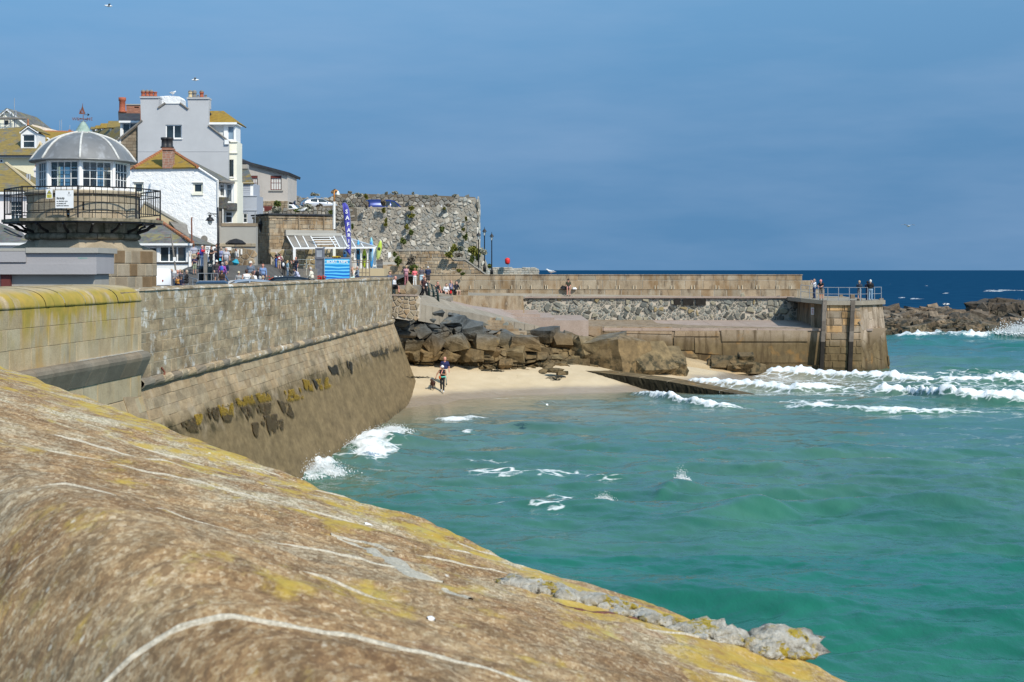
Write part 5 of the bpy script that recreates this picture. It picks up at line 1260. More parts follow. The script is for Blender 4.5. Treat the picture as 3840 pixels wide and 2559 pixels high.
for k,(a,rr,w) in enumerate(((.4,1.35,.3),(1.1,1.4,.35),(2.3,1.45,.3),(3.6,1.45,.42),(3.2,1.45,.4),(4.6,1.4,.3))):
 p=lcv+Vector((rr*math.sin(a),-rr*math.cos(a),0));MB().box((p.x-w/2,p.y-.04,zl0),(p.x+w/2,p.y+.04,zl1-.1 if k>2 else zl0+.55)).build('inner_curtain' if k>2 else 'equipment_box',M['curtain'] if k>2 else M['gutter'],lh)
ze,ztop=Lz(1,1048),Lz(1,650);Rd=1.95
_dz=[0,.15,.367,.57,.747,.873,.96,1.0];_dr=[1,.935,.845,.73,.585,.41,.23,.13]
prof=[(Rd*float(np.interp(q,_dz,_dr)),ze+(ztop-ze)*q) for q in np.sin(np.linspace(0,1,15)*math.pi/2)]
for k in range(8): # dome panels
 vs=[];n=8
 for (r_,z) in prof:
  for j in range(n+1):
   a=LA+R(45)*(k+j/n);fl=1-.035*math.sin(math.pi*j/n);vs.append(lcv+Vector((r_*fl*math.sin(a),-r_*fl*math.cos(a),z)))
 MB().add(vs,[(i*(n+1)+j,i*(n+1)+j+1,(i+1)*(n+1)+j+1,(i+1)*(n+1)+j) for i in range(14) for j in range(n)]).build('dome_panel',M['leadgrey'],lh,True)
 a=LA+R(45)*k;d_=Vector((math.sin(a),-math.cos(a),0));MB().tube([lcv+d_*(r_+.01)+UP*(z+.01) for (r_,z) in prof],.045,8).build('dome_rib',flat('pale_lead_rib',(.52,.51,.48),.6,.2,10) if k==0 else bpy.data.materials['pale_lead_rib'],lh,True)
MB().lathe(lcv,[(Rd*.8,ze-.06),(Rd+.03,ze-.05),(Rd+.04,ze),(Rd-.02,ze+.03)],32).build('dome_rim',M['leadgrey'],lh,True)
zc0,zc1=Lz(1,652),Lz(1,505)
verd=NT('verdigris_copper');verd.color(verd.ramp(verd.noise(4,5,.6),[(.3,(.16,.24,.20)),(.7,(.33,.42,.36))])).set(Roughness=.7)
MB().lathe(lcv,[(.34,zc0-.10),(.33,zc0+.0),(.28,zc0+.03)],24).build('dome_collar',bpy.data.materials['pale_lead_rib'],lh,True)
pr=[]
for i in range(7):
 f_=i/7;r_=.265*(1-f_)**.85+.03;z=zc0+.02+(zc1-zc0)*f_;pr+=[(r_+.012,z),(r_+.004,z+.035)]
pr+=[(.025,zc1),(.02,zc1+.05)]
MB().lathe(lcv,pr,20).build('finial_cone',verd.m,lh)
rust=flat('rusty_iron',(.18,.07,.045),.8,.35,12)
wv=thing('weather_vane','rusty weather vane with a sailing boat and compass letters on the dome','weather vane',(LX,LD_,zc1))
MB().tube([lcv+UP*zc1,lcv+UP*(Lz(1,400))],.014,6).build('mast',rust,wv)
zca=Lz(1,462)
for a in (R(78),R(168)):
 d_=Vector((math.cos(a-R(90))*1,math.sin(a-R(90)),0));d_=Vector((math.sin(a),-math.cos(a),0))
 MB().tube([lcv-d_*.28+UP*zca,lcv+d_*.28+UP*zca],.012,5).build('compass_arm',rust,wv)
def text(body,size,fr,x,z,out,mat,parent,align='LEFT',ext=.002,name='lettering',bold=0.0,sx=1.0):
 cu=bpy.data.curves.new(name,'FONT');cu.body=body;cu.size=size;cu.align_x=align;cu.extrude=ext;cu.offset=bold;cu.resolution_u=2
 o=bpy.data.objects.new(name,cu);me=bpy.data.meshes.new_from_object(o);bpy.data.objects.remove(o);bpy.data.curves.remove(cu)
 me.materials.clear();me.materials.append(mat);at=me.color_attributes.new('tint','FLOAT_COLOR','POINT');at.data.foreach_set('color',np.ones(len(me.vertices)*4,np.float32))
 o=bpy.data.objects.new(name,me);col.objects.link(o)
 p=fr.pt(x,z,out)-world_origin(parent);zx=fr.x;m_=Matrix((zx,UP,-fr.x.cross(UP)*-1)).transposed()
 o.parent=parent;o.matrix_local=Matrix.Translation(p)@m_.to_4x4()@Matrix.Diagonal((sx,1,1,1));return o
fv=Frame((LX,LD_,0),0.0)
for ch,dx in (('W',-.34),('S',-.20),('N',.20),('E',.32)):text(ch,.17,fv,dx,zca-.06,0.0,rust,wv,'CENTER',.006,'compass_letter')
for s_ in (-1,1):
 for dx in (.06,.12,.18):MB().tube([lcv+Vector((s_*dx,0,zca)),lcv+Vector((s_*dx*.8,0,zca-.09)),lcv+Vector((s_*dx*.4,0,zca-.1))],.006,4).build('scroll',rust,wv)
kz=lambda x,y:Vector((LX+(x-1140)*kl,LD_,Lz(1,y)))
for poly in ([(1130,255),(1136,300),(1165,380),(1135,372),(1118,330)],[(1125,290),(1118,380),(1095,376)],[(1096,325),(1108,378),(1088,372)]):MB().poly_ext([kz(*q) for q in poly],(0,.012,0)).build('sail',rust,wv)
MB().poly_ext([kz(*q) for q in ((1080,375),(1172,378),(1160,395),(1086,395))],(0,.014,0)).build('hull',rust,wv)
MB().tube([kz(1132,250),kz(1132,380)],.008,5).build('boat_mast',rust,wv)
MB().poly_ext([kz(*q) for q in ((1150,402),(1200,402),(1198,382),(1228,405),(1198,425),(1200,407),(1150,407))],(0,.012,0)).build('arrow',M['iron'],wv)
# two signs on the balcony rail
pk,qk=octp(rr_,0,7),octp(rr_,0,8)
fS=Frame(pk,math.atan2(qk.y-pk.y,qk.x-pk.x))
r_=rect(fS,2,750,264,990,505);sg=thing('warning_sign','white board sign reading Strictly no climbing on the balcony railing','sign',tuple(fS.pt((r_[0]+r_[2])/2,r_[1],.05)))
MB().fbox(fS,*r_,.04,.06).build('board',M['white'],sg);tk=flat('sign_ink',(.03,.035,.03),.6)
hh=r_[3]-r_[1];ww_=r_[2]-r_[0]
text('Strictly',hh*.17,fS,r_[0]+.07*ww_,r_[1]+hh*.50,.062,tk,sg,bold=.004)
for i,tx in enumerate(('no climbing onto','or jumping off','lighthouse balcony')):text(tx,hh*.098,fS,r_[0]+.07*ww_,r_[1]+hh*(.36-.125*i),.062,tk,sg,bold=.002)
text('COUNCIL',hh*.055,fS,r_[0]+.78*ww_,r_[1]+hh*.67,.062,flat('sign_grey_ink',(.35,.35,.36),.6),sg,'CENTER')
mb=MB();cx_,cz__=r_[0]+.76*ww_,r_[1]+hh*.84
mb.poly_ext([fS.pt(cx_+a*ww_,cz__+b*hh,.061) for a,b in ((-.03,.03),(.03,.03),(.03,-.01),(0,-.06),(-.03,-.01))],fS.n*.002);mb.poly_ext([fS.pt(cx_+a*ww_,cz__+b*hh,.061) for a,b in ((-.015,.035),(.02,.035),(.03,.07),(0,.06),(-.01,.10))],fS.n*.002);mb.fbox(fS,cx_-.13*ww_,cz__-.085*hh,cx_+.13*ww_,cz__-.08*hh,.06,.062);mb.build('crest',tk,sg)
r_=rect(fS,2,626,250,711,376);s2=thing('caution_sign','small yellow triangle caution sign on the balcony railing','sign',tuple(fS.pt(r_[0],r_[1],.05)))
MB().fbox(fS,*r_,.04,.06).build('board',M['white'],s2);w_=r_[2]-r_[0];h_=r_[3]-r_[1]
MB().poly_ext([fS.pt(r_[0]+w_*a,r_[1]+h_*b,.061) for a,b in ((.12,.50),(.88,.50),(.5,.93))],fS.n*.003).build('triangle_border',M['iron'],s2)
yl=flat('sign_yellow',(.62,.55,.10),.6)
MB().poly_ext([fS.pt(r_[0]+w_*a,r_[1]+h_*b,.0645) for a,b in ((.22,.535),(.78,.535),(.5,.86))],fS.n*.002).build('triangle',yl,s2)
MB().poly_ext([fS.pt(r_[0]+w_*a,r_[1]+h_*b,.067) for a,b in ((.36,.56),(.44,.64),(.40,.70),(.52,.68),(.46,.76),(.60,.62),(.55,.56))],fS.n*.002).build('falling_figure',M['iron'],s2)
MB().fbox(fS,r_[0]+w_*.1,r_[1]+h_*.06,r_[2]-w_*.1,r_[1]+h_*.45,.06,.062).build('text_panel',yl,s2)
for i,tx in enumerate(('CAUTION','Slippery','Surface')):text(tx,h_*.11,fS,(r_[0]+r_[2])/2,r_[1]+h_*(.33-.115*i),.063,tk,s2,'CENTER')
# ================================================================== lilac-grey quay kiosk
kd=50.0;kf=FD(kd);kq=thing('quay_kiosk','low lilac-grey flat-roofed kiosk in front of the lighthouse','kiosk',tuple(C(2,650,1470,kd)))
r_=rect(kf,2,-700,1100,1290,1382);MB().box((r_[0],kd,r_[1]),(r_[2],kd+2.2,r_[3])).build('body',M['lilac'],kq)
r_=rect(kf,2,-700,1250,1286,1384);MB().box((r_[0],kd-.04,r_[1]-.01),(r_[2]+.02,kd,r_[3])).build('lower_band',M['lilac'],kq)
r_=rect(kf,2,358,1032,1325,1102);MB().box((r_[0],kd-.12,r_[1]),(r_[2],kd+2.3,r_[3])).build('roof_slab',M['concrete'],kq)
r_=rect(kf,2,-700,1040,380,1078);MB().box((r_[0],kd-.10,r_[1]),(r_[2],kd+2.3,r_[3])).build('roof_slab',M['concrete'],kq)
r_=rect(kf,2,-700,1080,355,1225);MB().box((r_[0],kd-.09,r_[1]),(r_[2],kd,r_[3]-.003)).build('raised_panel',M['lilac'],kq)
r_=rect(kf,2,-300,1384,1240,1700);MB().box((r_[0],kd+.25,6.4),(r_[2],kd+2.0,r_[3])).build('plinth',M['concrete'],kq)
r_=rect(kf,2,35,1388,125,1500);MB().box((r_[0]-.1,kd+.1,6.4),(r_[2],kd+.3,r_[3])).build('maroon_panel',M['darkred'],kq)
gm=flat('green_graffiti_ink',(.12,.38,.33),.7);text('rebow',.09,kf,*kf.px(2,1045,1180),.003,gm,kq,sx=1.3,name='graffiti')
# ================================================================== town houses
# --- pinkish white house at the left edge (d 105)
d=105.0;f_=FD(d);h1=thing('pink_house','pinkish white house with lichened hip roof at the picture edge beside the lighthouse','house',tuple(C(2,150,1000,d)))
wr=rect(f_,2,132,405,302,662)
facade('wall',h1,f_,f_.pl(2,[(-700,1100),(-700,290),(520,290),(520,1100)]),M['pinkwhite'],5,[wr]);window(h1,f_,wr,3,4,.07,.03,sill=.05)
roofslab('roof',h1,[C(1,-900,1462,d-.3),C(1,525,1430,d-.3),C(1,85,1070,d+4),C(1,-900,1065,d+4)],M['slate_moss'])
MB().tube([C(1,85,1068,d+4),C(1,522,1428,d-.32)],.12,6).build('hip_tiles',M['ochre_render'],h1);roofslab('roof_return',h1,[C(1,85,1070,d+4),C(1,525,1430,d-.3),C(1,525,1430,d-.3)+Vector((0,8,0))],M['slate_moss'])
MB().box((f_.px(2,-700,300)[0],d-.4,f_.px(2,0,322)[1]),(f_.px(2,505,300)[0],d-.25,f_.px(2,0,290)[1])).build('gutter',M['white'],h1)
for xx in (370,403):p=C(1,xx,1310,d+2.3);MB().tube([p,C(1,xx,1215,d+2.3)],.09,8).build('flue',M['steel'],h1)
# pale pilaster chimney right of it
h1b=thing('pale_chimney_stack','tall pale pink chimney stack between cream house and lantern','chimney',tuple(C(1,497,1420,112)));f_=FD(112)
r_=rect(f_,1,465,1170,528,1700);MB().box((r_[0],112,8),(r_[2],113,r_[3])).build('stack',M['pinkwhite'],h1b);r_=rect(f_,1,458,1140,535,1170);MB().box((r_[0],111.9,r_[1]),(r_[2],113.1,r_[3])).build('cap',M['pinkwhite'],h1b)
r_=rect(f_,1,466,1115,532,1140);MB().box((r_[0]+.05,112.0,r_[1]),(r_[2]-.05,113,r_[3])).build('crown',M['pinkwhite'],h1b);pot(h1b,C(1,510,1112,112.5),.6,.16)
# --- low slate-roofed shed in front of the pink house
d=92.0;f_=FD(d);h2=thing('slate_roofed_shed','low white shed with grey slate roof left of the lighthouse base','shed',tuple(C(2,150,1080,d)))
roofslab('roof',h2,[C(2,-500,965,d),C(2,420,965,d),C(2,300,830,d+3),C(2,0,700,d+4.2),C(2,-500,690,d+4.2)],M['slate'])
facade('wall',h2,FD(d+.25),FD(d+.25).pl(2,[(-500,1300),(-500,975),(400,975),(400,1300)]),M['white'],3);MB().box((f_.px(2,-500,0)[0],d-.12,f_.px(2,0,1000)[1]),(f_.px(2,400,0)[0],d,f_.px(2,0,966)[1])).build('gutter',M['white'],h2)
MB().tube([C(2,60,775,d+2.9),C(2,290,885,d+1.5)],.07,4).build('roof_light_edge',M['gutter'],h2)
# --- cream house with dormer
d=165.0;f_=FD(d);h3=thing('cream_house','cream house with lichened slate roof and white gabled dormer','house',tuple(C(1,250,1500,d)))
facade('wall',h3,f_,f_.pl(1,[(-700,1700),(-700,985),(600,985),(600,1700)]),M['cream'],6)
wr=rect(f_,1,-30,1010,45,1065);window(h3,f_,wr,2,1,.1,.05,out=.03)
roofslab('roof',h3,[C(1,-900,968,d-.6),C(1,640,968,d-.6),C(1,430,560,d+6.5),C(1,330,560,d+6.5),C(1,20,830,d+2),C(1,-400,800,d+2)][0:4]+[C(1,-900,700,d+3.8)],M['slate_moss'])
roofslab('roof_side',h3,[C(1,640,968,d-.6),C(1,760,850,d+9),C(1,430,560,d+6.5)],M['slate_gold'])
MB().tube([C(1,640,966,d-.6),C(1,430,560,d+6.5)],.14,6).build('hip_tiles',M['ochre_render'],h3);MB().box((f_.px(1,-700,0)[0],d-.8,f_.px(1,0,985)[1]),(f_.px(1,600,0)[0],d-.55,f_.px(1,0,963)[1])).build('gutter',M['gutter'],h3)
dm=d+1.2;fm=FD(dm);wr=rect(fm,1,308,675,472,858)
facade('dormer',h3,fm,fm.pl(1,[(285,880),(285,660),(385,582),(498,660),(498,880)]),M['white'],3.2,[wr]);dw=window(h3,fm,wr,1,2,.09,.07,name='dormer_window')
for a,b in (((268,662),(385,572)),((385,572),(520,660))):
 p,q_=C(1,*a,dm-.25),C(1,*b,dm-.25);mb=MB();mb.poly_ext([p,q_,q_+UP*.22,p+UP*.22],(0,.12,0));mb.build('bargeboard',M['white'],h3)
 roofslab('dormer_roof',h3,[p+UP*.25,q_+UP*.25,q_+Vector((0,4.5,.25)),p+Vector((0,4.5,.25))],M['slate_moss'],.1)
MB().lathe(C(1,383,575,dm),[(.14,0),(.16,.25),(.08,.4),(.1,.75),(.03,.95)],8).build('finial',M['ridge'],h3)
MB().box((C(1,283,0,dm).x,dm-.08,fm.px(1,0,900)[1]),(C(1,500,0,dm).x,dm+.05,fm.px(1,0,878)[1])).build('dormer_sill',M['offwhite'],h3)
# --- house with red ridge behind
d=190.0;h4=thing('red_ridged_house','house with lichened roof and red ridge tiles behind the dormer','house',tuple(C(1,780,900,d)))
roofslab('roof',h4,[C(1,480,745,d),C(1,980,745,d),C(1,958,640,d+5),C(1,430,620,d+5)],M['slate_gold'])
for k in range(22):a=C(1,440+23.5*k,634+.6*k,d+5);MB().tube([a,a+Vector((.72,0,0))],[.16,.19],6).build('ridge_tile',M['ridge'],h4)
f_=FD(d+.4);facade('wall',h4,f_,f_.pl(1,[(480,1000),(480,745),(980,745),(980,1000)]),M['white'],4);window(h4,f_,rect(f_,1,690,725+20,790,800),2,1,.12,.06,out=.03)
MB().poly_ext([C(1,*q,d-.3) for q in ((630,720),(650,715),(725,775),(705,780))],(0,.3,0)).build('bargeboard',M['white'],h4);MB().box((C(1,935,640,d+5).x,d+5,C(1,935,655,d+5).z),(C(1,960,640,d+5).x,d+5.6,C(1,945,608,d+5).z)).build('chimney',M['brick'],h4)
# --- house under scaffolding
d=215.0;f_=FD(d);h5=thing('scaffolded_house','white gabled house being re-roofed at the far left','house',tuple(C(1,150,800,d)))
facade('wall',h5,f_,f_.pl(1,[(-300,900),(-300,620),(-20,400),(88,318),(190,400),(360,560),(360,900)]),M['palecream'],8,[])
for a,b in (((-200,560),(88,312)),((88,312),(400,560))):p,q_=C(1,*a,d-.5),C(1,*b,d-.5);roofslab('roof',h5,[p,q_,q_+Vector((1.5,9,-.4)),p+Vector((1.5,9,-.4))],M['slate'],.15);MB().poly_ext([p-UP*.02,q_-UP*.02,q_-UP*.35,p-UP*.35],(0,.15,0)).build('bargeboard',M['white'],h5)
for (x0,y0,x1,y1) in ((62,480,118,540),(0,650,80,680),(120,650,220,680)):window(h5,f_,rect(f_,1,x0,y0,x1,y1),1,1,.12,.05,M['gutter'],out=.05)
wr=rect(f_,1,-40,700,230,750);MB().fbox(f_,*wr,0,.2).build('lower_fascia',M['white'],h5)
roofslab('boarded_roof',h5,[C(1,435,535,d),C(1,800,625,d),C(1,560,625,d-4),C(1,480,600,d-4)],flat('new_roof_boards',(.62,.50,.38),.8,.2,3),.1)
scf=thing('scaffolding','steel scaffold poles round the white gabled house','scaffolding',tuple(C(1,150,780,d-1.5)))
for x in (-10,60,135,205,222):MB().tube([C(1,x,760,d-1.5),C(1,x,340 if x!=200 else 180,d-1.5)],.05,6).build('upright',M['steel'],scf)
MB().tube([C(1,197,640,d-1.4),C(1,197,178,d-1.4)],.055,6).build('upright',M['steel'],scf)
for y,x1 in ((350,230),(395,200),(440,360),(470,355),(600,330),(640,220)):MB().tube([C(1,-120,y,d-1.5),C(1,x1,y,d-1.5)],.045,6).build('ledger',M['steel'],scf)
for (a,b) in (((0,610),(190,480)),((60,470),(200,350)),((110,600),(110,740))):MB().tube([C(1,*a,d-1.6),C(1,*b,d-1.6)],.045,6).build('brace',M['steel'],scf)
for y0,x0,x1 in ((452,-120,362),(690,-120,240)):r_=rect(FD(d-1.9),1,x0,y0-10,x1,y0+10);MB().box((r_[0],d-2.2,r_[1]),(r_[2],d-1.2,r_[3])).build('platform_board',M['wood_grey'],scf)
for x,y0,y1 in ((818,480,620),(842,470,620),(955,545,640),(587,540,600),(995,600,660)):o=MB().tube([C(1,x,y1,205),C(1,x,y0,205)],.03,5).build('aerial_mast',M['steel']);tag(o,'thin roof aerial mast standing above the roofs, %s' % {818:'left of a close pair',842:'tallest of a close pair',955:'just right of the brick ridge end',587:'above the boarded roof',995:'short, next to the dome finial'}[x],'aerial')
# --- terrace of dormers
h6=thing('dormer_terrace','row of terraced houses with small lichened dormers behind the dome','terrace',tuple(C(1,1450,900,200)))
roofslab('roof',h6,[C(1,1180,900,190),C(1,1700,900,178),C(1,1640,560,186),C(1,1230,640,205)],M['slate_moss'])
for (x0,x1,yt,yb,d,mm) in ((1235,1300,568,650,206,'slate_moss'),(1298,1380,550,660,201,'slate_gold'),(1365,1480,522,700,196,'slate_gold'),(1462,1640,488,760,189,'slate_moss')):
 f_=FD(d);w=x1-x0;ye=yt+(yb-yt)*.32
 facade('dormer_cheek',h6,f_,f_.pl(1,[(x0+.22*w,yb+40),(x0+.22*w,ye),(x1+5,ye),(x1+5,yb+40)]),M['white'],2.2,[rect(f_,1,x0+.42*w,yb,x1,ye+10)])
 window(h6,f_,rect(f_,1,x0+.42*w,yb,x1,ye+10),2,1,.06,.05,M['white'],name='dormer_window')
 roofslab('dormer_roof',h6,[C(1,x0+.02*w,ye+3,d-.4),C(1,x1+.12*w,ye+3,d-.4),C(1,x1,yt,d+1.3),C(1,x0+.18*w,yt,d+1.3)],M[mm],.1);roofslab('dormer_roof_end',h6,[C(1,x0+.02*w,ye+3,d-.4),C(1,x0+.18*w,yt,d+1.3),C(1,x0+.02*w,ye+3,d-.4)+Vector((0,3.2,0))],M[mm],.1)
# --- tall grey gabled house
d=150.0;f_=FD(d);h7=thing('grey_gable_house','tall grey rendered house with twin chimney stacks and bay windows','house',tuple(C(3,800,1500,d)))
ol=f_.pl(3,[(255,1800),(255,492),(296,450),(287,160),(520,160),(515,285),(600,228),(785,230),(887,298),(877,172),(1143,172),(1140,508),(1352,690),(1388,742),(1388,1800)])
wr=rect(f_,3,603,495,806,668);facade('gable_wall',h7,f_,ol,M['greyrender'],.6,[wr]);window(h7,f_,wr,2,1,.10,.12,sill=.12)
for (x0,x1,y) in ((283,525,148),(870,1148,160)):
 r_=rect(f_,3,x0,y-6,x1,y+14);MB().box((r_[0],d-.12,r_[1]),(r_[2],d+1.3,r_[3])).build('stack_cap',M['greyrender'],h7);r2=rect(f_,3,x0+4,y+12,x1-4,y+130);MB().box((r2[0],d+.55,r2[1]),(r2[2],d+1.2,r2[3])).build('stack_back',M['greyrender'],h7)
for x,cw in ((323,1),(374,1),(424,1),(474,0)):pot(h7,C(3,x,140,d+.5),.45,.22 if cw else .2,None,bool(cw))
for x,mm in ((914,'ochre_render'),(966,'wood_grey'),(1055,None)):pot(h7,C(3,x,152,d+.5),.5,.22,M[mm] if mm else None,True)
for x in (1010,1100,1112):pot(h7,C(3,x,152,d+.5),.25,.09,M['wood_grey'])
r_=rect(f_,3,600,205,785,232);MB().box((r_[0],d-.1,r_[1]),(r_[2],d+.2,r_[3])).build('parapet_band',M['white'],h7)
MB().poly_ext([C(3,*q,d+2.5) for q in ((518,300),(530,140),(640,132),(770,140),(792,170),(790,300))],(0,2.5,0)).build('roof_ridge_wall',M['limewash'],h7)
for a,b in (((510,285),(600,222)),((785,224),(888,300)),((1138,505),(1410,715)),((310,440),(0,690))):MB().tube([C(3,*a,d-.08),C(3,*b,d-.08)],.10,6).build('verge_tiles',M['wood_grey'],h7)
r_=rect(f_,3,257,827,1386,832);MB().fbox(f_,*r_,-.02,.025).build('string_line',M['greyrender'],h7)
MB().fbox(f_,*rect(f_,3,1345,685,1398,742),-.1,.2).build('kneeler_block',M['white'],h7)
# its left wing of tan blockwork with big dormer and chimney
fw_=FD(d+.35);ol=fw_.pl(3,[(-180,1800),(-180,830),(0,690),(30,660),(253,500),(253,1800)]);facade('block_wall',h7,fw_,ol,M['tanblock'],.5,tint=(.6,.6,.6));ins=inpoly(ol)
ashlar(h7,fw_,fw_.px(3,20,0)[0],fw_.px(3,252,0)[0],fw_.px(3,0,1060)[1],fw_.px(3,0,505)[1],.31,(.62,.66),M['tanblock'],(.01,.025),.02,name='wall_block',inside=lambda x,z:ins(x,z+.16) and ins(x-.25,z+.2))
MB().poly_ext([C(3,*q,d+.1) for q in ((-12,725),(40,725),(40,655),(20,652),(-12,690))],(0,.4,0)).build('bargeboard_end',M['white'],h7)
fd_=FD(d+3);wr=rect(fd_,3,65,480,240,640);facade('dormer_front',h7,fd_,fd_.pl(3,[(35,760),(35,470),(285,470),(285,760)]),M['white'],2,[wr]);window(h7,fd_,wr,2,1,.06,.06,name='dormer_window',split=None)
roofslab('dormer_roof',h7,[C(3,15,450,d+2.6),C(3,285,450,d+2.6),C(3,285,352,d+5.5),C(3,10,352,d+5.5)],M['slate_dark']);MB().box((C(3,20,0,d+2.6).x,d+2.55,C(3,0,470,d+2.6).z),(C(3,287,0,d+2.6).x,d+2.75,C(3,0,445,d+2.6).z)).build('fascia',M['white'],h7)
dc=d+8;fc=FD(dc);r_=rect(fc,3,112,250,290,360);MB().box((r_[0],dc,r_[1]-1),(r_[2],dc+1.2,r_[3])).build('brick_stack',M['brick'],h7);bricks(h7,fc,r_[0],r_[1],r_[2],r_[3],M['brick'],.16,.5);MB().box((r_[0]-.05,dc-.08,r_[3]),(r_[2],dc+1.2,r_[3]+.12)).build('stack_top',M['concrete'],h7)
pot(h7,C(3,62,345,dc),1.6,.38);r_=rect(fc,3,10,340,115,365);MB().box((r_[0],dc,r_[1]),(r_[2],dc+1,r_[3])).build('stack_shoulder',M['ochre_render'],h7)
# right side: top dormer and cream bay tower
db=d+.9;fb=FD(db);wr1=rect(fb,3,1150,500,1332,720);wr2=rect(fb,3,1380,515,1456,683)
facade('dormer_front',h7,fb,fb.pl(3,[(1100,700),(1100,490),(1484,490),(1484,705),(1300,705)]),M['white'],2.5,[rect(fb,3,1150,500,1332,690),wr2]);window(h7,fb,rect(fb,3,1150,500,1332,690),2,1,.06,.04,name='dormer_window',glass=M['curtain']);window(h7,fb,wr2,1,1,.05,name='dormer_window',glass=glass_mat('pale_reflecting_glass',(.16,.22,.28)))
roofslab('dormer_roof',h7,[C(3,1100,465,db-.4),C(3,1506,467,db-.4),C(3,1330,322,db+2),C(3,1100,322,db+2)],M['slate_gold']);roofslab('dormer_roof_side',h7,[C(3,1506,467,db-.4),C(3,1506,467,db-.4)+Vector((0,5,0)),C(3,1330,322,db+2)],M['slate_gold'])
MB().box((C(3,1100,0,db).x,db-.5,C(3,0,492,db-.4).z),(C(3,1505,0,db).x,db+2.4,C(3,0,466,db-.4).z)).build('fascia',M['white'],h7)
wr3=rect(fb,3,1392,930,1455,1150);facade('bay_tower',h7,fb,fb.pl(3,[(1380,2400),(1380,705),(1494,705),(1494,2400)]),M['palecream'],3,[wr3]);window(h7,fb,wr3,1,1,.05,sill=.1)
for y in (706,846,1186):r_=rect(fb,3,1386,y-4,1502,y+8);MB().fbox(fb,*r_,-.3,.14).build('band_course',M['palecream'],h7)
roofslab('main_roof',h7,[C(3,300,300,d+.7),C(3,1140,300,d+.7),C(3,1140,300,d+.7)+Vector((0,9,-2)),C(3,300,300,d+.7)+Vector((0,9,-2))],M['slate_dark'],.2)
# --- white cottage
d=138.0;f_=FD(d);h8=thing('white_cottage','rough whitewashed cottage with golden lichened roof and brick chimney','house',tuple(C(3,700,1800,d)))
w1_,w2_=rect(f_,3,222,1232,313,1345),rect(f_,3,962,1230,1056,1348)
facade('wall',h8,f_,f_.pl(3,[(40,2300),(40,1120),(120,1075),(215,1022),(995,1022),(1250,1180),(1250,2300)]),M['limewash'],.7,[rect(f_,3,205,1215,328,1352),rect(f_,3,945,1220,1072,1352)],rev=.3)
for r_,bx in ((w1_,(205,1215,328,1352)),(w2_,(945,1220,1072,1352))):
 window(h8,f_,rect(f_,3,*bx),1,1,.16,out=-.12,frame=M['palecream']);q_=rect(f_,3,bx[0]-12,bx[3]+24,bx[2]+4,bx[3]);MB().fbox(f_,q_[0],q_[1],q_[2],q_[3],-.1,.12).build('window_ledge',M['palecream'],h8);q_=rect(f_,3,bx[0]-8,bx[1]-8,bx[2]+4,bx[1]);MB().fbox(f_,*q_,-.1,.1).build('lintel',M['offwhite'],h8)
roofslab('roof',h8,[C(3,205,1034,d-.25),C(3,1008,1026,d-.25),C(3,695,822,d+5),C(3,555,822,d+5)],M['slate_gold'])
roofslab('roof_side',h8,[C(3,1008,1026,d-.25),C(3,1330,1215,d+1),C(3,1330,1215,d+1)+Vector((0,9,.2)),C(3,695,822,d+5)],M['slate']);roofslab('roof_side',h8,[C(3,205,1034,d-.25),C(3,60,1130,d+1)+Vector((0,6,0)),C(3,555,822,d+5)],M['slate_gold'])
for a,b,n in (((205,1030,d-.3),(558,820,d+5),14),((1005,1020,d-.3),(690,820,d+5),14)):
 p,q_=C(3,*a),C(3,*b)
 for k in range(n):MB().tube([p.lerp(q_,k/n),p.lerp(q_,(k+.93)/n)],[.16,.13],6).build('hip_tile',M['ridge'],h8)
dc=d-.25;fc=FD(dc);r_=rect(fc,3,564,815,686,1042);MB().box((r_[0],dc,r_[1]),(r_[2],dc+1.0,r_[3])).build('chimney',M['mortar'],h8);bricks(h8,fc,r_[0],r_[1],r_[2],r_[3],M['brick'],.15,.42)
bricks(h8,Frame((r_[2],dc,0),R(90)),0,r_[1],1.0,r_[3],M['brick'],.15,.42)
for (a,b) in (((555,812),(693,795)),((560,797),(688,784))):q_=rect(fc,3,a[0],b[1],b[0],a[1]);MB().box((q_[0],dc-.1,q_[1]),(q_[2],dc+1.1,q_[3])).build('chimney_cap',M['brick'],h8)
for x in (597,650):pot(h8,C(3,x,784,dc+.5),.95,.38,M['gutter'])
MB().tube([C(3,1250,1190,d-.05),C(3,1005,1028,d-.15)],.09,6).build('verge',M['white'],h8);MB().tube([C(3,115,1078,d-.05),C(3,215,1022,d-.05)],.08,6).build('verge',M['ridge'],h8)
MB().tube([C(3,1256,1195,d-.1),C(3,1256,1700,d-.1)],.06,6).build('downpipe',M['offwhite'],h8)
# slate-hung oriels at its corner
h8b=thing('oriel_house','narrow house corner with white oriel windows and slate-hung panels','house',tuple(C(4,1250,980,141)))
d=140.0;f_=FD(d)
for (x0,x1,y0,y1,dd_) in ((1140,1232,135,320,139.4),(1232,1330,130,398,140)):
 fo=FD(dd_);facade('oriel',h8b,fo,fo.pl(4,[(x0,y1),(x0,y0),(x1,y0),(x1,y1)]),M['white'],1.6,[rect(fo,4,x0+12,y0+16,x1-18,y1-14)]);window(h8b,fo,rect(fo,4,x0+12,y0+16,x1-18,y1-14),1,2,.06,.06,glass=glass_mat('pale_bay_glass_%d' % x0,(.12,.13,.13)),split=.74)
for (x0,x1,y0,y1,dd_) in ((1138,1242,322,472,139.3),(1240,1362,398,492,139.9)):
 fo=FD(dd_);r_=rect(fo,4,x0,y0,x1,y1);MB().box((r_[0],dd_+.03,r_[1]),(r_[2],dd_+1.6,r_[3])).build('apron',M['slate'],h8b);ashlar(h8b,fo,r_[0],r_[2],r_[1],r_[3],.13,(.22,.26),M['slate'],(.01,.03),.01,name='hung_slate')
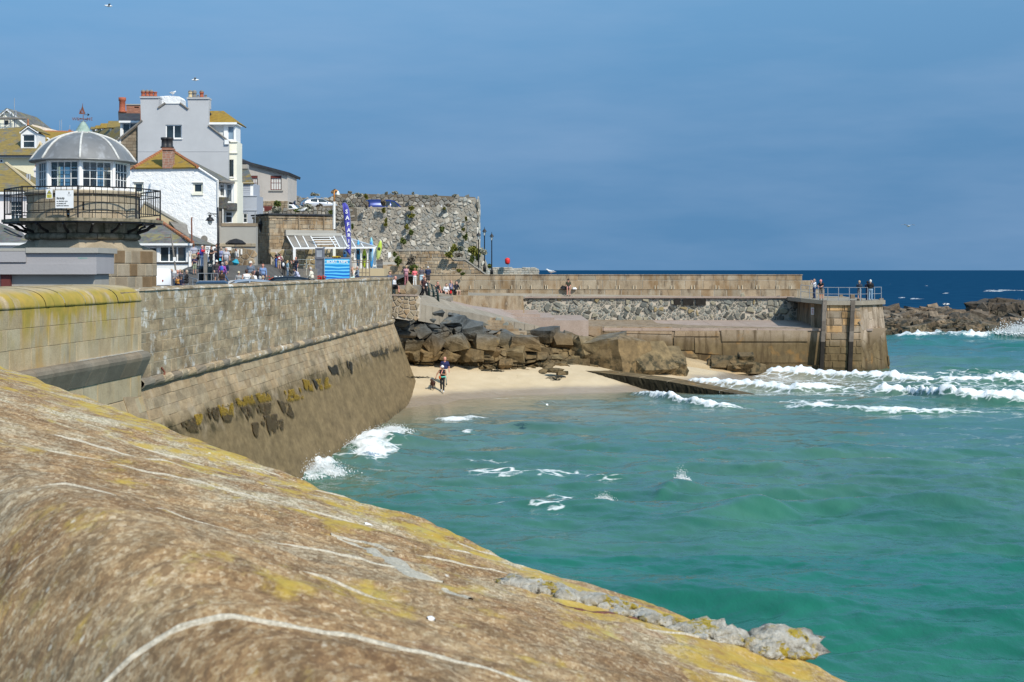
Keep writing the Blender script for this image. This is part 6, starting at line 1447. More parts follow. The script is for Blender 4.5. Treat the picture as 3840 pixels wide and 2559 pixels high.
facade('wall',h8b,FD(140.9),FD(140.9).pl(4,[(1130,720),(1130,110),(1390,110),(1390,720)]),M['palecream'],3,[rect(FD(140.9),4,1228,510,1330,670)]);window(h8b,FD(140.9),rect(FD(140.9),4,1228,510,1330,670),1,2,.1,.1,split=.62,out=.02)
roofslab('roof',h8b,[C(4,1090,95,138.8),C(4,1358,125,138.9),C(4,1358,112,141),C(4,1090,82,141)],M['wood_grey'],.12)
MB().box((C(4,1145,0,139.5).x,139.5,8.5),(C(4,1186,0,139.5).x,139.8,C(4,0,470,139.5).z)).build('timber_post',M['wood_grey'],h8b);MB().tube([C(4,1196,475,139.4),C(4,1196,700,139.4)],.06,6).build('downpipe',M['offwhite'],h8b)
# --- clapboard and blue-grey block
d=155.0;f_=FD(d);h9=thing('clapboard_house','blue-grey house with clapboard upper wall and lichened slate roof','house',tuple(C(3,1620,1800,d)))
wr=rect(f_,4,1412,533,1528,668);facade('wall',h9,f_,[f_.px(4,1384,800),f_.px(4,1384,300),f_.px(4,1650,300),f_.px(4,1650,800)],M['greyblue'],4,[wr]);window(h9,f_,wr,2,2,.10,.06,out=-.06,sill=.1)
for y in (300,493):r_=rect(f_,4,1384,y,1652,y+9);MB().fbox(f_,*r_,-.2,.08).build('coping_band',M['greyblue'],h9)
f2_=FD(d+1);x0,zt=f2_.px(3,1490,1228);x1,zbn=f2_.px(3,1700,1382);MB().box((x0,d+1.05,zbn),(x1,d+5,zt)).build('upper_core',M['greyblue'],h9)
for k in range(7):z0=zbn+(zt-zbn)*k/7;MB().add([f2_.pt(x0,z0,.07),f2_.pt(x1-.3,z0,.07),f2_.pt(x1-.3,z0+(zt-zbn)/7,.03),f2_.pt(x0,z0+(zt-zbn)/7,.03),f2_.pt(x0,z0,0),f2_.pt(x1-.3,z0,0)],[(0,1,2,3),(4,5,1,0)]).build('clapboard',M['greyblue'],h9)
MB().fbox(f2_,x1-.3,zbn,x1,zt,-.05,.08).build('corner_board',M['white'],h9);r_=rect(f2_,3,1490,1222,1706,1236);MB().fbox(f2_,*r_,-.1,.25).build('gutter',M['white'],h9)
roofslab('roof',h9,[C(3,1490,1228,d+.7),C(3,1708,1226,d+.7),C(3,1635,1035,d+4),C(3,1490,1032,d+4)],tile_mat('slate_lichen_edge',(.11,.12,.125),MOSS,.45));r_=rect(FD(d+4),3,1555,995,1635,1048);MB().box((r_[0],d+3.6,r_[1]),(r_[2],d+4.6,r_[3])).build('chimney',M['concrete'],h9)
# --- roughcast house with dark mono-pitch roof
d=168.0;f_=FD(d);h10=thing('roughcast_house','grey roughcast house with dark sloping roof and red-framed windows','house',tuple(C(3,1900,1800,d)))
ws=[rect(f_,3,1662,1132,1755,1315),rect(f_,3,1916,1132,2054,1312)]
facade('wall',h10,f_,f_.pl(3,[(1400,1800),(1400,880),(1500,905),(1560,945),(2132,1095),(2132,1452),(1700,1452),(1700,1800)]),M['roughcast'],7,ws)
for r_,nx in zip(ws,(3,4)):o=window(h10,f_,r_,nx,2,.09,.05,M['darkred'],glass=M['curtain'],sill=None);x0,z0,x1,z1=r_;MB().fbox(f_,x0-.15,z0-.14,x1+.2,z0,-.1,.14).build('sill',M['concrete'],o);MB().fbox(f_,x0,z1-.28,x1,z1,-.12,-.04).build('head_board',M['darkred'],o)
for a,b in (((1490,890),(1565,938)),((1565,938),(2152,1092))):p,q_=C(3,*a,d-.4),C(3,*b,d-.4);roofslab('roof',h10,[p,q_,q_+Vector((0,9,0)),p+Vector((0,9,0))],M['slate_dark'],.3)
MB().box((C(3,2132,0,d).x,d-.2,C(3,0,1125,d).z),(C(3,2143,0,d).x,d+.2,C(3,0,1095,d).z)).build('gutter_end',M['white'],h10)
fb_=FD(d-.3);ol=fb_.pl(3,[(1700,1800),(1700,1448),(2130,1448),(2130,1800)]);MB().poly_ext([fb_.pt(*q,-.05) for q in ol],(0,1,0)).build('stone_base',M['mortar'],h10);coursed(h10,fb_,ol,M['bench'])
r_=rect(fb_,4,1686,465,1750,545);MB().fbox(fb_,r_[0]-.2,r_[1],r_[2]+1.6,r_[3]+.2,0,.10).build('door_surround',M['darkred'],h10);window(h10,fb_,r_,1,1,.06,out=.16,glass=M['curtain'])
# ================================================================== quay-side buildings
# --- white office with hip roof
d=128.0;f_=FD(d);h11=thing('harbour_office','small white harbour office with grey hip roof and red hip tiles','office',tuple(C(4,450,1480,d)))
wd_,wt=rect(f_,4,205,990,316,1400),rect(f_,4,352,980,705,1186)
facade('wall',h11,f_,f_.pl(4,[(-200,1560),(-200,945),(778,945),(778,1560)]),M['white'],5.5,[wd_,wt]);window(h11,f_,wt,3,1,.07,.12);MB().fbox(f_,wt[0]-.3,wt[1]-.14,wt[2]+.25,wt[1]-.02,-.1,.14).build('window_sill',M['gutter'],h11)
o=window(h11,f_,wd_,1,2,.08,.08,name='door',split=.85)
for (x0,y0,x1,y1,nm) in ((660,1040,695,1095,'poster'),(362,1150,392,1170,'card'),(480,1000,568,1030,'office_nameplate')):r_=rect(f_,4,x0,y0,x1,y1);MB().fbox(f_,*r_,-.165,-.15).build(nm,M['offwhite'] if nm!='office_nameplate' else flat('nameplate_grey',(.3,.32,.34),.5),h11)
text('OFFICE',.13,f_,*f_.px(4,488,1025),-.148,M['white'],h11)
roofslab('roof',h11,[C(4,-220,948,d-.4),C(4,796,942,d-.4),C(4,320,620,d+4.2),C(4,100,620,d+4.2)],M['slate']);roofslab('roof_side',h11,[C(4,796,942,d-.4),C(4,796,942,d-.4)+Vector((.2,9,0)),C(4,320,620,d+4.2)],M['slate'])
p,q_=C(4,793,926,d-.45),C(4,320,615,d+4.2)
for k in range(13):MB().tube([p.lerp(q_,k/13),p.lerp(q_,(k+.95)/13)],[.17,.14],7,rtint(.8,1.2)).build('hip_tile',M['ridge'] if k % 3 else M['brick'],h11)
r_=rect(FD(d-.5),4,-220,938,792,966);MB().box((r_[0],d-.52,r_[1]),(r_[2],d-.4,r_[3])).build('gutter',M['white'],h11);MB().tube([C(4,770,950,d-.3),C(4,745,1000,d-.1),C(4,745,1480,d-.1)],.05,6).build('downpipe',M['white'],h11)
# --- ochre gable with coping behind the office
d=133.5;f_=FD(d);h12=thing('ochre_gable_building','old building with stained ochre coped gable behind the office roof','house',tuple(C(4,300,900,d)))
facade('gable',h12,f_,f_.pl(4,[(-250,1100),(-100,800),(150,385),(690,692),(690,1100)]),M['ochre_render'],.5)
for a,b in (((150,372),(700,690)),((150,372),(-120,800))):p,q_=C(4,*a,d-.1),C(4,*b,d-.1);MB().poly_ext([p,q_,q_-UP*.2,p-UP*.2],(0,.7,0)).build('coping',M['concrete'],h12)
r_=rect(f_,4,640,680,694,706);MB().fbox(f_,*r_,-.6,.12).build('kneeler',M['concrete'],h12)
MB().poly_ext([C(4,700,690,d),C(4,740,850,d-2),C(4,560,740,d-2),C(4,480,640,d)],(0,.3,.1)).build('lean_to_slates',M['wood_grey'],h12)
# --- rendered retaining wall with stone base
d=138.9;f_=FD(d);h13=thing('rendered_yard_wall','tall grey rendered yard wall with stone base beside the alley','wall',tuple(C(4,1400,1200,d)))
facade('render_panel',h13,f_,f_.pl(4,[(1150,1400),(1150,708),(1640,708),(1640,1400)]),M['concrete'],1);r_=rect(f_,4,1180,668,1640,712);MB().fbox(f_,*r_,-1,.06).build('top_band',M['tanblock'],h13)
r_=rect(f_,4,1150,938,1640,985);ashlar(h13,f_,r_[0],r_[2],r_[1],r_[3],[1],(1.0,1.6),M['granite'],(.12,.15),.02,name='coping_block');r_=rect(f_,4,1150,985,1640,1420);rubble(h13,f_,[(r_[0],r_[1]),(r_[2],r_[1]),(r_[2],r_[3]),(r_[0],r_[3])],.55,M['bench'],.04,(.02,.07),1.6)
for (x0,y0,x1,y1,lab) in ((1248,990,1314,1032,'small white plate sign on the stone wall by the alley'),(1392,1022,1415,1122,'tall white paper notice on the alley wall beside the walking woman'),(1437,1012,1460,1086,'white paper notice on the alley wall, the right one of two')):r_=rect(f_,4,x0,y0,x1,y1);tag(MB().fbox(f_,*r_,.10,.13).build('notice_board',M['white']),lab,'sign')
# --- stone store, turned so its dark end shows
ang=R(28);cpt=C(5,402,1300,146);f_=Frame((cpt.x,146,0),ang);f2_=Frame((cpt.x,146,0),ang-R(90))
h14=thing('stone_store','flat-roofed brown stone store behind the glass lean-to','store building',(cpt.x,146,8))
xr_=f_.px(5,1285,700)[0];zt=f_.px(5,402,572)[1];dl=4.2
xl_=f2_.px(5,180,800)[0]
q=[f_.pt(0,0),f_.pt(xr_,0),f_.pt(xr_,0,-6),f_.pt(0,0,-6)];p3=f2_.pt(xl_,0)
MB().poly_ext([Vector((v_.x,v_.y,7))+(f_.n*-.03) for v_ in (f_.pt(0.03,0),f_.pt(xr_,0),f_.pt(xr_,0,-7),p3+f_.x*3,p3+f_.x*.03)],(0,0,zt-7.05)).build('core',M['mortar'],h14)
pc=Pieces(h14,'stone_block',M['bench'],300)
coursed(h14,f_,[(0,7.2),(xr_,7.2),(xr_,zt-.25),(0,zt-.25)],M['bench'],pieces=pc);coursed(h14,f2_,[(xl_,7.2),(0,7.2),(0,zt-.25),(xl_,zt-.25)],M['bench'],pieces=pc,tint=lambda:rtint(.7,1.1,.07));pc.done()
for ff,a,b in ((f_,-.1,xr_),(f2_,xl_,.1)):MB().fbox(ff,a,zt-.26,b,zt-.05,-.3,.12).build('cornice',M['bench'],h14)
MB().poly_ext([Vector((v_.x,v_.y,zt+.02)) for v_ in (f_.pt(-.2,0,.3),f_.pt(xr_+.2,0,.3),f_.pt(xr_+.2,0,-7),p3+f_.x*3,p3+f2_.n*.25)],(0,0,.14)).build('roof_edge',M['slate_dark'],h14)
for xx in (800,1142):x_=f_.px(5,xx,650)[0];MB().tube([f_.pt(x_,f_.px(5,xx,575)[1],.12),f_.pt(x_,f_.px(5,xx,780)[1],.12)],.07,6).build('downpipe',M['tanblock'],h14)
r_=(f_.px(5,610,800)[0],f_.px(5,610,860)[1],f_.px(5,1300,800)[0],f_.px(5,900,780)[1]);MB().fbox(f_,*r_,-.02,.35).build('flashing_band',M['concrete'],h14)
# --- fort-like rubble bastion with terrace
d=172.0;f_=FD(d);ft=thing('rubble_bastion','tall rubble bastion of white and grey stones with sea-facing corner','fortification',tuple(C(6,1100,1000,d)))
ol=f_.pl(6,[(-250,1100),(-250,350),(900,348),(1250,352),(1310,318),(1400,268),(1598,252),(1606,420),(1616,760),(1660,830),(1740,1020),(1740,1100)])
M['bast_mortar']=stone('grey_bastion_mortar',(.27,.24,.195),(.335,.305,.255),(.41,.375,.32),4,.7,tint=False)
MB().poly_ext([f_.pt(*q,-.03) for q in ol],(0,10,0)).build('core',M['bast_mortar'],ft)
M['bast']=stone('bastion_stone',(.27,.245,.205),(.35,.325,.28),(.44,.415,.365),4,.6,speck=.3)
def bast_t():
 r=random.random()
 if r<.42:return rtint(1.4,1.8,.02)
 if r<.40:return rtint(.4,.6,.05)
 return rtint(.75,1.1,.09)
pc=Pieces(ft,'stone',M['bast'],300);rubble(ft,f_,ol,.36,M['bast'],.07,(.01,.04),1.5,tint=lambda:rtint(.7,1.15,.07),drop=.15,jit=.55,pieces=pc);rubble(ft,f_,ol,.52,M['bast'],.14,(.06,.13),1.25,tint=bast_t,drop=.5,jit=.6,pieces=pc);pc.done()
fs_=Frame((f_.px(6,1600,600)[0]+.25,d,0),R(90));rubble(ft,fs_,[(0,9),(9.5,9),(9.5,f_.px(6,0,260)[1]),(0,f_.px(6,0,260)[1])],.9,M['bast'],.1,(.03,.1),1.3,tint=bast_t)
tz=f_.px(6,400,352)[1]
tag(MB().poly_ext([Vector((x,y,tz+.02)) for x,y in ((-52,d+.5),(f_.px(6,1300,350)[0],d+.5),(f_.px(6,1300,350)[0]+1,200),(-56,200))],(0,0,-.4)).build('terrace_car_park',M['asphalt']),'surfaced car park terrace on top of the bastion',kind='structure')
db=188.0;fb=FD(db);pw=thing('parapet_wall','rubble parapet wall painted in shaded tones behind the parked cars on the bastion','wall',tuple(C(6,800,345,db)))
ol=fb.pl(6,[(-420,420),(-420,240),(-330,245),(60,262),(180,210),(1000,222),(1590,246),(1590,420)]);MB().poly_ext([fb.pt(*q,-.03) for q in ol],(0,.7,0)).build('core',M['mortar_dark'],pw)
rubble(pw,fb,ol,.55,M['bast'],.07,(.03,.08),1.5,tint=lambda:rtint(.45,.8,.05) if random.random()<.75 else rtint(.9,1.3,.04))  # dark stone tints put the parapet's shade into its colour
# lower flanking wall with stair line
d=151.0;f_=FD(d);fw2=thing('flanking_stair_wall','tan stone stair wall below the bastion','wall',tuple(C(6,1100,1000,d)))
ol=f_.pl(6,[(640,1150),(640,950),(780,950),(790,800),(1285,800),(1365,892),(1490,896),(1700,1046),(1700,1150)]);MB().poly_ext([f_.pt(*q,-.03) for q in ol],(0,1.2,0)).build('core',M['mortar'],fw2)
coursed(fw2,f_,ol,M['bench'],(.22,.4),(.28,.7),lambda:rtint(.85,1.4,.07),joint=.03)
for a,b in (((785,795),(1285,795)),((1285,795),(1365,888)),((1365,888),(1490,892)),((1490,892),(1705,1044))):p,q_=C(6,*a,d-.1),C(6,*b,d-.1);MB().poly_ext([p,q_,q_+UP*.12,p+UP*.12],(0,1.3,0)).build('coping',M['bast'],fw2)
dl_=146.5;f_=FD(dl_);lw3=thing('low_front_wall','low stained stone wall behind the four standing people','wall',tuple(C(6,1000,1100,dl_)));ol=f_.pl(6,[(640,1200),(640,960),(960,955),(1000,1044),(1300,1046),(1300,1200)]);MB().poly_ext([f_.pt(*q,-.03) for q in ol],(0,1.2,0)).build('core',M['mortar'],lw3);coursed(lw3,f_,ol,M['bench'],(.4,.6),(.7,1.5))
# pale parapet on the point
d=162.0;f_=FD(d);pp=thing('point_parapet','pale stone parapet on the point beside the red lifebuoy','wall',tuple(C(6,2000,1045,d)));ol=f_.pl(6,[(1715,1070),(1730,990),(1800,965),(1960,965),(1960,975),(2225,972),(2245,1000),(2248,1070)])
MB().poly_ext([f_.pt(*q,-.03) for q in ol],(0,1.5,0)).build('core',M['mortar'],pp);coursed(pp,f_,ol,M['bast'],(.2,.34),(.28,.6),lambda:rtint(.95,1.35,.06))
# low rocky hill under the town so that nothing floats
gx,gy=np.meshgrid(np.linspace(-110,-12,40),np.linspace(140,260,30));gz=np.interp(gy,[140,170,200,260],[7.6,9.5,13,18])-.2
tag(np_obj('town_slope',np.stack([gx,gy,gz],-1).reshape(-1,3),grid_faces(30,40),M['concrete']),'sloping ground under the town houses',kind='structure')
# ================================================================== street furniture and small things
def cmat(name,c,rough=.55,**k):
 return bpy.data.materials.get(name) or flat(name,c,rough,**k)
# --- lamp with bracket by the cottage
d=115.0;lp=thing('harbour_lamp','tall black lamp post with a hanging lantern on a bracket beside the cottage','street lamp',tuple(C(4,1135,1440,d)))
p=C(4,1135,1440,d);p.z=QZ(p.x,d)
MB().tube([p,C(4,1133,960,d),C(4,1128,455,d)],[.11,.085,.06],10).build('post',M['iron'],lp,True)
for y in (945,990,1235):q=C(4,1134,y,d);MB().lathe(q,[(.1,-.06),(.13,-.02),(.13,.02),(.1,.06)],12).build('collar',M['iron'],lp)
MB().tube([C(4,1128,545,d),C(4,1015,545,d)],.035,6).build('bracket_arm',M['iron'],lp);MB().tube([C(4,1125,590,d),C(4,1090,580,d),C(4,1070,548,d)],.02,5).build('scroll',M['iron'],lp);MB().tube([C(4,1000,552,d),C(4,996,535,d),C(4,1020,525,d),C(4,1040,545,d)],.025,5).build('scroll',M['iron'],lp)
q=C(4,1024,600,d);k_=.2806/F*d
MB().lathe(q,[(.0,12*0),(.03,45*k_),(.12,42*k_),(.15,30*k_),(.09,28*k_),(.09,12*k_),(.2,8*k_),(.24,-8*k_),(60*k_,-28*k_),(60*k_,-36*k_),(.25,-34*k_)],16).build('lantern_hood',M['iron'],lp,True);MB().lathe(q,[(32*k_,-34*k_),(31*k_,-55*k_),(22*k_,-80*k_),(6*k_,-94*k_)],14).build('glass_bowl',flat('lantern_glass',(.55,.55,.5),.2),lp,True)
# --- rusty swan-neck lamp on the store corner
d=140.0;sl_=thing('swan_neck_lamp','grey lamp post with rusty orange swan neck on the store roof','street lamp',tuple(C(24,907,750,d)))
MB().tube([C(24,907,750,d),C(24,909,268,d)],.13,8).build('post',M['offwhite'],sl_);orr=flat('orange_rust_paint',(.55,.24,.07),.7,.35,8)
MB().tube([C(24,910,268,d),C(24,909,110,d),C(24,918,80,d),C(24,940,68,d),C(24,962,76,d),C(24,973,100,d),C(24,974,118,d)],.08,8).build('swan_neck',orr,sl_,True);MB().lathe(C(24,974,150,d),[(.22,0),(.16,.1),(.09,.32),(.05,.38)],12).build('bell_shade',M['palecream'],sl_,True)
# --- wall lantern and cables on the dark store end
wl=thing('wall_lantern','black wall lantern on the shaded end of the stone store','wall lamp',tuple(f_.pt(0,12)) if False else tuple(C(5,295,760,149)))
q=C(5,295,760,148.2);MB().lathe(q,[(.12,-.3),(.28,.1),(.35,.35),(.5,.42),(.2,.75),(.06,.9)],10).build('lantern_body',M['iron'],wl);MB().tube([q+UP*.85,q+Vector((.3,.6,1.0)),q+Vector((1.0,1.2,1.0))],.04,5).build('bracket',M['iron'],wl)
for x in (240,368):a=C(5,x,810,148.3);MB().box((a.x-.28,a.y,a.z),(a.x-.2,a.y+.05,a.z+2.0)).build('fixing_strip',M['steel'],wl);MB().box((a.x+.2,a.y,a.z),(a.x+.28,a.y+.05,a.z+2.0)).build('fixing_strip',M['steel'],wl)
# --- three Victorian lamps on the point, made once and copied
def vic_lamp(label,x,y,s_):
 t=thing('victorian_lamp',label,'street lamp',(x,y,0),'lamps along the point');b=Vector((x,y,0))
 MB().lathe(b,[(.2,0),(.2,.5),(.12,.65),(.075,.9),(.06,4.0),(.09,4.05),(.05,4.15)],10).build('post',M['iron'],t,True)
 mb=MB();
 for k in range(4):
  a=R(45+90*k);mb.tube([b+Vector((.11*math.cos(a),.11*math.sin(a),4.15)),b+Vector((.2*math.cos(a),.2*math.sin(a),4.6))],.016,4)
 mb.build('lantern_frame',M['iron'],t);MB().lathe(b,[(.09,4.17),(.18,4.58)],4,R(45)).build('lantern_glass',cmat('lamp_glass',(.45,.48,.48),.15),t)
 MB().lathe(b,[(.27,4.58),(.25,4.62),(.12,4.82),(.08,4.9),(.03,4.95),(.02,5.15)],8).build('lantern_roof',M['iron'],t);return t
l0=vic_lamp('tallest black lamp post on the point, its whole post against the sky',0,0,1)
def copy_tree(o,parent=None):
 c_=o.copy();col.objects.link(c_);c_.parent=parent
 for ch in [x for x in o.children]:copy_tree(ch,c_)
 return c_
for i,(x,yt,yb,d,lab) in enumerate(((1762,603,1042,158,None),(1688,550,760,172,'middle black lamp post beside the bastion corner, lantern highest of three'),(1627,588,750,165,'black lamp post closest to the bastion corner, partly behind it'))):
 o=l0 if i==0 else copy_tree(l0)
 if lab:o['label']=lab
 tp_=C(6,x,yt,d);s_=1.0;base=tp_.z-5.15
 if i==0:s_=(tp_.z-C(6,x,yb,d).z)/5.15;base=C(6,x,yb,d).z
 o.location=(tp_.x,d,base);o.scale=(s_,s_,s_)
# --- lifebuoy housing
d=161.0;lb=thing('lifebuoy_housing','red lifebuoy case on a thin post on the point','lifebuoy',tuple(C(6,1924,966,d)))
MB().tube([C(6,1930,975,d),C(6,1930,930,d)],.04,6).build('post',M['steel'],lb);a,b=C(6,1912,936,d),C(6,1934,868,d)
MB().lathe(((a.x+b.x)/2,d,0),[(.04,a.z),(.22,a.z+.06),(.27,a.z+.2),(.28,b.z-.2),(.22,b.z-.07),(.05,b.z)],12).build('red_case',cmat('lifebuoy_red',(.62,.03,.03),.4),lb,True)
# --- glass lean-to
cp=thing('glass_lean_to','white-framed lean-to with missing roof sheets in front of the stone store','lean-to',tuple(C(5,1200,1300,143)));B0,F0=146.4,141.5
fm_=M['white']
def cB(x,y):return C(5,x,y,B0)
def cF(x,y):return C(5,x,y,F0)
for (a,b) in ((640,730),(748,832),(855,938),(963,1048),(1278,1366),(1388,1475)):MB().tube([cB(a,858),cF(b,1020)],.07,4).build('rafter',fm_,cp)
for (x,y,b) in ((1518,905,1582),(1645,948,1692),(1760,985,1792)):MB().tube([C(5,x,y,B0-(y-858)/160*4),cF(b,1018)],.07,4).build('rafter',fm_,cp)
MB().tube([cB(1398,860),cF(1868,1012)],.09,4).build('hip_rafter',fm_,cp);MB().tube([cF(726,1027),cF(1868,1018)],.12,4).build('eaves_beam',fm_,cp)
MB().tube([cF(1222,1000).lerp(cB(1222,870),.98),cF(1308,1005)],.06,4).build('rafter',fm_,cp)
for k,y in enumerate((878,908,940,974)):t_=(y-858)/162;MB().tube([C(5,985+k*16,y,B0+(F0-B0)*t_),C(5,1290+k*14,y-2,B0+(F0-B0)*t_)],.065,4).build('purlin',fm_,cp)
for x in (745,1290,1842):p0=cF(x,1030);p1=cF(x,1300);MB().box((p0.x-.12,F0-.12,p1.z if x>1500 else 8.0),(p0.x+.12,F0+.12,p0.z)).build('post',fm_ if x!=1290 else M['palecream'],cp)
pm_=NT('weathered_roof_sheet');tr=pm_.n('ShaderNodeBsdfTransparent');mx=pm_.n('ShaderNodeMixShader');mx.inputs[0].default_value=.62;pm_.color(pm_.ramp(pm_.noise(.6,4,.6,pm_.pos((1,1,2))),[(.3,(.26,.235,.205)),(.7,(.44,.41,.37))])).set(Roughness=.3);pm_.l(tr.outputs[0],mx.inputs[1]);pm_.l(pm_.b.outputs[0],mx.inputs[2]);pm_.l(mx.outputs[0],pm_.out.inputs[0])
for (a,b,c_,e) in ((640,748,832,730),(748,855,938,832),(855,963,1048,938),(1278,1388,1475,1366)):MB().poly_ext([cB(a,860),cB(b,860),cF(c_,1018),cF(e,1020)],(0,0,.03)).build('roof_sheet',pm_.m,cp)
for pts in ([cB(1388,860),C(5,1518,905,B0-1.2),cF(1582,1018),cF(1475,1018)],[C(5,1518,905,B0-1.2),C(5,1645,948,B0-2.3),cF(1692,1018),cF(1582,1018)],[C(5,1645,948,B0-2.3),cF(1860,1014),cF(1692,1018)]):MB().poly_ext(pts,(0,0,.03)).build('roof_sheet',pm_.m,cp)
MB().poly_ext([C(5,635,850,B0-.2),C(5,1395,858,B0-.2),C(5,1395,826,B0+.2),C(5,640,826,B0+.2)],(0,.2,.05)).build('lead_flashing',M['concrete'],cp)
for x in (1560,1650,1740):a=cF(x,1040);MB().box((a.x-.04,F0+.3,8.6),(a.x+.04,F0+.4,a.z)).build('mullion',fm_,cp)
# low back wall of big dark stones under the lean-to
bwk=thing('dark_stone_wall','wall of large dark stones seen under the glass lean-to','wall',tuple(C(5,1100,1250,145)));fk=FD(145.0);ol=fk.pl(5,[(420,1450),(420,1040),(1500,1040),(1500,1450)]);MB().poly_ext([fk.pt(*q,-.03) for q in ol],(0,.6,0)).build('core',M['rub_mortar'],bwk)
rubble(bwk,fk,ol,.62,M['rubstone'],.08,(.03,.08),1.5,tint=lambda:random.choice([rtint(.7,1.2),(1.9,1.5,1.0),(1.6,1.4,1.05),(2.0,1.7,1.25)]))
for y in (345,500):
 pass
railing('cream_rail','two cream rails along the dark stone wall',[(C(21,1380,700,143).x,143,8.05),(C(21,1900,700,143).x,143,8.05)],C(21,1600,345,143).z-8.05,(1.0,(C(21,1600,500,143).z-8.05)/(C(21,1600,345,143).z-8.05)),3,.04,M['palecream'])
# --- kayaks and boards stored upright
plf=tag(MB().box((C(22,1330,0,140).x,140,6.5),(C(22,2110,0,140).x,147,C(22,1900,790,140).z)).build('rack_plinth',M['ochre_render']),'tan concrete plinth under the upright kayaks','plinth')
zk=C(22,1900,790,140).z
def kayak(label,b,t,w,dp,c1,c2=None,group='kayaks and boards stored upright'):
 b,t=Vector(b),Vector(t);ax=t-b;L_=ax.length;ax.normalize();sx=Vector((1,0,0));sx=(sx-ax*sx.dot(ax)).normalized();sy=ax.cross(sx);vs=[];n,m=14,12
 for i in range(n+1):
  s_=i/n;r=max(.02,math.sin(math.pi*min(max(s_*.94+.05,0),1))**.55 if s_<.98 else .06)
  for k in range(m):
   a=2*math.pi*k/m;vs.append(b+ax*L_*s_+sx*math.cos(a)*w/2*r+sy*math.sin(a)*dp/2*r)
 fs=[(i*m+k,i*m+(k+1) % m,(i+1)*m+(k+1) % m,(i+1)*m+k) for i in range(n) for k in range(m)]+[tuple(reversed(range(m))),tuple(n*m+k for k in range(m))]
 nm='kayak_'+'_'.join(str(int(q*100)) for q in c1);mt=bpy.data.materials.get(nm)
 if mt is None:
  tt=NT(nm);z=tt.sep()[2];c=tt.mix(tt.rng(z,b.z+.3*L_,b.z+.75*L_),c2 or c1,c1);tt.color(c).set(Roughness=.35);mt=tt.m
 o=MB().add(vs,fs).build('kayak',mt,None,True);tag(o,label,'kayak',group)
 mb=MB();mb.ball(b+ax*L_*.55-sy*dp*.42,(w*.28,dp*.15,L_*.10),10,6);mb.build('cockpit',M['gutter'],o);o2=o
 return o
def K(x0,x1,ya,yb,d=142.8):a,b=C(22,(x0+x1)/2,yb,d),C(22,(x0+x1)/2,ya,d);return a,b,C(22,x1,0,d).x-C(22,x0,0,d).x
for (x0,x1,ya,yb,d,c1,c2,lab) in ((1460,1555,120,770,143,(.03,.33,.62),(.03,.25,.5),'cyan kayak standing behind the white mullions'),(1600,1705,330,772,142.6,(.32,.46,.02),(.42,.55,.03),'yellow-green kayak standing between two white boards'),(1755,1868,60,775,143.4,(.18,.48,.55),(.03,.25,.6),'tall pale teal and blue kayak rising above the roof hip'),(1770,1850,160,620,142.5,(.02,.18,.6),(.35,.6,.75),'blue and white kayak under the end of the lean-to roof'),(1150,1245,330,560,142.5,(.35,.55,.75),(.03,.25,.65),'pale blue kayak tip behind the flag')):
 a,b,w=K(x0,x1,ya,yb,d);kayak(lab,a,b,w,.4,c1,c2)
kayak('lime green kayak leaning outside the end of the lean-to',C(22,1955,585,141),C(22,2030,135,141),C(22,2050,0,141).x-C(22,1935,0,141).x,.4,(.42,.55,.05),(.5,.58,.18))
for (x0,x1,lab) in ((1405,1457,'white board standing left of the cyan kayak'),(1562,1602,'white board between cyan and green kayaks'),(1712,1760,'white board right of the green kayak')):
 a,b,w=K(x0,x1,350,775,142.2);o=MB().poly_ext([a+Vector((-w/2,0,0)),a+Vector((w/2,0,0)),b+Vector((w/2,0,0)),b+Vector((w*.3,0,0)),a.lerp(b,.75)+Vector((-w*.3,0,0)),a.lerp(b,.5)+Vector((-w/2,0,0))],(0,.06,0)).build('white_board',M['white']);tag(o,lab,'board','kayaks and boards stored upright')
pr=thing('pallet_rack','black slatted rack below the lime kayak','rack',tuple(C(22,2000,780,140.8)))
for k in range(6):x=1935+k*24;MB().poly_ext([C(22,x-4,590,140.8),C(22,x+12,590,140.8),C(22,x+26,778,140.6),C(22,x+8,778,140.6)],(0,.05,0)).build('slat',M['iron'],pr)
MB().tube([C(22,1930,710,140.7),C(22,2075,710,140.7)],.035,5).build('cross_bar',M['steel'],pr)
# --- boat trip kiosk
d=112.0;fk=FD(d);bt=thing('boat_trip_kiosk','ticket kiosk with blue wave panel lettered BOAT TRIPS','kiosk',tuple(C(5,1330,1450,d)))
r_=rect(fk,5,1158,1168,1502,1520);tw=NT('blue_wave_print');wv_=tw.n('ShaderNodeTexWave',wave_type='BANDS',bands_direction='Z');wv_.inputs['Scale'].default_value=1.3;wv_.inputs['Distortion'].default_value=6;wv_.inputs['Detail'].default_value=3;wv_.inputs['Detail Scale'].default_value=.7;tw.l(tw.pos((.35,1,1)),wv_.inputs['Vector']);zz=tw.sep()[2]
tw.color(tw.mix(tw.rng(zz,r_[1]+.3,r_[3]),tw.ramp(wv_.outputs[0],[(.15,(.01,.10,.50)),(.5,(.015,.24,.70)),(.85,(.10,.55,.85))]),tw.ramp(wv_.outputs[0],[(.1,(.02,.30,.62)),(.6,(.05,.45,.78)),(.95,(.3,.68,.85))]))).set(Roughness=.35)
MB().fbox(fk,*r_,-.06,0).build('wave_panel',tw.m,bt);MB().box((r_[0],d+.07,7.2),(r_[2],d+1.3,r_[3]-.05)).build('cabin',M['lilac'],bt)
for (x0,x1,z0,z1) in ((r_[0]-.06,r_[0],7.2,r_[3]),(r_[2],r_[2]+.06,7.2,r_[3]),(r_[0]-.06,r_[2]+.06,r_[3],r_[3]+.09)):MB().fbox(fk,x0,z0,x1,z1,-.1,.03).build('frame',M['steel'],bt)
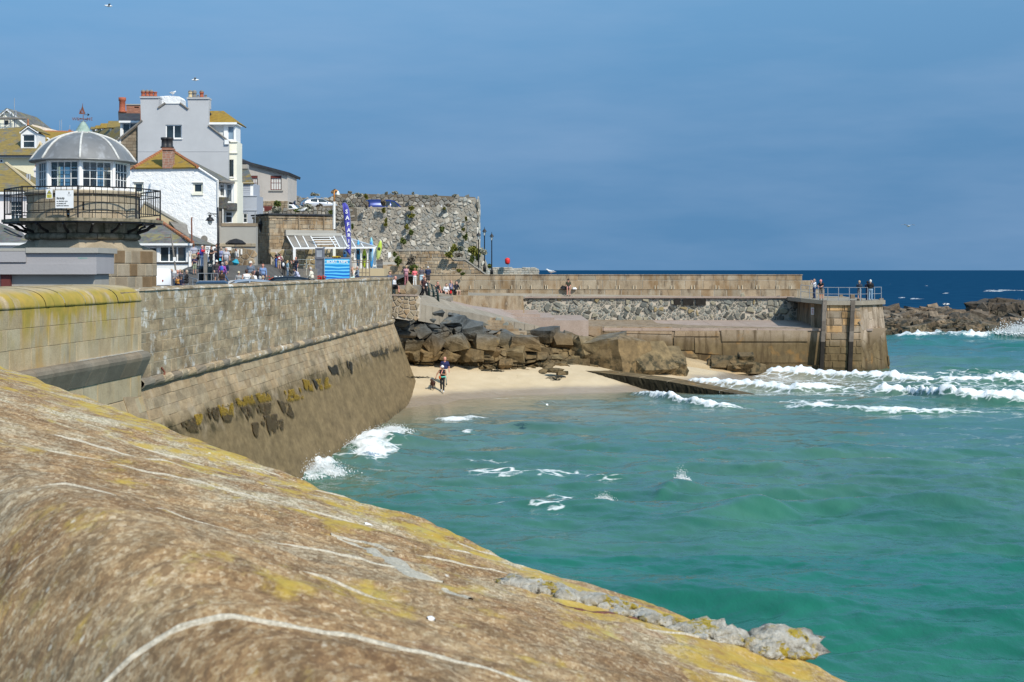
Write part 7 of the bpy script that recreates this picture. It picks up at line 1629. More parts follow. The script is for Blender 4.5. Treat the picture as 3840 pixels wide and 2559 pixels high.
w_=r_[2]-r_[0];text('BOAT TRIPS',w_*.152,fk,r_[0]+w_*.5,fk.px(5,0,1228)[1],.012,M['white'],bt,'CENTER',.004,bold=.008,sx=1.03)
q_=rect(fk,5,1262,1135,1376,1162);pn=thing('number_plate','yellow number plate board on top of the kiosk panel','sign',tuple(fk.pt(q_[0],q_[1],.04)));MB().fbox(fk,*q_,0,.03).build('plate',cmat('plate_yellow',(.75,.5,.02),.5),pn);text('KNO 780',(q_[3]-q_[1])*1.0,fk,(q_[0]+q_[2])/2,q_[1]+(q_[3]-q_[1])*.15,.033,M['iron'],pn,'CENTER',.003,bold=.004)
dk=flat('grey_door_paint',(.16,.165,.19),.6,.25,5)
bo=thing('open_kiosk_door','weathered grey half-glazed door leaf standing beside the kiosk','door panel',tuple(C(5,1090,1430,112.3)));fo=Frame((C(5,1028,0,112.2).x,112.2,0),R(-8));q_=(0,7.3,fo.px(5,1152,1100)[0],fo.px(5,1100,1022)[1]);wg=(q_[0]+.1,fo.px(5,0,1148)[1],q_[2]-.12,q_[3]-.1)
facade('leaf',bo,fo,[(q_[0],q_[1]),(q_[2],q_[1]),(q_[2],q_[3]),(q_[0],q_[3])],dk,.12,[wg],.05);MB().fbox(fo,*wg,-.08,-.05).build('pane',cmat('milky_pane',(.33,.35,.38),.2),bo);MB().fbox(fo,q_[0]+.14,q_[1]+.2,q_[2]-.14,wg[1]-.35,-.02,.02).build('lower_panel',dk,bo)
MB().fbox(fo,q_[0]+.1,wg[1]-.18,q_[2]-.1,wg[1]-.1,-.02,.05).build('ledge',dk,bo)
brm=flat('brown_rail_paint',(.20,.155,.11),.6,.3)
a,b=C(5,1522,1420,113.5),C(5,1772,1420,113.5);railing('quay_railing','brown steel railing beside the boat trip kiosk',[(a.x,113.5,7.45),(b.x,113.5,7.45)],C(5,1600,1192,113.5).z-7.45,(1.0,.92,.5),6,.035,brm)
# --- feather flag
d=114.0;fl=thing('feather_flag','blue feather flag lettered SAFARIS above the kiosk','flag',tuple(C(5,1515,1440,d)))
Lf=[(1400,412),(1408,520),(1418,590),(1428,680),(1440,780),(1450,850),(1466,930),(1480,985),(1452,1030),(1436,1052),(1470,1085),(1508,1125)]
Rt=[(1440,403),(1478,450),(1496,520),(1506,600),(1510,680),(1512,780),(1513,850),(1514,930),(1515,985),(1515,1030),(1515,1070),(1515,1130)]
vs=[];n=8
for i,(l,r) in enumerate(zip(Lf,Rt)):
 for k in range(n+1):
  t_=k/n;q_=C(5,l[0]+(r[0]-l[0])*t_,l[1]+(r[1]-l[1])*t_,d);q_.y+=.10*math.sin(t_*5+i*.8)*(1-t_);vs.append(q_)
fs=[(i*(n+1)+k,i*(n+1)+k+1,(i+1)*(n+1)+k+1,(i+1)*(n+1)+k) for i in range(len(Lf)-1) for k in range(n)]
fo_=MB().add(vs,fs).build('cloth',flat('flag_violet_blue',(.085,.085,.40),.8,.15,4),fl,True);sm=fo_.modifiers.new('thickness','SOLIDIFY');sm.thickness=.01
MB().tube([C(5,1516,1440,d),C(5,1517,900,d),C(5,1512,640,d),C(5,1494,490,d),C(5,1470,430,d),C(5,1440,400,d),C(5,1400,404,d)],[.035,.03,.025,.02,.02,.016,.012],6).build('pole',M['steel'],fl)
fF=FD(d-.14)
for ch,x,y in (('S',1458,525),('A',1469,610),('F',1478,698),('A',1489,780),('R',1490,845),('I',1488,925),('S',1484,1008)):
 xx,z=fF.px(5,x,y+22);text(ch,.42 if ch in 'SA' else .38,fF,xx,z-.02,0,M['white'],fl,'CENTER',.004,'letter',.012)
MB().tube([C(5,1412,1150,d-1),C(5,1410,640,d-1)],.012,4).build('guy_line',M['gutter'],fl)
# --- parking meter, bin, posts, signs by the cottage
d=113.0;pmt=thing('parking_meter','dark blue-green parking ticket machine with P symbol','parking meter',tuple(C(20,670,1340,d)));navy=flat('meter_navy',(.012,.025,.035),.35,.2);fq=FD(d);q_=rect(fq,20,600,840,745,1345)
MB().box((q_[0],d,q_[1]-.2),(q_[2],d+.35,q_[3])).build('cabinet',navy,pmt);MB().add([(q_[0]-.02,d-.05,q_[3]),(q_[2]+.03,d-.05,q_[3]),(q_[2]+.03,d+.4,q_[3]+.1),(q_[0]-.02,d+.4,q_[3]+.1),(q_[0]-.02,d-.05,q_[3]+.03),(q_[2]+.03,d-.05,q_[3]+.22),(q_[2]+.03,d+.4,q_[3]+.24),(q_[0]-.02,d+.4,q_[3]+.1)],[(0,1,5,4),(4,5,6,7),(1,2,6,5)]).build('hood',navy,pmt)
s_=rect(fq,20,640,868,722,942);MB().fbox(fq,*s_,0,.01,ch=.004).build('symbol_panel',M['white'],pmt);MB().fbox(fq,s_[0]+.015,s_[1]+.015,s_[2]-.015,s_[3]-.015,.01,.014).build('symbol_field',navy,pmt);text('P',(s_[3]-s_[1])*.9,fq,(s_[0]+s_[2])/2,s_[1]+.04,.016,M['white'],pmt,'CENTER',.003,bold=.004)
MB().tube([(q_[0]+.15,d+.17,QZ(q_[0],d)-.02),(q_[0]+.15,d+.17,q_[1])],.12,8).build('foot',navy,pmt)
bn_=thing('litter_bin','black domed litter bin beside the parking meter','bin',tuple(C(20,430,1340,d-.5)));a,b=C(20,330,1340,d-.5),C(20,520,930,d-.5);cx_=(a.x+b.x)/2;w_=b.x-a.x;g_=QZ(cx_,d)
MB().lathe((cx_,d-.3,0),[(w_*.48,g_),(w_*.48,b.z-.25),(w_*.5,b.z-.22),(w_*.45,b.z-.08),(w_*.25,b.z)],16).build('drum',navy,bn_,True);MB().box((cx_-w_*.3,d-.3-w_*.52,b.z-.42),(cx_+w_*.3,d-.3-w_*.3,b.z-.25)).build('slot',M['dark'],bn_)
a=C(20,552,1345,d-.8);o=MB().box((a.x-.12,a.y-.12,QZ(a.x,a.y)-.1),(a.x+.12,a.y+.12,C(20,0,565,d-.8).z)).build('timber_post',M['wood_grey']);tag(o,'square grey timber post beside the parking meter','post')
sgn=thing('pay_here_sign','white Pay here sign on a pole above the parking meter','sign',tuple(C(20,615,1300,d+.6)));fq2=FD(d+.6);q_=[fq2.px(20,*e) for e in ((560,540),(665,540),(700,335),(548,335))];MB().poly_ext([fq2.pt(*e) for e in q_],(0,.03,0)).build('board',M['white'],sgn)
text('Pay',.16,fq2,*fq2.px(20,622,410),.006,M['iron'],sgn,'CENTER',.003,bold=.004);text('here',.16,fq2,*fq2.px(20,618,462),.006,M['iron'],sgn,'CENTER',.003,bold=.004);MB().poly_ext([fq2.pt(*fq2.px(20,*e),.004) for e in ((588,480),(642,480),(616,525))],(0,-.004,0)).build('arrow',M['iron'],sgn)
a=C(20,612,1330,d+.65);MB().tube([(a.x,a.y,QZ(a.x,a.y)),C(20,612,540,d+.65)],.035,6).build('pole',M['steel'],sgn)
o=thing('iron_ring_stain','rusty wall ring with orange stain on the white cottage','wall ring',tuple(C(20,520,130,137.9)));MB().lathe(C(20,520,130,137.8),[(.12,-.05),(.30,-.05),(.32,.05),(.12,.05)],14,ax=Matrix.Rotation(R(90),3,'X')).build('ring',M['wood_grey'],o);fz=FD(137.95);MB().poly_ext([fz.pt(*fz.px(20,*e),.02) for e in ((500,200),(540,190),(552,380),(545,560),(520,560),(500,400))],(0,.03,0)).build('rust_streak',flat('rust_streak',(.55,.24,.06),.9,.4,6),o)
for (x0,y0,x1,y1,dd_,nm,lab) in ((505,815,565,1300,121,'leaning_pole','rusty pole leaning in front of the office windows'),(779,590,781,940,127,'flag_pole','thin rusty pole at the corner of the office roof')):
 o=thing(nm,lab,'pole',tuple(C(4,x1,y1,dd_)));pb=C(4,x1,y1,dd_);MB().tube([pb,C(4,(x0+x1)/2,(y0+y1)/2,dd_),C(4,x0,y0,dd_)],[.07,.065,.06],8).build('shaft',rust if nm=='flag_pole' else M['wood_grey'],o)
 if nm=='leaning_pole':MB().tube([C(4,500,858,dd_),C(4,410,865,dd_)],.025,5).build('arm',rust,o);fz=FD(dd_-.1);MB().fbox(fz,*rect(fz,4,532,1122,570,1178),0,.02).build('notice',M['white'],o)
 else:MB().tube([C(4,779,600,dd_),C(4,798,595,dd_)],.03,5).build('arm',rust,o)
railing('quay_handrail','grey steel handrail sloping beside the seated people at the office',[(C(25,1030,0,106).x,106,7.45),(C(25,2150,0,103).x,103,6.95)],1.0,(1.0,),7,.035)
railing('queue_rail','low grey tubular rail beside the parking meter',[(C(20,340,0,112).x,112,7.6),(C(20,920,0,112).x,112,7.6)],.75,(1.0,),4,.03)
pz=thing('closed_parasol','black parasol top showing above the stone coping','parasol',tuple(C(20,1500,400,138)));q_=C(20,1500,225,138.2);MB().lathe((q_.x,q_.y-1,0),[(.9,q_.z-.25),(.95,q_.z-.12),(.6,q_.z+.15),(.1,q_.z+.3)],10).build('canopy',M['iron'],pz);MB().tube([(q_.x,q_.y-1,8.6),(q_.x,q_.y-1,q_.z+.2)],.03,6).build('pole',M['steel'],pz)
# --- flower boxes behind the wall
def flowers(label,n_,x,y,d,w,cols_):
 t=thing('flower_box',label,'flowers',tuple(C(n_,x,y,d)));c0=C(n_,x,y,d);MB().box((c0.x-w/2,d,c0.z-.45),(c0.x+w/2,d+.3,c0.z-.12)).build('trough',M['wood_grey'],t);mb=MB();g=random.Random(x)
 for i in range(170):leaf(mb,c0+Vector((g.uniform(-w/2,w/2),g.uniform(-.1,.3),g.uniform(-.15,.16))),.06,g,(g.uniform(.6,1.3),)*3)
 mb.build('foliage',M['leaf'],t)
 for i in range(46):
  q=c0+Vector((g.uniform(-w/2,w/2),g.uniform(-.2,.1),g.uniform(-.08,.2)));cc=cols_[0] if q.x>c0.x-w*.18 else cols_[-1]
  MB().ball(q,(.05,.05,.035),6,4).build('blossom',cc,t)
def leaf(mb,p,s_,g,tint):
 a=Vector((g.gauss(0,1),g.gauss(0,1),g.gauss(0,1))).normalized();b=a.orthogonal().normalized();c_=a.cross(b);mb.add([p-b*s_*.4,p+c_*s_*.5+a*s_*.1,p+b*s_*.6,p-c_*s_*.5+a*s_*.1],[(0,1,2,3)],tint)
def leaf_mat(name,c):
 t=NT(name);t.color(t.mix(1.0,t.attr('tint'),c,'MULTIPLY')).set(Roughness=.6,Specular_IOR_Level=.25);return t.m
M['leaf']=leaf_mat('green_leaves',(.10,.125,.03));M['greyleaf']=leaf_mat('silver_grey_leaves',(.27,.27,.21));M['goldleaf']=leaf_mat('yellow_green_leaves',(.17,.165,.03));M['drybush']=leaf_mat('dry_brown_twigs',(.19,.16,.12))
flowers('trough of white and red flowers on the sea wall',21,760,935,93,1.1,[M['white'],cmat('geranium_red',(.6,.03,.02))]);flowers('small trough of red flowers below the grey door',21,2040,900,103,.8,[cmat('geranium_red',(.6,.03,.02))])
# --- shrubs on walls and bastion
def shrub(label,n_,x,y,rx,ry,d,mat,cnt=None,ls=.16,cat='shrub'):
 k_=CROP[n_][2]/F*d;c0=C(n_,x,y,d);a,b=rx*k_,ry*k_;g=random.Random(int(x*7+y));t=thing('shrub',label,cat,(c0.x,d,c0.z-b),'shrubs on the walls');mb=MB()
 cl=[(g.gauss(0,.45),g.gauss(0,.5),g.gauss(0,.45),g.uniform(.25,.5)) for _ in range(9)]
 for i in range(cnt or 420):
  u,v_,w,r=g.choice(cl);p=c0+Vector(((u+g.gauss(0,r*.55))*a,(v_+g.gauss(0,r*.6))*a*.6-.15,(w+g.gauss(0,r*.55))*b));s_=g.uniform(.6,1.3);leaf(mb,p,ls*s_,g,(g.uniform(.5,1.4),)*3)
 mb.build('foliage',mat,t);st_=MB()
 for i in range(6):st_.tube([c0+Vector((g.uniform(-.2,.2)*a,.25,-b*.9)),c0+Vector((g.uniform(-.7,.7)*a,0,g.uniform(-.1,.7)*b))],[.03,.012],4)
 st_.build('stems',M['drybush'],t)
BS=((24,570,140,62,28,186,'greyleaf','grey shrub on the parapet above the silver car'),(24,900,90,60,40,184,'drybush','grey-brown shrub behind the swan-neck lamp top'),(24,1200,108,40,22,187,'greyleaf','small grey shrub on the parapet right of the lamp'),(24,1470,170,34,40,186.8,'goldleaf','yellow-green tuft on the dark parapet'),(24,1340,145,70,40,186.6,'greyleaf','wide grey shrub trailing on the dark parapet'),(24,1830,125,28,25,187,'greyleaf','little grey shrub on the parapet above the blue van front'),(24,1985,110,42,26,187,'greyleaf','grey shrub on the parapet right of the van'),(24,2300,125,30,22,187,'greyleaf','small grey shrub on the far parapet'),
   (24,450,380,70,70,168,'drybush','dry brown bush in front of the silver car rear'),(24,630,350,60,60,168,'drybush','dry bush in front of the silver car door'),(24,1195,320,50,50,171,'greyleaf','grey bush behind the flag top'),(24,1200,420,42,60,171,'leaf','green bush right of the flag'),(24,1000,520,65,60,171,'greyleaf','blue-grey bush left of the flag'),(24,960,400,45,30,171,'goldleaf','olive tuft beside the lamp post'),(24,850,450,36,28,160,'leaf','green tuft on the store roof edge'),
   (24,1490,320,36,60,171,'drybush','brown bush before the blue van rear'),(24,1780,290,70,70,171,'drybush','brown twiggy bush covering the middle of the blue van'),(24,1790,425,34,50,171.6,'goldleaf','green tuft hanging below the blue van'),(24,2280,385,55,34,171.5,'goldleaf','green tuft on the bastion rim right of the van'),(24,1825,640,26,60,171.6,'goldleaf','narrow green tuft high on the bastion face'),(24,1225,705,22,40,171.6,'leaf','green tuft on the bastion just right of the flag'),
   (6,885,548,28,38,171.6,'goldleaf','green tuft on the bastion left of two stacked tufts'),(6,932,615,24,30,171.6,'leaf','round green tuft low on the bastion middle'),(6,1252,572,26,32,171.6,'leaf','round green tuft alone on the right half of the bastion'),(6,852,705,30,38,171.4,'leaf','dark green tuft above the lime kayak'),(6,1496,660,22,46,171.4,'leaf','narrow green tuft near the bastion corner'),(6,1500,470,10,30,171.5,'goldleaf','thin weed strip high near the bastion corner'),(6,1468,575,14,18,171.5,'goldleaf','tiny weed left of the bastion corner'),
   (6,1085,240,34,26,180,'greyleaf','grey shrub on the bastion top'),(6,1188,232,22,16,180,'greyleaf','small grey shrub on the bastion top right of centre'),(6,770,200,28,14,186,'greyleaf','small grey shrub on the dark parapet top'),(6,1385,232,20,14,176,'greyleaf','tiny grey shrub near the bastion top corner'),(6,1310,330,30,14,171.5,'drybush','brown tuft where the rim rises to the corner'),(6,1278,362,16,12,171.5,'goldleaf','small olive tuft under the rising rim'),(6,945,440,40,22,171.6,'goldleaf','flat weed on the upper bastion face'),
   (6,1335,830,48,50,150.2,'goldleaf','large green bush on the stair wall, the left one'),(6,1385,770,40,40,168,'goldleaf','green bush at the foot of the bastion'),(6,1450,775,40,34,168,'greyleaf','grey bush between green bushes at the bastion foot'),(6,1415,840,36,30,150.2,'drybush','brown-grey bush on the stair wall'),(6,1570,790,70,60,168,'goldleaf','big yellow-green bush round the bastion corner'),(6,1620,840,50,60,167,'goldleaf','green ivy bush below the bastion corner'),(6,1560,890,26,60,167,'leaf','trailing green plant under the corner bush'),(6,1675,800,44,46,166,'greyleaf','grey bush sticking out past the bastion corner'),(6,1738,955,26,22,160,'leaf','dark green bush at the end of the point parapet'),
   (6,940,905,58,60,146,'drybush','dark brown bush above the four standing people'),(6,960,980,60,50,145.8,'leaf','green hedge plant behind the four standing people'),(6,790,900,26,46,146,'leaf','dark green upright plant left of the brown bush'),(6,765,835,18,22,148,'leaf','small green plant beside the white sign'),(6,820,905,16,26,146,'leaf','little green plant beside the upright one'),(6,1425,998,24,14,145.9,'goldleaf','olive weed on the low stained wall'),(6,1465,1030,20,12,141.5,'leaf','small green tuft at the top of the bench wall'),
   (5,500,490,90,62,160,'greyleaf','large grey bush on the store roof in front of the roughcast house'),(5,525,410,60,60,161,'leaf','green-grey bush against the roughcast house'),(5,935,480,70,60,160,'greyleaf','grey bush below the silver car'),(5,790,510,60,22,162,'leaf','low green growth behind the standing gull'))
for b in BS:shrub(b[7],b[0],b[1],b[2],b[3]*.8,b[4]*.8,b[5],M[b[6]],ls=.15+.0008*(b[3]+b[4]))
# rough verge behind the store roof
vg=thing('rubble_bank','bank of loose stones and weeds behind the store roof','bank',tuple(C(5,900,540,164)));fz=FD(164.0);ol=fz.pl(5,[(180,600),(200,530),(620,500),(800,480),(1290,440),(1560,470),(1560,640),(180,640)]);MB().poly_ext([fz.pt(*q,-.02) for q in ol],(0,3,0)).build('core',M['mortar_dark'],vg);rubble(vg,fz,ol,.42,M['bast'],.06,(.04,.14),1.3,tint=lambda:rtint(.5,1.1,.05))
# --- small signs
for (n_,x0,y0,x1,y1,d,lab) in ((6,700,812,728,860,147,'white notice panel right of the kayaks'),(6,1044,325,1062,345,187,'small white bay number sign on the parapet, left of two'),(6,1240,325,1256,345,187,'small white bay number sign on the parapet, right of two')):
 fz=FD(d);r_=rect(fz,n_,x0,y0,x1,y1);o=MB().fbox(fz,*r_,.1,.14).build('white_notice',M['white']);tag(o,lab,'sign')
 if d==187:text('17' if x0<1100 else '18',(r_[3]-r_[1])*.8,fz,(r_[0]+r_[2])/2,r_[1]+.1,.145,M['iron'],o,'CENTER',.003)
# --- curved iron handrail by the path
hr=thing('path_handrail','dark green iron handrail with three curved posts beside the path','railing',tuple(C(23,1310,960,113)));gi=flat('dark_green_iron',(.012,.03,.028),.45,.2);tops=[]
for (xb,yb,xm,ym,xt,yt,d) in ((1312,960,1300,720,1265,560,113),(1428,1010,1425,800,1368,605,111),(1545,1070,1530,820,1478,660,109)):
 MB().tube([C(23,xb,yb,d),C(23,xm,ym,d),C(23,xt,yt,d)],[.10,.075,.05],8).build('post',gi,hr,True);tops.append((C(23,xt,yt,d),C(23,(xm*1.0),ym+20,d)))
for k in range(2):MB().tube([tops[0][k]+(tops[0][k]-tops[1][k])*.3,tops[0][k],tops[1][k],tops[2][k]],.028,6).build('rail',gi,hr)
# raised terrace behind, stone bench for the four, slatted bench at the wall end
zrt=C(23,700,645,122).z;a,b=C(23,230,0,122),C(23,1035,0,122)
rt_=tag(MB().box((a.x-3,122,5.8),(b.x,130,zrt)).build('raised_terrace',M['paving']),'raised paved terrace where four people stand',kind='structure');fz=FD(121.98);rubble(rt_,fz,[(a.x,6.4),(b.x,6.4),(b.x,zrt-.12),(a.x,zrt-.12)],.6,M['bench'],.04,(.02,.06),2.0)
a,b=C(23,1480,0,126.5),C(23,2330,0,126.5);zs_=C(23,1800,742,126.3).z;sb=thing('stone_bench','low stone bench under the four seated people','bench',((a.x+b.x)/2,126.5,6.4));ashlar(sb,FD(126.3),a.x,b.x,6.35,zs_-.1,[1],(.8,1.6),M['bench'],(0,.02),.02);MB().box((a.x,126.26,zs_-.1),(b.x,127.1,zs_)).build('seat_slab',M['bench'],sb);MB().box((a.x,126.32,6.2),(b.x,127,zs_-.1)).build('core',M['mortar'],sb)
sl2=thing('slatted_bench','green slatted bench at the end of the sea wall','bench',tuple(C(23,330,850,105.3)));g_=C(23,330,855,105).z;zz_=C(23,330,690,105).z;a,b=C(23,235,0,105),C(23,445,0,105)
for k in range(6):MB().box((a.x,104.9+k*.09,zz_-.04),(b.x,104.97+k*.09,zz_)).build('slat',gi,sl2)
for x in (a.x+.05,b.x-.1):MB().box((x,104.95,g_),(x+.06,105.4,zz_-.04)).build('leg',gi,sl2)
wbx=tag(MB().box((C(23,245,0,105.6).x,105.6,g_),(C(23,400,0,105.6).x,106.2,zz_-.1)).build('storage_crate',cmat('grey_green_crate',(.12,.15,.14),.7)),'grey-green crate under the slatted bench','crate')
qb=thing('timber_quay_bench','long weathered timber bench behind the sea wall','bench',tuple(C(21,1600,940,100)));zz_=C(21,1600,880,100).z;a,b=C(21,1330,0,100),C(21,1900,0,100);MB().box((a.x,99.8,zz_-.08),(b.x,100.3,zz_)).build('seat',M['wood_grey'],qb)
for k in range(14):x=a.x+(b.x-a.x)*k/14;MB().box((x,101.2,7.3),(x+(b.x-a.x)/14-.02,101.25,C(21,0,615,101).z)).build('back_plank',M['wood_grey'],qb)
for x in (a.x+.1,b.x-.2):MB().box((x,99.9,7.3),(x+.1,100.2,zz_-.08)).build('leg',M['wood_grey'],qb)
# --- timber mooring ring on wall: small patch with red rust on the sea wall face
q_=wfr.px(11,1770,1090);o=MB().tube([wfr.pt(q_[0],q_[1]+.1,.03),wfr.pt(q_[0]+.1,q_[1]-.05,.1),wfr.pt(q_[0],q_[1]-.2,.12)],.035,5).build('iron_fitting',rust);tag(o,'rusty iron fitting on the sea wall above the roll moulding','iron fitting')
# ================================================================== vehicles
def car(name,label,cat,loc,head,Lc=4.3,W=1.78,H=1.48,paint=(.5,.5,.5),style='hatch',roof=None,rough=.3,metal=.3):
 """car seen from outside: local x forward (0 rear), y left, z up"""
 t=thing(name,label,cat,loc);o=Vector(loc);ch,sh=math.cos(head),math.sin(head);fx,fy=Vector((ch,sh,0)),Vector((-sh,ch,0))
 W_=lambda x,y,z:o+fx*(x-Lc/2)+fy*y+UP*z
 pm=flat(name+'_paint_%d' % (abs(hash(label)) % 9999),paint,rough,.06,2,metal);h=H/1.48;l=Lc/4.3
 if style=='hatch':prof=[(.0,.45,.62,.60,.8),(.06,.3,.95,.92,.86),(.25,.24,1.02,1.08,.88),(.55,.22,1.0,1.36,.89),(1.1,.22,.97,1.46,.89),(1.9,.22,.94,1.48,.89),(2.5,.22,.93,1.42,.89),(2.9,.22,.93,1.22,.89),(3.3,.22,.92,.99,.89),(3.9,.24,.84,.86,.86),(4.2,.3,.70,.72,.78),(4.3,.42,.58,.58,.62)]
 else:prof=[(.0,.4,1.0,1.70,.84),(.06,.25,1.02,1.9,.88),(.3,.22,1.02,1.95,.9),(1.2,.22,1.02,1.97,.9),(2.4,.22,1.0,1.96,.9),(2.9,.22,1.0,1.86,.9),(3.3,.22,1.0,1.5,.9),(3.65,.22,1.0,1.1,.89),(4.05,.24,.95,.98,.86),(4.25,.35,.7,.75,.78),(4.3,.42,.6,.6,.68)]
 zr=1.48 if style=='hatch' else 1.97;vs=[];ring=12
 for (x,zb,zw,zt,w) in prof:
  x,zb,zw,zt=x*l,zb*h if style=='hatch' else zb,zw*H/zr,zt*H/zr;w=w*W/1.78;wt=w*(.80 if zt>zw+.1 else .93);ws=[(-w*.88,zb),(-w,zb+.15),(-w,zw*.75),(-w*.985,zw),(-wt,zt-.06),(-wt*.82,zt),(wt*.82,zt),(wt,zt-.06),(w*.985,zw),(w,zw*.75),(w,zb+.15),(w*.88,zb)]
  if zt<=zw+.1:ws[4]=(-w*.95,zt-.03);ws[7]=(w*.95,zt-.03);ws[3]=(-w,zt-.06);ws[8]=(w,zt-.06)
  for (y,z) in ws:vs.append(W_(x,y,z))
 n=len(prof);fs=[(i*ring+k,(i+1)*ring+k,(i+1)*ring+(k+1) % ring,i*ring+(k+1) % ring) for i in range(n-1) for k in range(ring)]+[tuple(range(ring)),tuple((n-1)*ring+k for k in reversed(range(ring)))]
 b=MB().add(vs,fs).build('body',pm,t,True)
 def sidep(x):
  xs=[p[0]*l for p in prof];return [np.interp(x,xs,[p[i] for p in prof]) for i in range(1,5)]
 def glass(name,pts,s_):
  vv=[]
  for (x,f_) in pts:
   zb,zw,zt,w=sidep(x*l);zw,zt=zw*H/zr,zt*H/zr;w=w*W/1.78;z=zw+.03+(zt-.10-zw)*f_;k=(z-zw)/max(.05,(zt-.06-zw));y=w*.985+(w*.80-w*.985)*k+.012;vv.append(W_(x*l,y*s_,z))
  MB().add(vv,[tuple(range(len(vv)))]).build(name,M['glass'],t)
 for s_ in (1,-1):
  if style=='hatch':glass('side_window',[(.75,.05),(1.0,.85),(1.75,.95),(1.75,.0)],s_);glass('side_window',[(1.82,.0),(1.82,.95),(2.4,.92),(3.0,.1)],s_);
  elif style=='van_glazed':glass('side_window',[(2.5,.1),(2.5,.9),(2.95,.85),(3.35,.1)],s_);glass('side_window',[(1.5,.15),(1.5,.85),(2.4,.85),(2.4,.15)],s_)
  else:glass('side_window',[(2.5,.1),(2.5,.85),(2.95,.8),(3.35,.1)],s_)
  wm_=cmat('tyre_rubber',(.02,.02,.02),.9)
  for xw in (.78*l,3.45*l):
   c0=W_(xw,s_*(W/2-.1),.32);ax=Matrix((fx,UP,fy*s_)).transposed()
   ax=Matrix(((fx.x,-fx.y*0+UP.x,fy.x*s_),(fx.y,UP.y,fy.y*s_),(0,1,0)))
   tr_=MB().lathe(c0,[(.22,-.1),(.32,-.09),(.33,0),(.32,.09),(.22,.1)],18,ax=ax).build('wheel',wm_,t,True);MB().lathe(c0,[(.23,.06),(.2,.085),(.06,.10),(.02,.10)],10,ax=ax).build('rim',M['steel'],tr_)
  for (x0,z0,z1,nm,cc) in ((.02,.72,.92,'tail_light',cmat('tail_red',(.30,.01,.012),.25)),(4.1,.58,.70,'headlight',cmat('headlamp',(.6,.62,.64),.1))):
   x0=x0*l;zc=1 if style=='hatch' else 1.15;y0=W/2*(.90 if nm=='tail_light' else .80);MB().box((-.03,-.13,z0*zc),(.06,.13,z1*zc));p_=W_(x0,s_*(y0-.12),z0*zc*h);mb=MB();mb.add([W_(x0-.02,s_*(y0-.30),z0*zc),W_(x0-.02 if nm=='tail_light' else x0+.08,s_*(y0-.05),z0*zc),W_(x0+.28 if nm=='tail_light' else x0-.2,s_*(y0+.055),z0*zc+.03),W_(x0+.30 if nm=='tail_light' else x0-.25,s_*(y0+.05),z1*zc),W_(x0 if nm=='tail_light' else x0+.06,s_*(y0-.05),z1*zc),W_(x0-.0,s_*(y0-.30),z1*zc)],[(0,1,4,5),(1,2,3,4)]);mb.build(nm,cc,t)
  MB().ball(W_(2.95*l,s_*(W/2+.08),.98*H/1.48 if style=='hatch' else 1.15),(.08,.08,.06),8,5).build('mirror',pm,t)
 if style=='hatch':
  for (x0,x1,f0,f1,nm) in ((.22,.56,.0,.0,'rear_window'),(2.55,3.25,0,0,'windscreen')):
   a,c_=sidep(x0*l),sidep(x1*l);mb=MB();k=.74*W/1.78;mb.add([W_(x0*l-(.015 if nm=='rear_window' else 0),-k*.98,a[2]*H/zr+.015),W_(x0*l,k*.98,a[2]*H/zr+.015),W_(x1*l,k*.92,c_[2]*H/zr+.02),W_(x1*l,-k*.92,c_[2]*H/zr+.02)],[(0,1,2,3)]);mb.build(nm,M['glass'],t)
 else:
  mb=MB();k=.6*W/1.78;mb.add([W_(-.012,-k,1.15*H/1.97),W_(-.012,k,1.15*H/1.97),W_(-.012,k*.95,1.68*H/1.97),W_(-.012,-k*.95,1.68*H/1.97)],[(0,1,2,3)]);
  if style=='van_glazed':mb.build('rear_window',M['glass'],t)
 return t,W_
tzc=tz+.03
car('silver_hatchback','silver hatchback parked on the bastion terrace, rear to the left','car',(C(24,640,300,181).x,181,tzc-.05),R(24),4.4,1.82,1.52,(.52,.53,.55),metal=.6,rough=.28)
_,Wv=car('blue_van','blue van with silver roof parked behind bushes on the bastion','van',(C(24,1830,300,180).x,180,tzc-.75),R(16),4.9,1.9,1.98,(.012,.028,.14),'van_glazed',rough=.25)
car('dark_suv','dark blue car half hidden behind the roughcast house','car',(C(24,60,250,174).x,174,C(24,60,300,174).z-.9),R(-75),4.5,1.85,1.75,(.012,.016,.035),rough=.2)
car('white_car','white car half hidden beside the roughcast house, below the dark one','car',(C(24,110,400,169.4).x-.6,169.4,C(24,150,400,169.4).z-1.0),R(176),3.9,1.7,1.55,(.75,.76,.78),rough=.3)
car('navy_car','navy blue car roof showing just above the sea wall','car',(C(20,570,1400,70).x,71.5,C(20,560,1360,70).z-1.46),R(100),4.2,1.8,1.46,(.012,.022,.06),rough=.2)
car('silver_car','silver-blue car roof above the sea wall, next to the navy one','car',(C(20,1580,1400,80).x,80,C(20,1500,1312,80).z-1.46),R(200),4.4,1.8,1.46,(.34,.38,.43),metal=.5,rough=.25)
car('black_car','dark car behind the flower trough on the sea wall','car',(C(21,880,900,87).x,87,C(21,880,838,87).z-1.45),R(190),4.3,1.78,1.45,(.012,.018,.028),rough=.2)
tv,Wt=car('white_van','white van parked between the lighthouse and the sea wall','van',(-20.75,80.2,C(25,650,262,79).z-1.97),R(157),4.9,1.9,1.97,(.78,.79,.81),'van',rough=.3,metal=0)
for s_ in (1,-1):MB().add([Wt(-.02,s_*.94,.5),Wt(-.02,s_*.70,.5),Wt(-.02,s_*.66,1.82),Wt(.02,s_*.80,1.86)],[(0,1,2,3)]).build('dark_pillar',cmat('van_grey_trim',(.13,.13,.14),.5),tv)
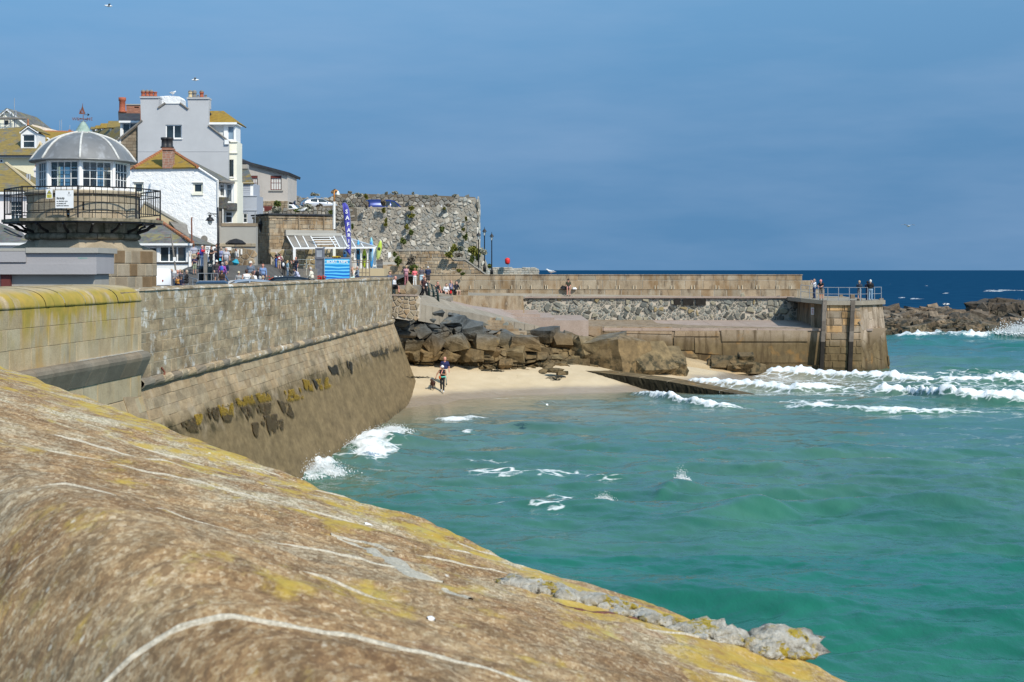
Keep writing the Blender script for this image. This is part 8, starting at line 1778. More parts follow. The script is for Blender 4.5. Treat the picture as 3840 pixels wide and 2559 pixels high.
MB().add([Wt(-.025,-.6,1.02),Wt(-.025,.6,1.02),Wt(-.025,.6,1.05),Wt(-.025,-.6,1.05)],[(0,1,2,3)]).build('door_line',cmat('van_grey_trim',(.13,.13,.14),.5),tv);MB().ball(Wt(-.02,.1,1.28),(.05,.03,.06),8,5).build('badge',cmat('badge_red',(.2,.02,.02),.3),tv)
for z in (.75,.98,1.2):MB().tube([Wt(.1,.955,z),Wt(2.3,.955,z)],.012,4).build('side_rib',cmat('van_rib',(.6,.61,.63),.4),tv)
# ================================================================== gulls
def gull(label,p,s_=1.0,head=0.0,flying=False,flap=.25):
 t=thing('gull',label,'gull',p,'gulls');o=Vector(p);c_,s0=math.cos(head),math.sin(head);fx,fy=Vector((c_,s0,0)),Vector((-s0,c_,0));W_=lambda x,y,z:o+(fx*x+fy*y+UP*z)*s_
 wh=cmat('gull_white',(.75,.75,.73),.8);gy_=cmat('gull_grey',(.28,.29,.30),.8);bl=cmat('gull_black',(.02,.02,.02),.8);rs=[(-.25,.16,.015),(-.15,.17,.05),(0,.16,.085),(.12,.19,.075),(.19,.25,.045),(.24,.29,.042),(.28,.29,.03),(.30,.285,.012)]
 if flying:rs=[(x,.02*(x>.15),r) for x,z,r in rs]
 vs=[];n=8
 for (x,z,r) in rs:
  for k in range(n):a=2*math.pi*k/n;vs.append(W_(x,math.cos(a)*r,z+math.sin(a)*r))
 MB().add(vs,[(i*n+k,i*n+(k+1) % n,(i+1)*n+(k+1) % n,(i+1)*n+k) for i in range(len(rs)-1) for k in range(n)]+[tuple(range(n)),tuple((len(rs)-1)*n+k for k in range(n))]).build('body',wh,t,True)
 hz=rs[-1][1];MB().tube([W_(.29,0,hz),W_(.345,0,hz-.008)],[.014,.006],5).build('bill',cmat('bill_yellow',(.6,.4,.03),.6),t)
 for k in (1,-1):
  if flying:
   pts=[(0,.04,.05),(-.02,.33,.05+flap*.55),(-.07,.62,.05+flap*.2)];ch_=[.15,.14,.02];up=[];
   for (x,y,z),c0 in zip(pts,ch_):up+=[W_(x+c0*.5,y*k,z),W_(x-c0*.5,y*k,z-.01)]
   w=MB().add(up,[(0,2,3,1),(2,4,5,3)]).build('wing',gy_,t);w.modifiers.new('thickness','SOLIDIFY').thickness=.012
  else:
   MB().add([W_(.12,.075*k,.22),W_(.1,.09*k,.14),W_(-.15,.06*k,.12),W_(-.33,.02*k,.15),W_(-.1,.07*k,.22)],[(0,1,2,3,4)]).build('wing',gy_,t);MB().tube([W_(0,.03*k,.09),W_(.01,.03*k,0)],.008,4).build('leg',cmat('gull_leg',(.5,.25,.2),.7),t)
 return t
gull('gull flying low over the shallow water near the beach',tuple(C(0,1257,931,85)),1.0,R(-100),True,.28);gull('gull high in the sky at the top left',tuple(C(0,250,14,120)),1.1,R(200),True,.1);gull('gull in the sky above the lighthouse dome and grey house',tuple(C(0,448,184,130)),1.1,R(20),True,.2);gull('gull gliding over the sea horizon on the right',tuple(C(0,2087,520,140)),1.2,R(-80),True,.15)
gull('gull standing on the store roof edge',tuple(C(24,345,466,151)),1.7,R(10));gull('gull standing on the bench wall near the parapet',tuple(C(7,1900,226,142.5)),1.6,R(170));gull('gull perched on the white ridge of the grey house',tuple(C(3,692,130,153)),1.6,R(60));gull('gull skimming the water by the breakwater',tuple(C(9,1620,480,205)),1.6,R(0),True,.1)
# ================================================================== spray where waves hit
sp_m=NT('sea_spray');sp_m.color((.80,.83,.84)).set(Roughness=.6,Specular_IOR_Level=.3)
def spray(label,pts,n,spread,up,size=(.02,.07)):
 v0=np.array([(1,1,1),(1,-1,-1),(-1,1,-1),(-1,-1,1)])*.7;f0=np.array([(0,1,2),(0,3,1),(0,2,3),(1,3,2)]);n=n*5;size=(size[0]*.5,size[1]*.55);vs=[];fs=[];k=0;g=np.random.default_rng(len(label)*7+n)
 for i in range(n):
  a=pts[g.integers(len(pts))];h=abs(g.normal())*up;c_=np.array(a)+np.array([g.normal()*spread*(1-.4*min(1,h/(up*2))),g.normal()*spread*1.3,h]);r=g.uniform(*size)*(1.6 if h<up*.5 else .8)
  vs.append(v0*r*g.uniform(.6,1.3,3)+c_);fs.append(f0+k);k+=len(v0)
 tag(np_obj('wave_splash',np.concatenate(vs),np.concatenate(fs),sp_m.m),label,'splash',kind='stuff')
spray('white spray where a wave hits the sea wall closest to the camera',[tuple(Cz(12,x,y,.1)) for x,y in ((1500,1480),(1530,1460),(1560,1450),(1600,1470),(1500,1510),(1640,1490))],900,.42,.22,(.015,.05))
spray('white spray along the sea wall foot farther along',[tuple(Cz(12,x,y,.1)) for x,y in ((1820,1310),(1840,1290),(1850,1270),(1900,1250),(1950,1220),(1990,1200),(2050,1180),(2120,1170))],1200,.42,.14,(.015,.05))
spray('small lone splash of a breaking wavelet in open water',[tuple(Cz(10,x,y,.05)) for x,y in ((490,715),(510,715),(530,718),(505,700))],120,.10,.2,(.012,.035))
spray('low splash on the wavelet left of the lone one',[tuple(Cz(13,x,y,.05)) for x,y in ((2090,900),(2110,895),(2130,900))],160,.16,.1,(.012,.03))
spray('surf bursting on the breakwater end',[tuple(Cz(9,x,y,.3)) for x,y in ((2250,765),(2290,760),(2330,760),(2350,755))],500,1.4,.6,(.06,.2));spray('surf burst on the seaward side of the islet',[tuple(C(9,x,y,243)) for x,y in ((2320,540),(2345,535),(2355,530))],300,1.2,.6,(.06,.2))
# ================================================================== people: one continuous body each, grown from a distance field
def surf(prims,h=.028):
 """prims: (a, b, ra, rb, mat) tapered capsules; returns verts, quads, face material"""
 A=np.array([p[0] for p in prims]);B=np.array([p[1] for p in prims]);rm=max(max(p[2],p[3]) for p in prims)+.06
 lo=np.minimum(A.min(0),B.min(0))-rm;hi=np.maximum(A.max(0),B.max(0))+rm;n=np.ceil((hi-lo)/h).astype(int)+1
 D=np.full(n,9.0);Mx=np.zeros(n,int);best=np.full(n,9.0)
 for (a,b,ra,rb,m) in prims:
  a=np.array(a,float);b=np.array(b,float);r=max(ra,rb)+.07
  i0=np.maximum(((np.minimum(a,b)-r-lo)/h).astype(int),0);i1=np.minimum(((np.maximum(a,b)+r-lo)/h).astype(int)+2,n)
  sl_=tuple(slice(p,q) for p,q in zip(i0,i1));g=np.meshgrid(*[lo[k]+h*np.arange(i0[k],i1[k]) for k in range(3)],indexing='ij')
  ab=b-a;L2=max(ab@ab,1e-9);t=np.clip(sum((g[k]-a[k])*ab[k] for k in range(3))/L2,0,1)
  d=np.sqrt(sum((g[k]-a[k]-t*ab[k])**2 for k in range(3)))-(ra+(rb-ra)*t)
  o=D[sl_];k_=.035;hh=np.clip(.5+.5*(o-d)/k_,0,1);D[sl_]=o*(1-hh)+d*hh-k_*hh*(1-hh)
  w=d<best[sl_];Mx[sl_]=np.where(w,m,Mx[sl_]);best[sl_]=np.minimum(best[sl_],d)
 ins=D<0;c=[ins[i:n[0]-1+i,j:n[1]-1+j,k:n[2]-1+k] for i in (0,1) for j in (0,1) for k in (0,1)]
 s_=sum(x.astype(int) for x in c);act=(s_>0) & (s_<8);ids=-np.ones(act.shape,int);ids[act]=np.arange(act.sum());I=np.argwhere(act);acc=np.zeros((len(I),3));cnt=np.zeros(len(I))
 cr=[(i,j,k) for i in (0,1) for j in (0,1) for k in (0,1)]
 for p in cr:
  for ax in range(3):
   if p[ax]:continue
   q=list(p);q[ax]=1;da=D[tuple((I+p).T)];db=D[tuple((I+q).T)];m=(da<0)!=(db<0);t=np.where(m,da/np.where(m,da-db,1),0);e=I+np.array(p,float);e[:,ax]+=t;acc[m]+=e[m];cnt[m]+=1
 V=lo+h*acc/cnt[:,None];Q=[]
 for ax in range(3):
  u,v=[(1,2),(2,0),(0,1)][ax];a=[slice(None)]*3;b=[slice(None)]*3;a[ax]=slice(0,-1);b[ax]=slice(1,None);x,y=ins[tuple(a)],ins[tuple(b)]
  for fl,mm in ((0,x & ~y),(1,~x & y)):
   E=np.argwhere(mm);E=E[(E[:,u]>0) & (E[:,v]>0)];q=[]
   for (du,dv) in ((-1,-1),(0,-1),(0,0),(-1,0)):z=E.copy();z[:,u]+=du;z[:,v]+=dv;q.append(ids[tuple(np.minimum(z,np.array(ids.shape)-1).T)])
   q=np.stack(q,1);q=q[(q>=0).all(1)];Q.append(q[:,::-1] if fl else q)
 Q=np.concatenate(Q);ce=np.round((V[Q].mean(1)-lo)/h).astype(int);return V,Q,Mx[tuple(np.minimum(ce,n-1).T)]
SKIN={'fair':(.50,.29,.21),'pink':(.56,.27,.20),'tan':(.36,.19,.12)}
def cl(c,r=.85):
 n='cloth_%d_%d_%d' % tuple(int(x*999) for x in c);return bpy.data.materials.get(n) or flat(n,c,r,.18,9)
def person(label,p,h,yaw,top,bot,hair=(.06,.04,.03),pose='stand',arms='down',sleeve='short',legs='long',skin='fair',shoe=(.03,.03,.03),hat=None,longhair=0,lean=0.0,wide=1.0,seat=.45,turn=0.0,armR=None,fat=1.0):
 """yaw 0 faces the camera, +90 faces the right of the picture"""
 s=h/1.75;P_=[];hz=.92 if pose!='sit' else seat/s+.10;up=hz-.92
 def q(x,y,z):
  if z>hz and lean:z0=z-hz;y0=y;y=y0-math.sin(lean)*z0;z=hz+math.cos(lean)*z0
  return (x,y,z)
 for sd in (-1,1):
  hp=(sd*.09,0,hz-.02)
  if pose=='sit':kn=(sd*.12,-.44,hz-.03);an=(sd*.13,-.46+.06*sd,.09)
  elif pose=='walk':kn=(sd*.095,-.12*sd-.06,.50);an=(sd*.09,-.27*sd+(.05 if sd<0 else 0),.09 if sd>0 else .14)
  else:kn=(sd*.10,-.02,.50);an=(sd*.11,.02,.09)
  cb={'long':(1,1),'shorts':(1,0),'none':(0,0)}[legs];P_+=[(hp,kn,.088*fat*wide,.062,1 if cb[0] else 3)] if legs!='shorts' else [(hp,tuple(np.array(hp)*.15+np.array(kn)*.85),.095*fat*wide,.085*fat,1),(kn,kn,.055,.055,3)]
  P_+=[(kn,an,.056 if not cb[1] else .068,.040 if not cb[1] else .058,1 if cb[1] else 3),(an,(an[0]+sd*.015,an[1]-.14,an[2]-.05),.045,.036,2)]
 P_+=[((-.055,0,hz),(.055,0,hz),.125*fat*wide,.125*fat*wide,1),(q(-.04*fat,0,hz+.17),q(.04*fat,0,hz+.17),.125*fat,.125*fat,0),(q(-.075,.01,hz+.38),q(.075,.01,hz+.38),.125,.125,0),(q(-.155*wide,.01,hz+.50),q(.155*wide,.01,hz+.50),.062,.062,0),(q(0,0,hz+.52),q(0,-.01,hz+.62),.055,.052,3)]
 ht=np.array(q(0,-.015,hz+.715));f_=np.array([math.sin(turn),-math.cos(turn),0]);P_+=[(tuple(ht+[0,0,.03]),tuple(ht-[0,0,.04]+f_*.015),.098,.078,3),(tuple(ht+f_*.085-[0,0,.02]),tuple(ht+f_*.105-[0,0,.03]),.014,.016,3)]
 for sd in (-1,1):e_=ht+np.array([-f_[1],f_[0],0])*sd*.095;P_.append((tuple(e_),tuple(e_-[0,0,.02]),.018,.016,3))
 hands=[]
 for sd in (-1,1):
  a=(armR if sd<0 and armR else arms);sh=q(sd*.20*wide,.01,hz+.49)
  el,wr={'down':((.26,.03,.25),(.27,-.05,.02)),'fold':((.25,-.04,.24),(.02,-.2,.28)),'photo':((.24,-.22,.36),(.07,-.28,.62)),'phone':((.25,-.06,.22),(.08,-.27,.30)),'hips':((.36,.06,.25),(.2,-.03,.08)),'pocket':((.30,.05,.24),(.21,-.06,.03)),'lap':((.25,-.08,.22),(.12,-.32,.10)),'rail':((.22,-.28,.30),(.14,-.48,.24)),'face':((.20,-.2,.22),(.06,-.13,.60)),'out':((.34,-.05,.28),(.42,-.15,.06))}[a]
  el=q(sd*el[0],el[1],hz+el[2]);wr=q(sd*wr[0],wr[1],hz+wr[2]);sm_={'none':(3,3),'short':(0,3),'long':(0,0)}[sleeve]
  P_+=[(sh,el,.056,.045,sm_[0]),(el,wr,.042,.030,sm_[1])];dv=np.array(wr)-np.array(el);dv=dv/max(np.linalg.norm(dv),.01);hands.append((np.array(wr),dv,sd));P_.append((wr,tuple(np.array(wr)+dv*.085),.034,.036,3))
 V,Q,mi=surf(P_);mb=MB();mb.v=V.tolist();mb.f=[tuple(x) for x in Q.tolist()];mb.m=mi.tolist();mb.t=[(1,1,1)]*len(V)
 for (w,dv,sd) in hands: # five fingers on each hand
  sx=np.cross(dv,[0,0,1.0]);sx=sx/max(np.linalg.norm(sx),.01) if np.linalg.norm(sx)>.05 else np.array([1.0,0,0]);dn=np.cross(sx,dv)
  for k,ln in enumerate((.07,.08,.075,.06)):b0=w+dv*.10+sx*(k-1.5)*.019;mb.tube([b0,b0+dv*ln*.5-dn*.008,b0+dv*ln-dn*.03],[.010,.009,.007],4,mi=3)
  b0=w+dv*.03+sx*-.036;mb.tube([b0,b0+dv*.035-sx*.022,b0+dv*.065-sx*.02],[.012,.011,.008],4,mi=3)
 c_,s0=math.cos(yaw),math.sin(yaw);T=lambda v:(p[0]+(v[0]*c_-v[1]*s0)*s,p[1]+(v[0]*s0+v[1]*c_)*s,p[2]+v[2]*s)
 mb.v=[T(v) for v in mb.v];o=thing('person',label,'person',tuple(p),'people on the quay, pier and beach')
 mb.build('body',[cl(top),cl(bot),cl(shoe),bpy.data.materials.get('skin_'+skin) or flat('skin_'+skin,SKIN[skin],.6,.08,20)],o,True)
 def shell(name,mat,z0,z1,k,back=0.0):
  m=MB();n,r_=12,7;vs=[]
  for i in range(r_+1):
   ph=z0+(z1-z0)*i/r_
   for j in range(n):
    th=2*math.pi*j/n;d_=np.array([math.cos(th)*math.cos(ph),math.sin(th)*math.cos(ph),math.sin(ph)]);cut=d_@f_
    kk=k if not (cut>.25 and ph<.55 and name!='cap') else .80;vs.append(T(ht+[0,0,.012]-f_*back+d_*np.array([.098,.102,.125])*kk))
  m.add(vs,[(i*n+j,i*n+(j+1) % n,(i+1)*n+(j+1) % n,(i+1)*n+j) for i in range(r_) for j in range(n)]+[tuple(r_*n+j for j in range(n))]);return m.build(name,mat,o,True)
 if hair is not None:shell('hair',cl(hair),-.5 if longhair==0 else-.9,1.5,1.10,.012)
 if longhair>.1:MB().tube([T(ht-f_*.07+[0,0,.02]),T(ht-f_*.085-[0,0,longhair*.6]),T(ht-f_*.06-[0,0,longhair])],[.085*s,.09*s,.05*s],8).build('hair',cl(hair),o,True)
 if hat:hb=shell('cap',cl(hat),.12,1.5,1.17);MB().add([T(ht+f_*.09+np.array([-f_[1],f_[0],0])*w+np.array([0,0,.035])) for w in (-.08,.08)]+[T(ht+f_*.20+np.array([-f_[1],f_[0],0])*w+np.array([0,0,.015])) for w in (.05,-.05)],[(0,1,2,3)]).build('brim',cl(hat),hb)
 return o,T,ht,s
def at(n_,x,y,d,z=None,hmin=1.38,hmax=1.9):
 """stand on the quay so that the head top meets the picture"""
 q=C(n_,x,y,d);g=QZ(q.x,d) if z is None else z;return (q.x,d,g),min(hmax,max(hmin,(q.z-g)/1.005))
BLK,NAV,WHT,GRY,JEA,BEI=(.015,.015,.018),(.02,.03,.075),(.72,.72,.72),(.2,.2,.22),(.07,.12,.22),(.42,.34,.24)
GH,BR,BL,DK=(.42,.41,.39),(.10,.05,.03),(.42,.28,.13),(.025,.02,.018)
def bag(name,label,T,c,pts,r,cat='bag'):
 return tag(MB().tube([T(q) for q in pts],r,8).build(name,cl(c),None,True),label,cat)
PP=[ # crop, x, head y, depth, ground, label, yaw deg, keywords
 (20,205,275,120.5,None,'person in a navy and white striped shirt half behind the office corner',200,dict(top=(.35,.35,.42),bot=BEI,legs='shorts',hair=BR)),
 (20,455,280,119,None,'man in a red and blue jacket and jeans by the cottage wall',60,dict(top=(.04,.04,.22),bot=JEA,sleeve='long',arms='fold',hair=GH,skin='pink')),
 (20,715,272,119,None,'man in black with a dark flat cap beside the Pay here sign',70,dict(top=BLK,bot=BLK,hat=(.06,.055,.04),arms='fold',hair=DK)),
 (20,665,440,120.3,None,'person in a white top and jeans partly behind the Pay here sign',30,dict(top=WHT,bot=JEA,hair=BR)),
 (20,340,540,120.8,None,'dark-haired person in grey between the office and the man in red and blue',160,dict(top=(.06,.06,.07),bot=BLK,hair=DK,hmin=1.4)),
 (20,885,280,119.6,None,'woman in a black and white top just left of the lamp post',-30,dict(top=(.12,.12,.13),bot=NAV,arms='phone',hair=DK)),
 (20,1010,372,118.5,None,'person in a lavender shirt just right of the lamp post',150,dict(top=(.28,.30,.48),bot=NAV,sleeve='long',hair=(.3,.22,.16))),
 (20,1160,385,118,None,'woman in a pale grey T-shirt walking down the alley',0,dict(top=(.44,.44,.48),bot=GRY,pose='walk',hair=GH,fat=1.12)),
 (20,1450,420,136.5,None,'woman in a white top by the two paper notices',110,dict(top=(.55,.54,.52),bot=(.25,.22,.2),sleeve='long',hair=(.14,.05,.03),pose='walk')),
 (20,230,620,117,None,'person in a navy gilet, cap and green shorts beside the office',0,dict(top=(.035,.03,.07),bot=(.24,.27,.19),legs='shorts',hat=(.20,.18,.13),arms='phone',hair=DK)),
 (20,880,757,112.6,None,'man in a dark jacket, shorts and white cap behind the lamp post',20,dict(top=(.05,.045,.05),bot=(.06,.05,.07),legs='shorts',sleeve='long',hat=(.7,.7,.68),hair=GH,arms='pocket')),
 (20,1050,815,105,None,'woman in a magenta jacket with a blue backpack',175,dict(top=(.30,.07,.32),bot=NAV,sleeve='long',hair=(.33,.28,.26),pack=(.05,.12,.45))),
 (20,1165,790,112,None,'blonde woman in a navy jacket and jeans beside the lamp post',-40,dict(top=NAV,bot=JEA,sleeve='long',hair=BL,longhair=.16,pose='walk')),
 (20,1035,1215,94.5,None,'child with brown hair behind the silver car roof',170,dict(top=(.05,.03,.02),bot=NAV,hair=(.15,.07,.04),hmin=.95)),
 (20,1530,1240,93,None,'seated person in a pale straw hat behind the silver car',10,dict(top=(.3,.3,.3),bot=GRY,hat=(.6,.52,.36),hair=GH,hmin=1.0)),
 (20,1880,790,99,None,'man in a grey polo shirt and white cap in front of the alley',0,dict(top=(.13,.16,.21),bot=BEI,hat=(.62,.6,.55),hair=GH,fat=1.2,skin='pink')),
 (20,1760,1032,90,None,'dark-haired woman in a white vest seen from behind',190,dict(top=WHT,bot=NAV,sleeve='none',hair=(.07,.04,.03),longhair=.08)),
 (20,1945,1082,88.5,None,'man in a white T-shirt with a grey rucksack seen from behind',180,dict(top=WHT,bot=GRY,hair=(.10,.06,.05),pack=(.22,.19,.16))),
 (20,2105,972,97,None,'woman in dark grey with a black rucksack beside the blue-shirted woman',170,dict(top=(.09,.10,.14),bot=NAV,hair=(.16,.11,.09),sleeve='long',pack=BLK)),
 (20,2240,865,100,None,'red-haired woman in a light blue shirt and sunglasses',0,dict(top=(.17,.26,.45),bot=NAV,sleeve='long',hair=(.16,.05,.03),skin='pink',fat=1.1)),
 (20,2160,1192,85.5,None,'grey-haired person in navy seen from behind at the wall',190,dict(top=NAV,bot=NAV,hair=GH,hmin=1.3)),
 (20,2245,1178,86,None,'fair-haired person in a pale pink top at the wall',200,dict(top=(.62,.52,.54),bot=GRY,hair=(.4,.3,.2),hmin=1.3)),
 (21,840,300,139.5,None,'man in a maroon jacket and beige shorts with a white back print',190,dict(top=(.22,.02,.05),bot=BEI,legs='shorts',sleeve='long',hair=DK,arms='pocket')),
 (21,880,288,140.6,None,'dark-haired woman behind the man in maroon',10,dict(top=(.5,.45,.4),bot=NAV,hair=DK,skin='tan')),
 (21,745,375,138.6,None,'person in black with blue jeans left of the man in maroon',-60,dict(top=BLK,bot=(.04,.1,.35),hair=(.5,.45,.4),arms='phone')),
 (21,975,400,138,None,'person in black with a white patterned backpack',170,dict(top=BLK,bot=BLK,hair=DK,sleeve='long',longhair=.2,pack=(.68,.68,.7))),
 (21,1085,418,137,None,'long-haired blonde woman in a denim blue top',120,dict(top=(.27,.42,.52),bot=(.45,.5,.55),sleeve='long',hair=BL,longhair=.34)),
 (21,1270,350,136,None,'man in a black T-shirt taking a photograph',-80,dict(top=BLK,bot=NAV,arms='photo',hair=(.16,.12,.1),skin='pink',fat=1.15)),
 (21,1335,268,140,None,'tall bald man in a dark polo shirt by the cream rail',-40,dict(top=(.02,.025,.04),bot=NAV,hair=None,skin='pink',fat=1.15)),
 (22,1380,790,112.5,7.72,'woman in a cream top sitting beside the kiosk',-30,dict(top=(.62,.58,.5),bot=(.45,.6,.6),pose='sit',arms='face',hair=(.35,.25,.18),seat=.4,hmin=1.5)),
 (22,1490,750,113,7.76,'grey-haired person in blue-grey sitting beside the kiosk',-60,dict(top=(.2,.25,.32),bot=NAV,pose='sit',arms='lap',hair=GH,seat=.42,hmin=1.5,sleeve='long')),
 (25,1110,318,104.5,None,'blonde woman in a black and white top seated at the handrail',-20,dict(top=(.25,.25,.26),bot=NAV,pose='sit',arms='lap',hair=BL,longhair=.1,seat=.4)),
 (25,1340,330,105,None,'ruddy bald man in grey seated behind the handrail',60,dict(top=(.2,.2,.22),bot=GRY,pose='sit',arms='lap',hair=None,skin='pink',seat=.42)),
 (25,1462,356,106,None,'fair-haired person seated next to the ruddy man',-60,dict(top=(.3,.2,.3),bot=NAV,pose='sit',arms='lap',hair=BL,seat=.42)),
 (25,1532,376,104.6,None,'brown-haired person seated in the middle of the handrail group',190,dict(top=(.05,.05,.06),bot=NAV,pose='sit',arms='lap',hair=(.2,.15,.1),seat=.42)),
 (25,1722,350,104,None,'person with a grey bob and black jacket at the end of the seated group',-80,dict(top=BLK,bot=BLK,sleeve='long',pose='sit',arms='lap',hair=(.36,.3,.23),longhair=.06,seat=.42)),
 (25,1375,678,99,None,'child in an orange and black striped top in front of the seated group',200,dict(top=(.38,.18,.04),bot=NAV,pose='sit',arms='lap',hair=(.16,.1,.07),seat=.2,hmin=.9)),
 (25,1492,636,98.5,None,'dark-haired child beside the striped child',150,dict(top=(.03,.03,.06),bot=NAV,pose='sit',arms='lap',hair=(.12,.08,.06),seat=.2,hmin=.9)),
 (21,1440,590,100,None,'man in a lilac shirt and black cap bending forward on the bench',-70,dict(top=(.45,.46,.58),bot=BLK,legs='shorts',pose='sit',lean=.55,arms='lap',hat=(.03,.03,.03),hair=DK,sleeve='long',seat=.55,hmin=1.55)),
 (21,1820,560,100,None,'grey-haired woman in a cream cardigan on the bench',-100,dict(top=(.66,.62,.52),bot=(.3,.3,.3),pose='sit',lean=.2,arms='lap',hair=GH,sleeve='long',seat=.55,hmin=1.55)),
 (23,285,270,107,6.9,'man in a navy T-shirt at the end of the sea wall',60,dict(top=(.07,.09,.14),bot=GRY,arms='phone',hair=DK)),
 (23,370,382,105.1,6.93,'bald man in a white T-shirt sitting on the slatted bench',75,dict(top=(.62,.63,.66),bot=BLK,legs='shorts',pose='sit',lean=.25,arms='lap',hair=None,skin='pink',seat=.43,fat=1.3,hmin=1.7)),
 (23,715,115,124.5,0,'woman in a pink jumpsuit and shawl looking over the wall',170,dict(top=(.45,.24,.28),bot=(.32,.13,.15),sleeve='none',arms='fold',hair=(.35,.24,.14),shoe=WHT)),
 (23,935,187,124.5,0,'girl in a coral top and white trousers',190,dict(top=(.72,.16,.18),bot=(.66,.66,.64),sleeve='long',arms='fold',hair=(.33,.17,.09),shoe=WHT,longhair=.08)),
 (23,1115,140,124.5,0,'woman in a grey T-shirt and pale blue shorts',180,dict(top=(.11,.095,.11),bot=(.45,.58,.65),legs='shorts',hair=(.36,.26,.16),fat=1.1)),
 (23,1280,130,124.5,0,'man in a navy gilet and dark shorts',185,dict(top=(.018,.03,.075),bot=(.06,.05,.05),legs='shorts',hair=GH,fat=1.2,arms='fold')),
 (23,1160,376,115.6,6.45,'man in black walking down the path behind the woman',65,dict(top=(.02,.02,.03),bot=BLK,pose='walk',hair=None,skin='pink')),
 (23,1200,415,115,6.42,'woman in a brown top with a white bag walking down the path',60,dict(top=(.06,.025,.025),bot=BLK,pose='walk',hair=DK,sleeve='long',wbag=1)),
 (23,1530,525,126.2,6.36,'woman in a black vest sitting on the stone bench',35,dict(top=BLK,bot=BLK,sleeve='none',legs='shorts',pose='sit',arms='lap',hair=(.08,.03,.02),seat=.58,fat=1.15,skin='pink',hmin=1.75)),
 (23,1745,590,126.2,6.36,'man in a white T-shirt with a shoulder strap on the stone bench',15,dict(top=(.6,.61,.63),bot=(.08,.07,.08),legs='shorts',pose='sit',arms='lap',hair=DK,seat=.58,lean=.25,hmin=1.75,turn=.1)),
 (23,1880,490,126.4,6.36,'woman in a lilac blue T-shirt and black trousers on the stone bench',40,dict(top=(.16,.17,.27),bot=BLK,pose='sit',arms='face',hair=(.3,.18,.12),seat=.6,fat=1.15,hmin=1.78)),
 (23,2015,515,126.4,6.36,'man in a black jacket and beige shorts on the stone bench',30,dict(top=(.015,.018,.03),bot=(.5,.42,.32),legs='shorts',sleeve='long',pose='sit',arms='face',hair=DK,seat=.6,shoe=WHT,hmin=1.78)),
 (7,2085,272,141.2,6.13,'woman in a dark green T-shirt and visor on the long stone bench',0,dict(top=(.045,.045,.03),bot=(.03,.045,.09),legs='shorts',pose='sit',arms='lap',hair=(.05,.03,.025),hat=BLK,seat=.64,fat=1.15,skin='pink',hmin=1.75)),
 (9,385,242,130.5,6.1,'woman in a printed white T-shirt and jeans on the pier',-70,dict(top=(.6,.62,.66),bot=(.03,.06,.14),arms='photo',hair=(.2,.15,.13),longhair=.12)),
 (9,452,262,129,6.02,'man in a black T-shirt and pink cap leaning on the pier rail',-25,dict(top=BLK,bot=(.15,.14,.13),legs='shorts',lean=.35,arms='rail',hat=(.6,.25,.25),hair=DK,skin='pink',hmin=1.78)),
 (9,808,258,128.6,5.98,'man in a navy T-shirt with grey shorts at the pier rail',170,dict(top=(.025,.05,.08),bot=(.13,.13,.14),legs='shorts',arms='fold',hair=(.4,.3,.2),pack=(.02,.03,.05))),
 (9,885,262,128.8,5.98,'dark-haired person in navy holding up a phone on the pier',175,dict(top=(.02,.03,.07),bot=(.03,.05,.12),sleeve='long',arms='phone',armR='photo',hair=DK)),
 (9,912,250,128.5,5.98,'white-haired man in a black coat and pale jeans at the pier rail',165,dict(top=(.014,.014,.016),bot=(.22,.33,.45),sleeve='long',arms='fold',hair=(.6,.6,.58),fat=1.15)),
 (26,845,200,101.8,1,'bald man in a navy polo shirt and beige shorts walking on the sand',5,dict(top=(.018,.022,.085),bot=(.52,.42,.30),legs='shorts',hair=None,pose='walk',skin='pink',fat=1.15,hmin=1.7)),
 (26,775,560,100,1,'woman in black with an orange pouch leading a dog on the sand',0,dict(top=BLK,bot=BLK,sleeve='none',pose='walk',arms='fold',armR='out',hair=GH,hat=(.7,.68,.68),skin='tan',shoe=WHT,hmin=1.6)),
]
for (n_,x,y,d,g,lab,yw,kw) in PP:
 kw=dict(kw);hmin=kw.pop('hmin',1.45);pk=kw.pop('pack',None);wb=kw.pop('wbag',None)
 if g==0:g=zrt
 if g==1:q=C(n_,x,y,d);g=float(beach_z(np.array([q.x]),np.array([d]))[0])+.01
 sit=kw.get('pose')=='sit'
 p,h=at(n_,x,y,d,g,1.38 if not sit else .9,1.92)
 if sit:
  ht_=C(n_,x,y,d).z-p[2];h=min(1.9,max(hmin if hmin<1.3 else 1.55,1.7));se=ht_-.96*h/1.75*math.cos(kw.get('lean',0));kw['seat']=max(.22,min(.75,se)) if hmin>1 else .2
  if hmin<1:h=1.15
 else:h=max(h,hmin) if hmin>1.4 else max(hmin,min(h,1.5))
 o,T,ht,s=person(lab,p,h,R(yw),**kw)
 if pk:m=MB();m.ball((0,0,0),1,10,8);m.v=[T((v[0]*.15,v[1]*.09+.19,v[2]*.23+1.27)) for v in m.v];tag(m.build('backpack',cl(pk),None,True),'backpack on the back of the '+' '.join(lab.split()[:6]),'backpack')
 if wb:m=MB();m.ball((0,0,0),1,8,6);m.v=[T((v[0]*.14-.05,v[1]*.07-.2,v[2]*.10+1.12)) for v in m.v];tag(m.build('handbag',cl(WHT),None,True),'white handbag carried by the woman in brown','handbag')
 if 'leading a dog' in lab:WT=T
 if 'maroon' in lab and 'white' in lab:MB().add([T((a,.155,b)) for a,b in ((-.10,1.38),(.10,1.38),(.11,1.25),(0,1.17),(-.11,1.25))],[(0,1,2,3,4)]).build('back_print',cl(WHT),o)
 if 'red and blue' in lab:MB().tube([T((0,-.0,1.27)),T((0,0,1.44))],.185*s,12).build('red_yoke',cl((.5,.03,.05)),o,True)
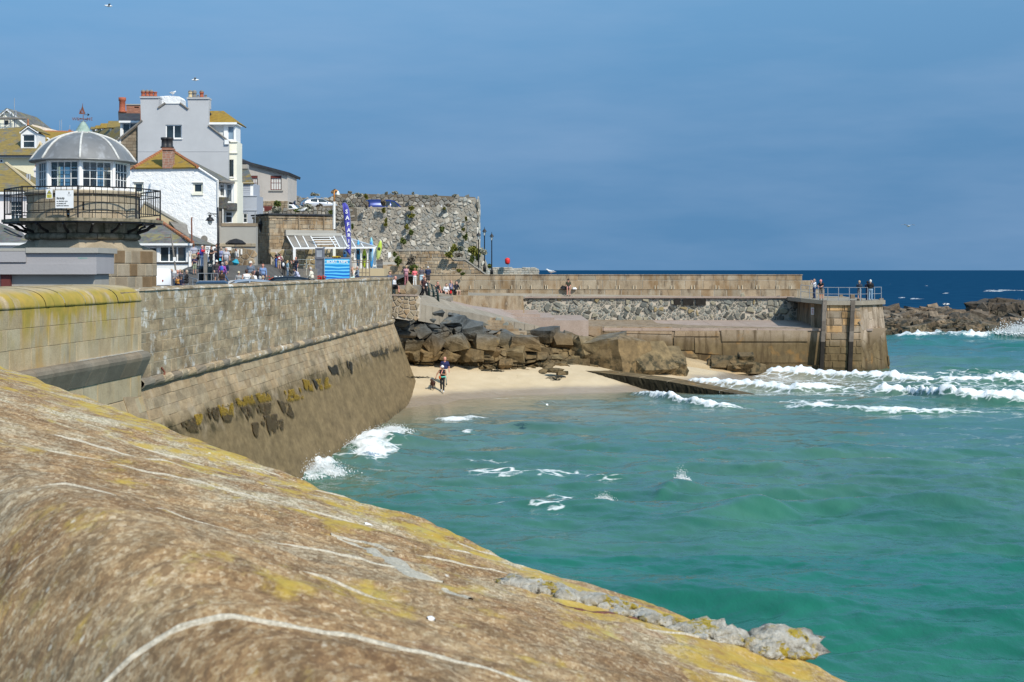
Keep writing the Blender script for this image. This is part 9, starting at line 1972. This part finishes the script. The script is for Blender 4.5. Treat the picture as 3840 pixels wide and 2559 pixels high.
tag(MB().tube([WT((.02,-.15,1.46)),WT((-.06,-.17,1.25)),WT((-.14,-.14,1.05))],.03,6).build('bag_strap',cl((.75,.3,.25))),'coral bag strap across the dog walker','strap')
m=MB();m.ball(WT((-.16,-.14,.98)),(.08,.06,.11),8,6);tag(m.build('pouch',cl((.55,.1,.02)),None,True),'orange pouch at the dog walker\'s hip','pouch');tag(MB().tube([WT((-.2,-.1,1.02)),WT((0,-.16,1.0)),WT((.2,-.1,1.03)),WT((.25,0,.9)),WT((.27,.02,.55))],[.03,.05,.04,.035,.02],6).build('tied_jacket',cl((.12,.5,.42)),None,True),'turquoise jacket tied round the dog walker\'s waist','jacket')
def dog(label,p,s,yaw,c,sit=False):
 """short-haired dog: chest, tucked belly, jointed legs, head on a neck; local -y forward"""
 P_=[((0,-.22,.47),(0,.02,.48),.115,.105,0),((0,.02,.48),(0,.27,.50),.095,.085,0),((0,-.30,.52),(0,-.42,.64),.075,.06,0),((0,-.44,.67),(0,-.52,.66),.07,.055,0),((0,-.52,.65),(0,-.64,.62),.045,.03,0),((0,.30,.52),(0,.50,.60),.025,.012,0)]
 for k in (-1,1):
  P_+=[((k*.08,-.24,.45),(k*.085,-.26,.26),.05,.035,0),((k*.085,-.26,.26),(k*.085,-.24-.05*k,.04),.03,.024,0),((k*.085,-.24-.05*k,.03),(k*.085,-.29-.05*k,.02),.028,.024,0),((k*.075,.24,.46),(k*.085,.16,.30),.075,.045,0),((k*.085,.16,.30),(k*.085,.33,.20),.04,.027,0),((k*.085,.33,.20),(k*.085,.29,.03),.026,.022,0),((k*.085,.29,.03),(k*.085,.23,.02),.026,.022,0),((k*.05,-.43,.73),(k*.085,-.42,.67),.022,.02,0)]
 V,Q,mi=surf(P_,.024);c_,s0=math.cos(yaw),math.sin(yaw);o=thing('dog',label,'dog',tuple(p));mb=MB();mb.v=[(p[0]+(v[0]*c_-v[1]*s0)*s,p[1]+(v[0]*s0+v[1]*c_)*s,p[2]+v[2]*s) for v in V];mb.f=[tuple(q) for q in Q.tolist()];mb.m=[0]*len(Q);mb.t=[(1,1,1)]*len(V);mb.build('body',cl(c,.5),o,True);return o
q=C(26,492,1285,100.2);zd_=float(beach_z(np.array([q.x]),np.array([100.2]))[0]);dog('chocolate brown dog on a lead walking on the sand',(q.x,100.2,zd_),1.0,R(-8),(.055,.02,.014));MB_l=MB().tube([(q.x,99.9,zd_+.62),(q.x+.25,99.7,zd_+.78),WT((-.42,-.2,.92))],.012,5);tag(MB_l.build('dog_lead',cl((.06,.03,.02))),'dark lead between woman and brown dog','lead')
q=C(23,470,690,104.9);dog('black dog with pointed ears on the lap of the man on the slatted bench',(q.x-.1,104.75,q.z-.12),.62,R(80),(.02,.016,.016));
tag(MB().tube([tuple(C(20,985,770,118.3)),tuple(C(20,1000,700,118.3))],[.2,.08],6).build('carrier_bag',cl((.05,.45,.6))),'turquoise carrier bag held by the person in lavender','bag');tag(MB().tube([tuple(C(20,1420,915,136.2)),tuple(C(20,1440,830,136.2)),tuple(C(20,1465,730,136.2))],[.05,.35,.12],7).build('carrier_bag',cl((.03,.30,.42))),'blue bag held by the woman near the paper notices','bag')
tag(MB().tube([tuple(C(7,2150,385,141.3)),tuple(C(7,2150,365,141.3))],[.25,.14],6).build('carrier_bag',cl(WHT)),'white and green carrier bag on the long stone bench','bag');tag(MB().tube([tuple(C(7,2030,385,141.4)),tuple(C(7,2040,350,141.4))],[.35,.2],7).build('rucksack',cl(BLK)),'black rucksack on the long stone bench','bag');tag(MB().tube([tuple(C(23,1875,835,126.1)),tuple(C(23,1872,765,126.1))],[.12,.08],6).build('carrier_bag',cl((.6,.02,.03))),'red bag standing between the people on the stone bench','bag')
import OpenImageIO as oiio,sys
b=oiio.ImageBuf('/workdir/render_main.png');
for (n,x0,y0,x1,y1) in (('sky top',500,10,1000,60),('sky mid',600,120,1000,160),('sky low',700,230,1000,262),('far sea',820,275,880,290),('sea mid',900,345,1000,360),('sea near',700,560,1000,640),('sand',450,375,560,390),('cottage',150,200,180,230),('grey gable',150,110,200,120),('wall',180,300,360,320),('batter',250,400,330,430),('fg mid',100,470,300,540),('fg low',200,640,400,680)):
 r=oiio.ROI(x0,x1,y0,y1);st=oiio.ImageBufAlgo.computePixelStats(b,roi=r);print(n,[round(255*a) for a in st.avg[:3]])
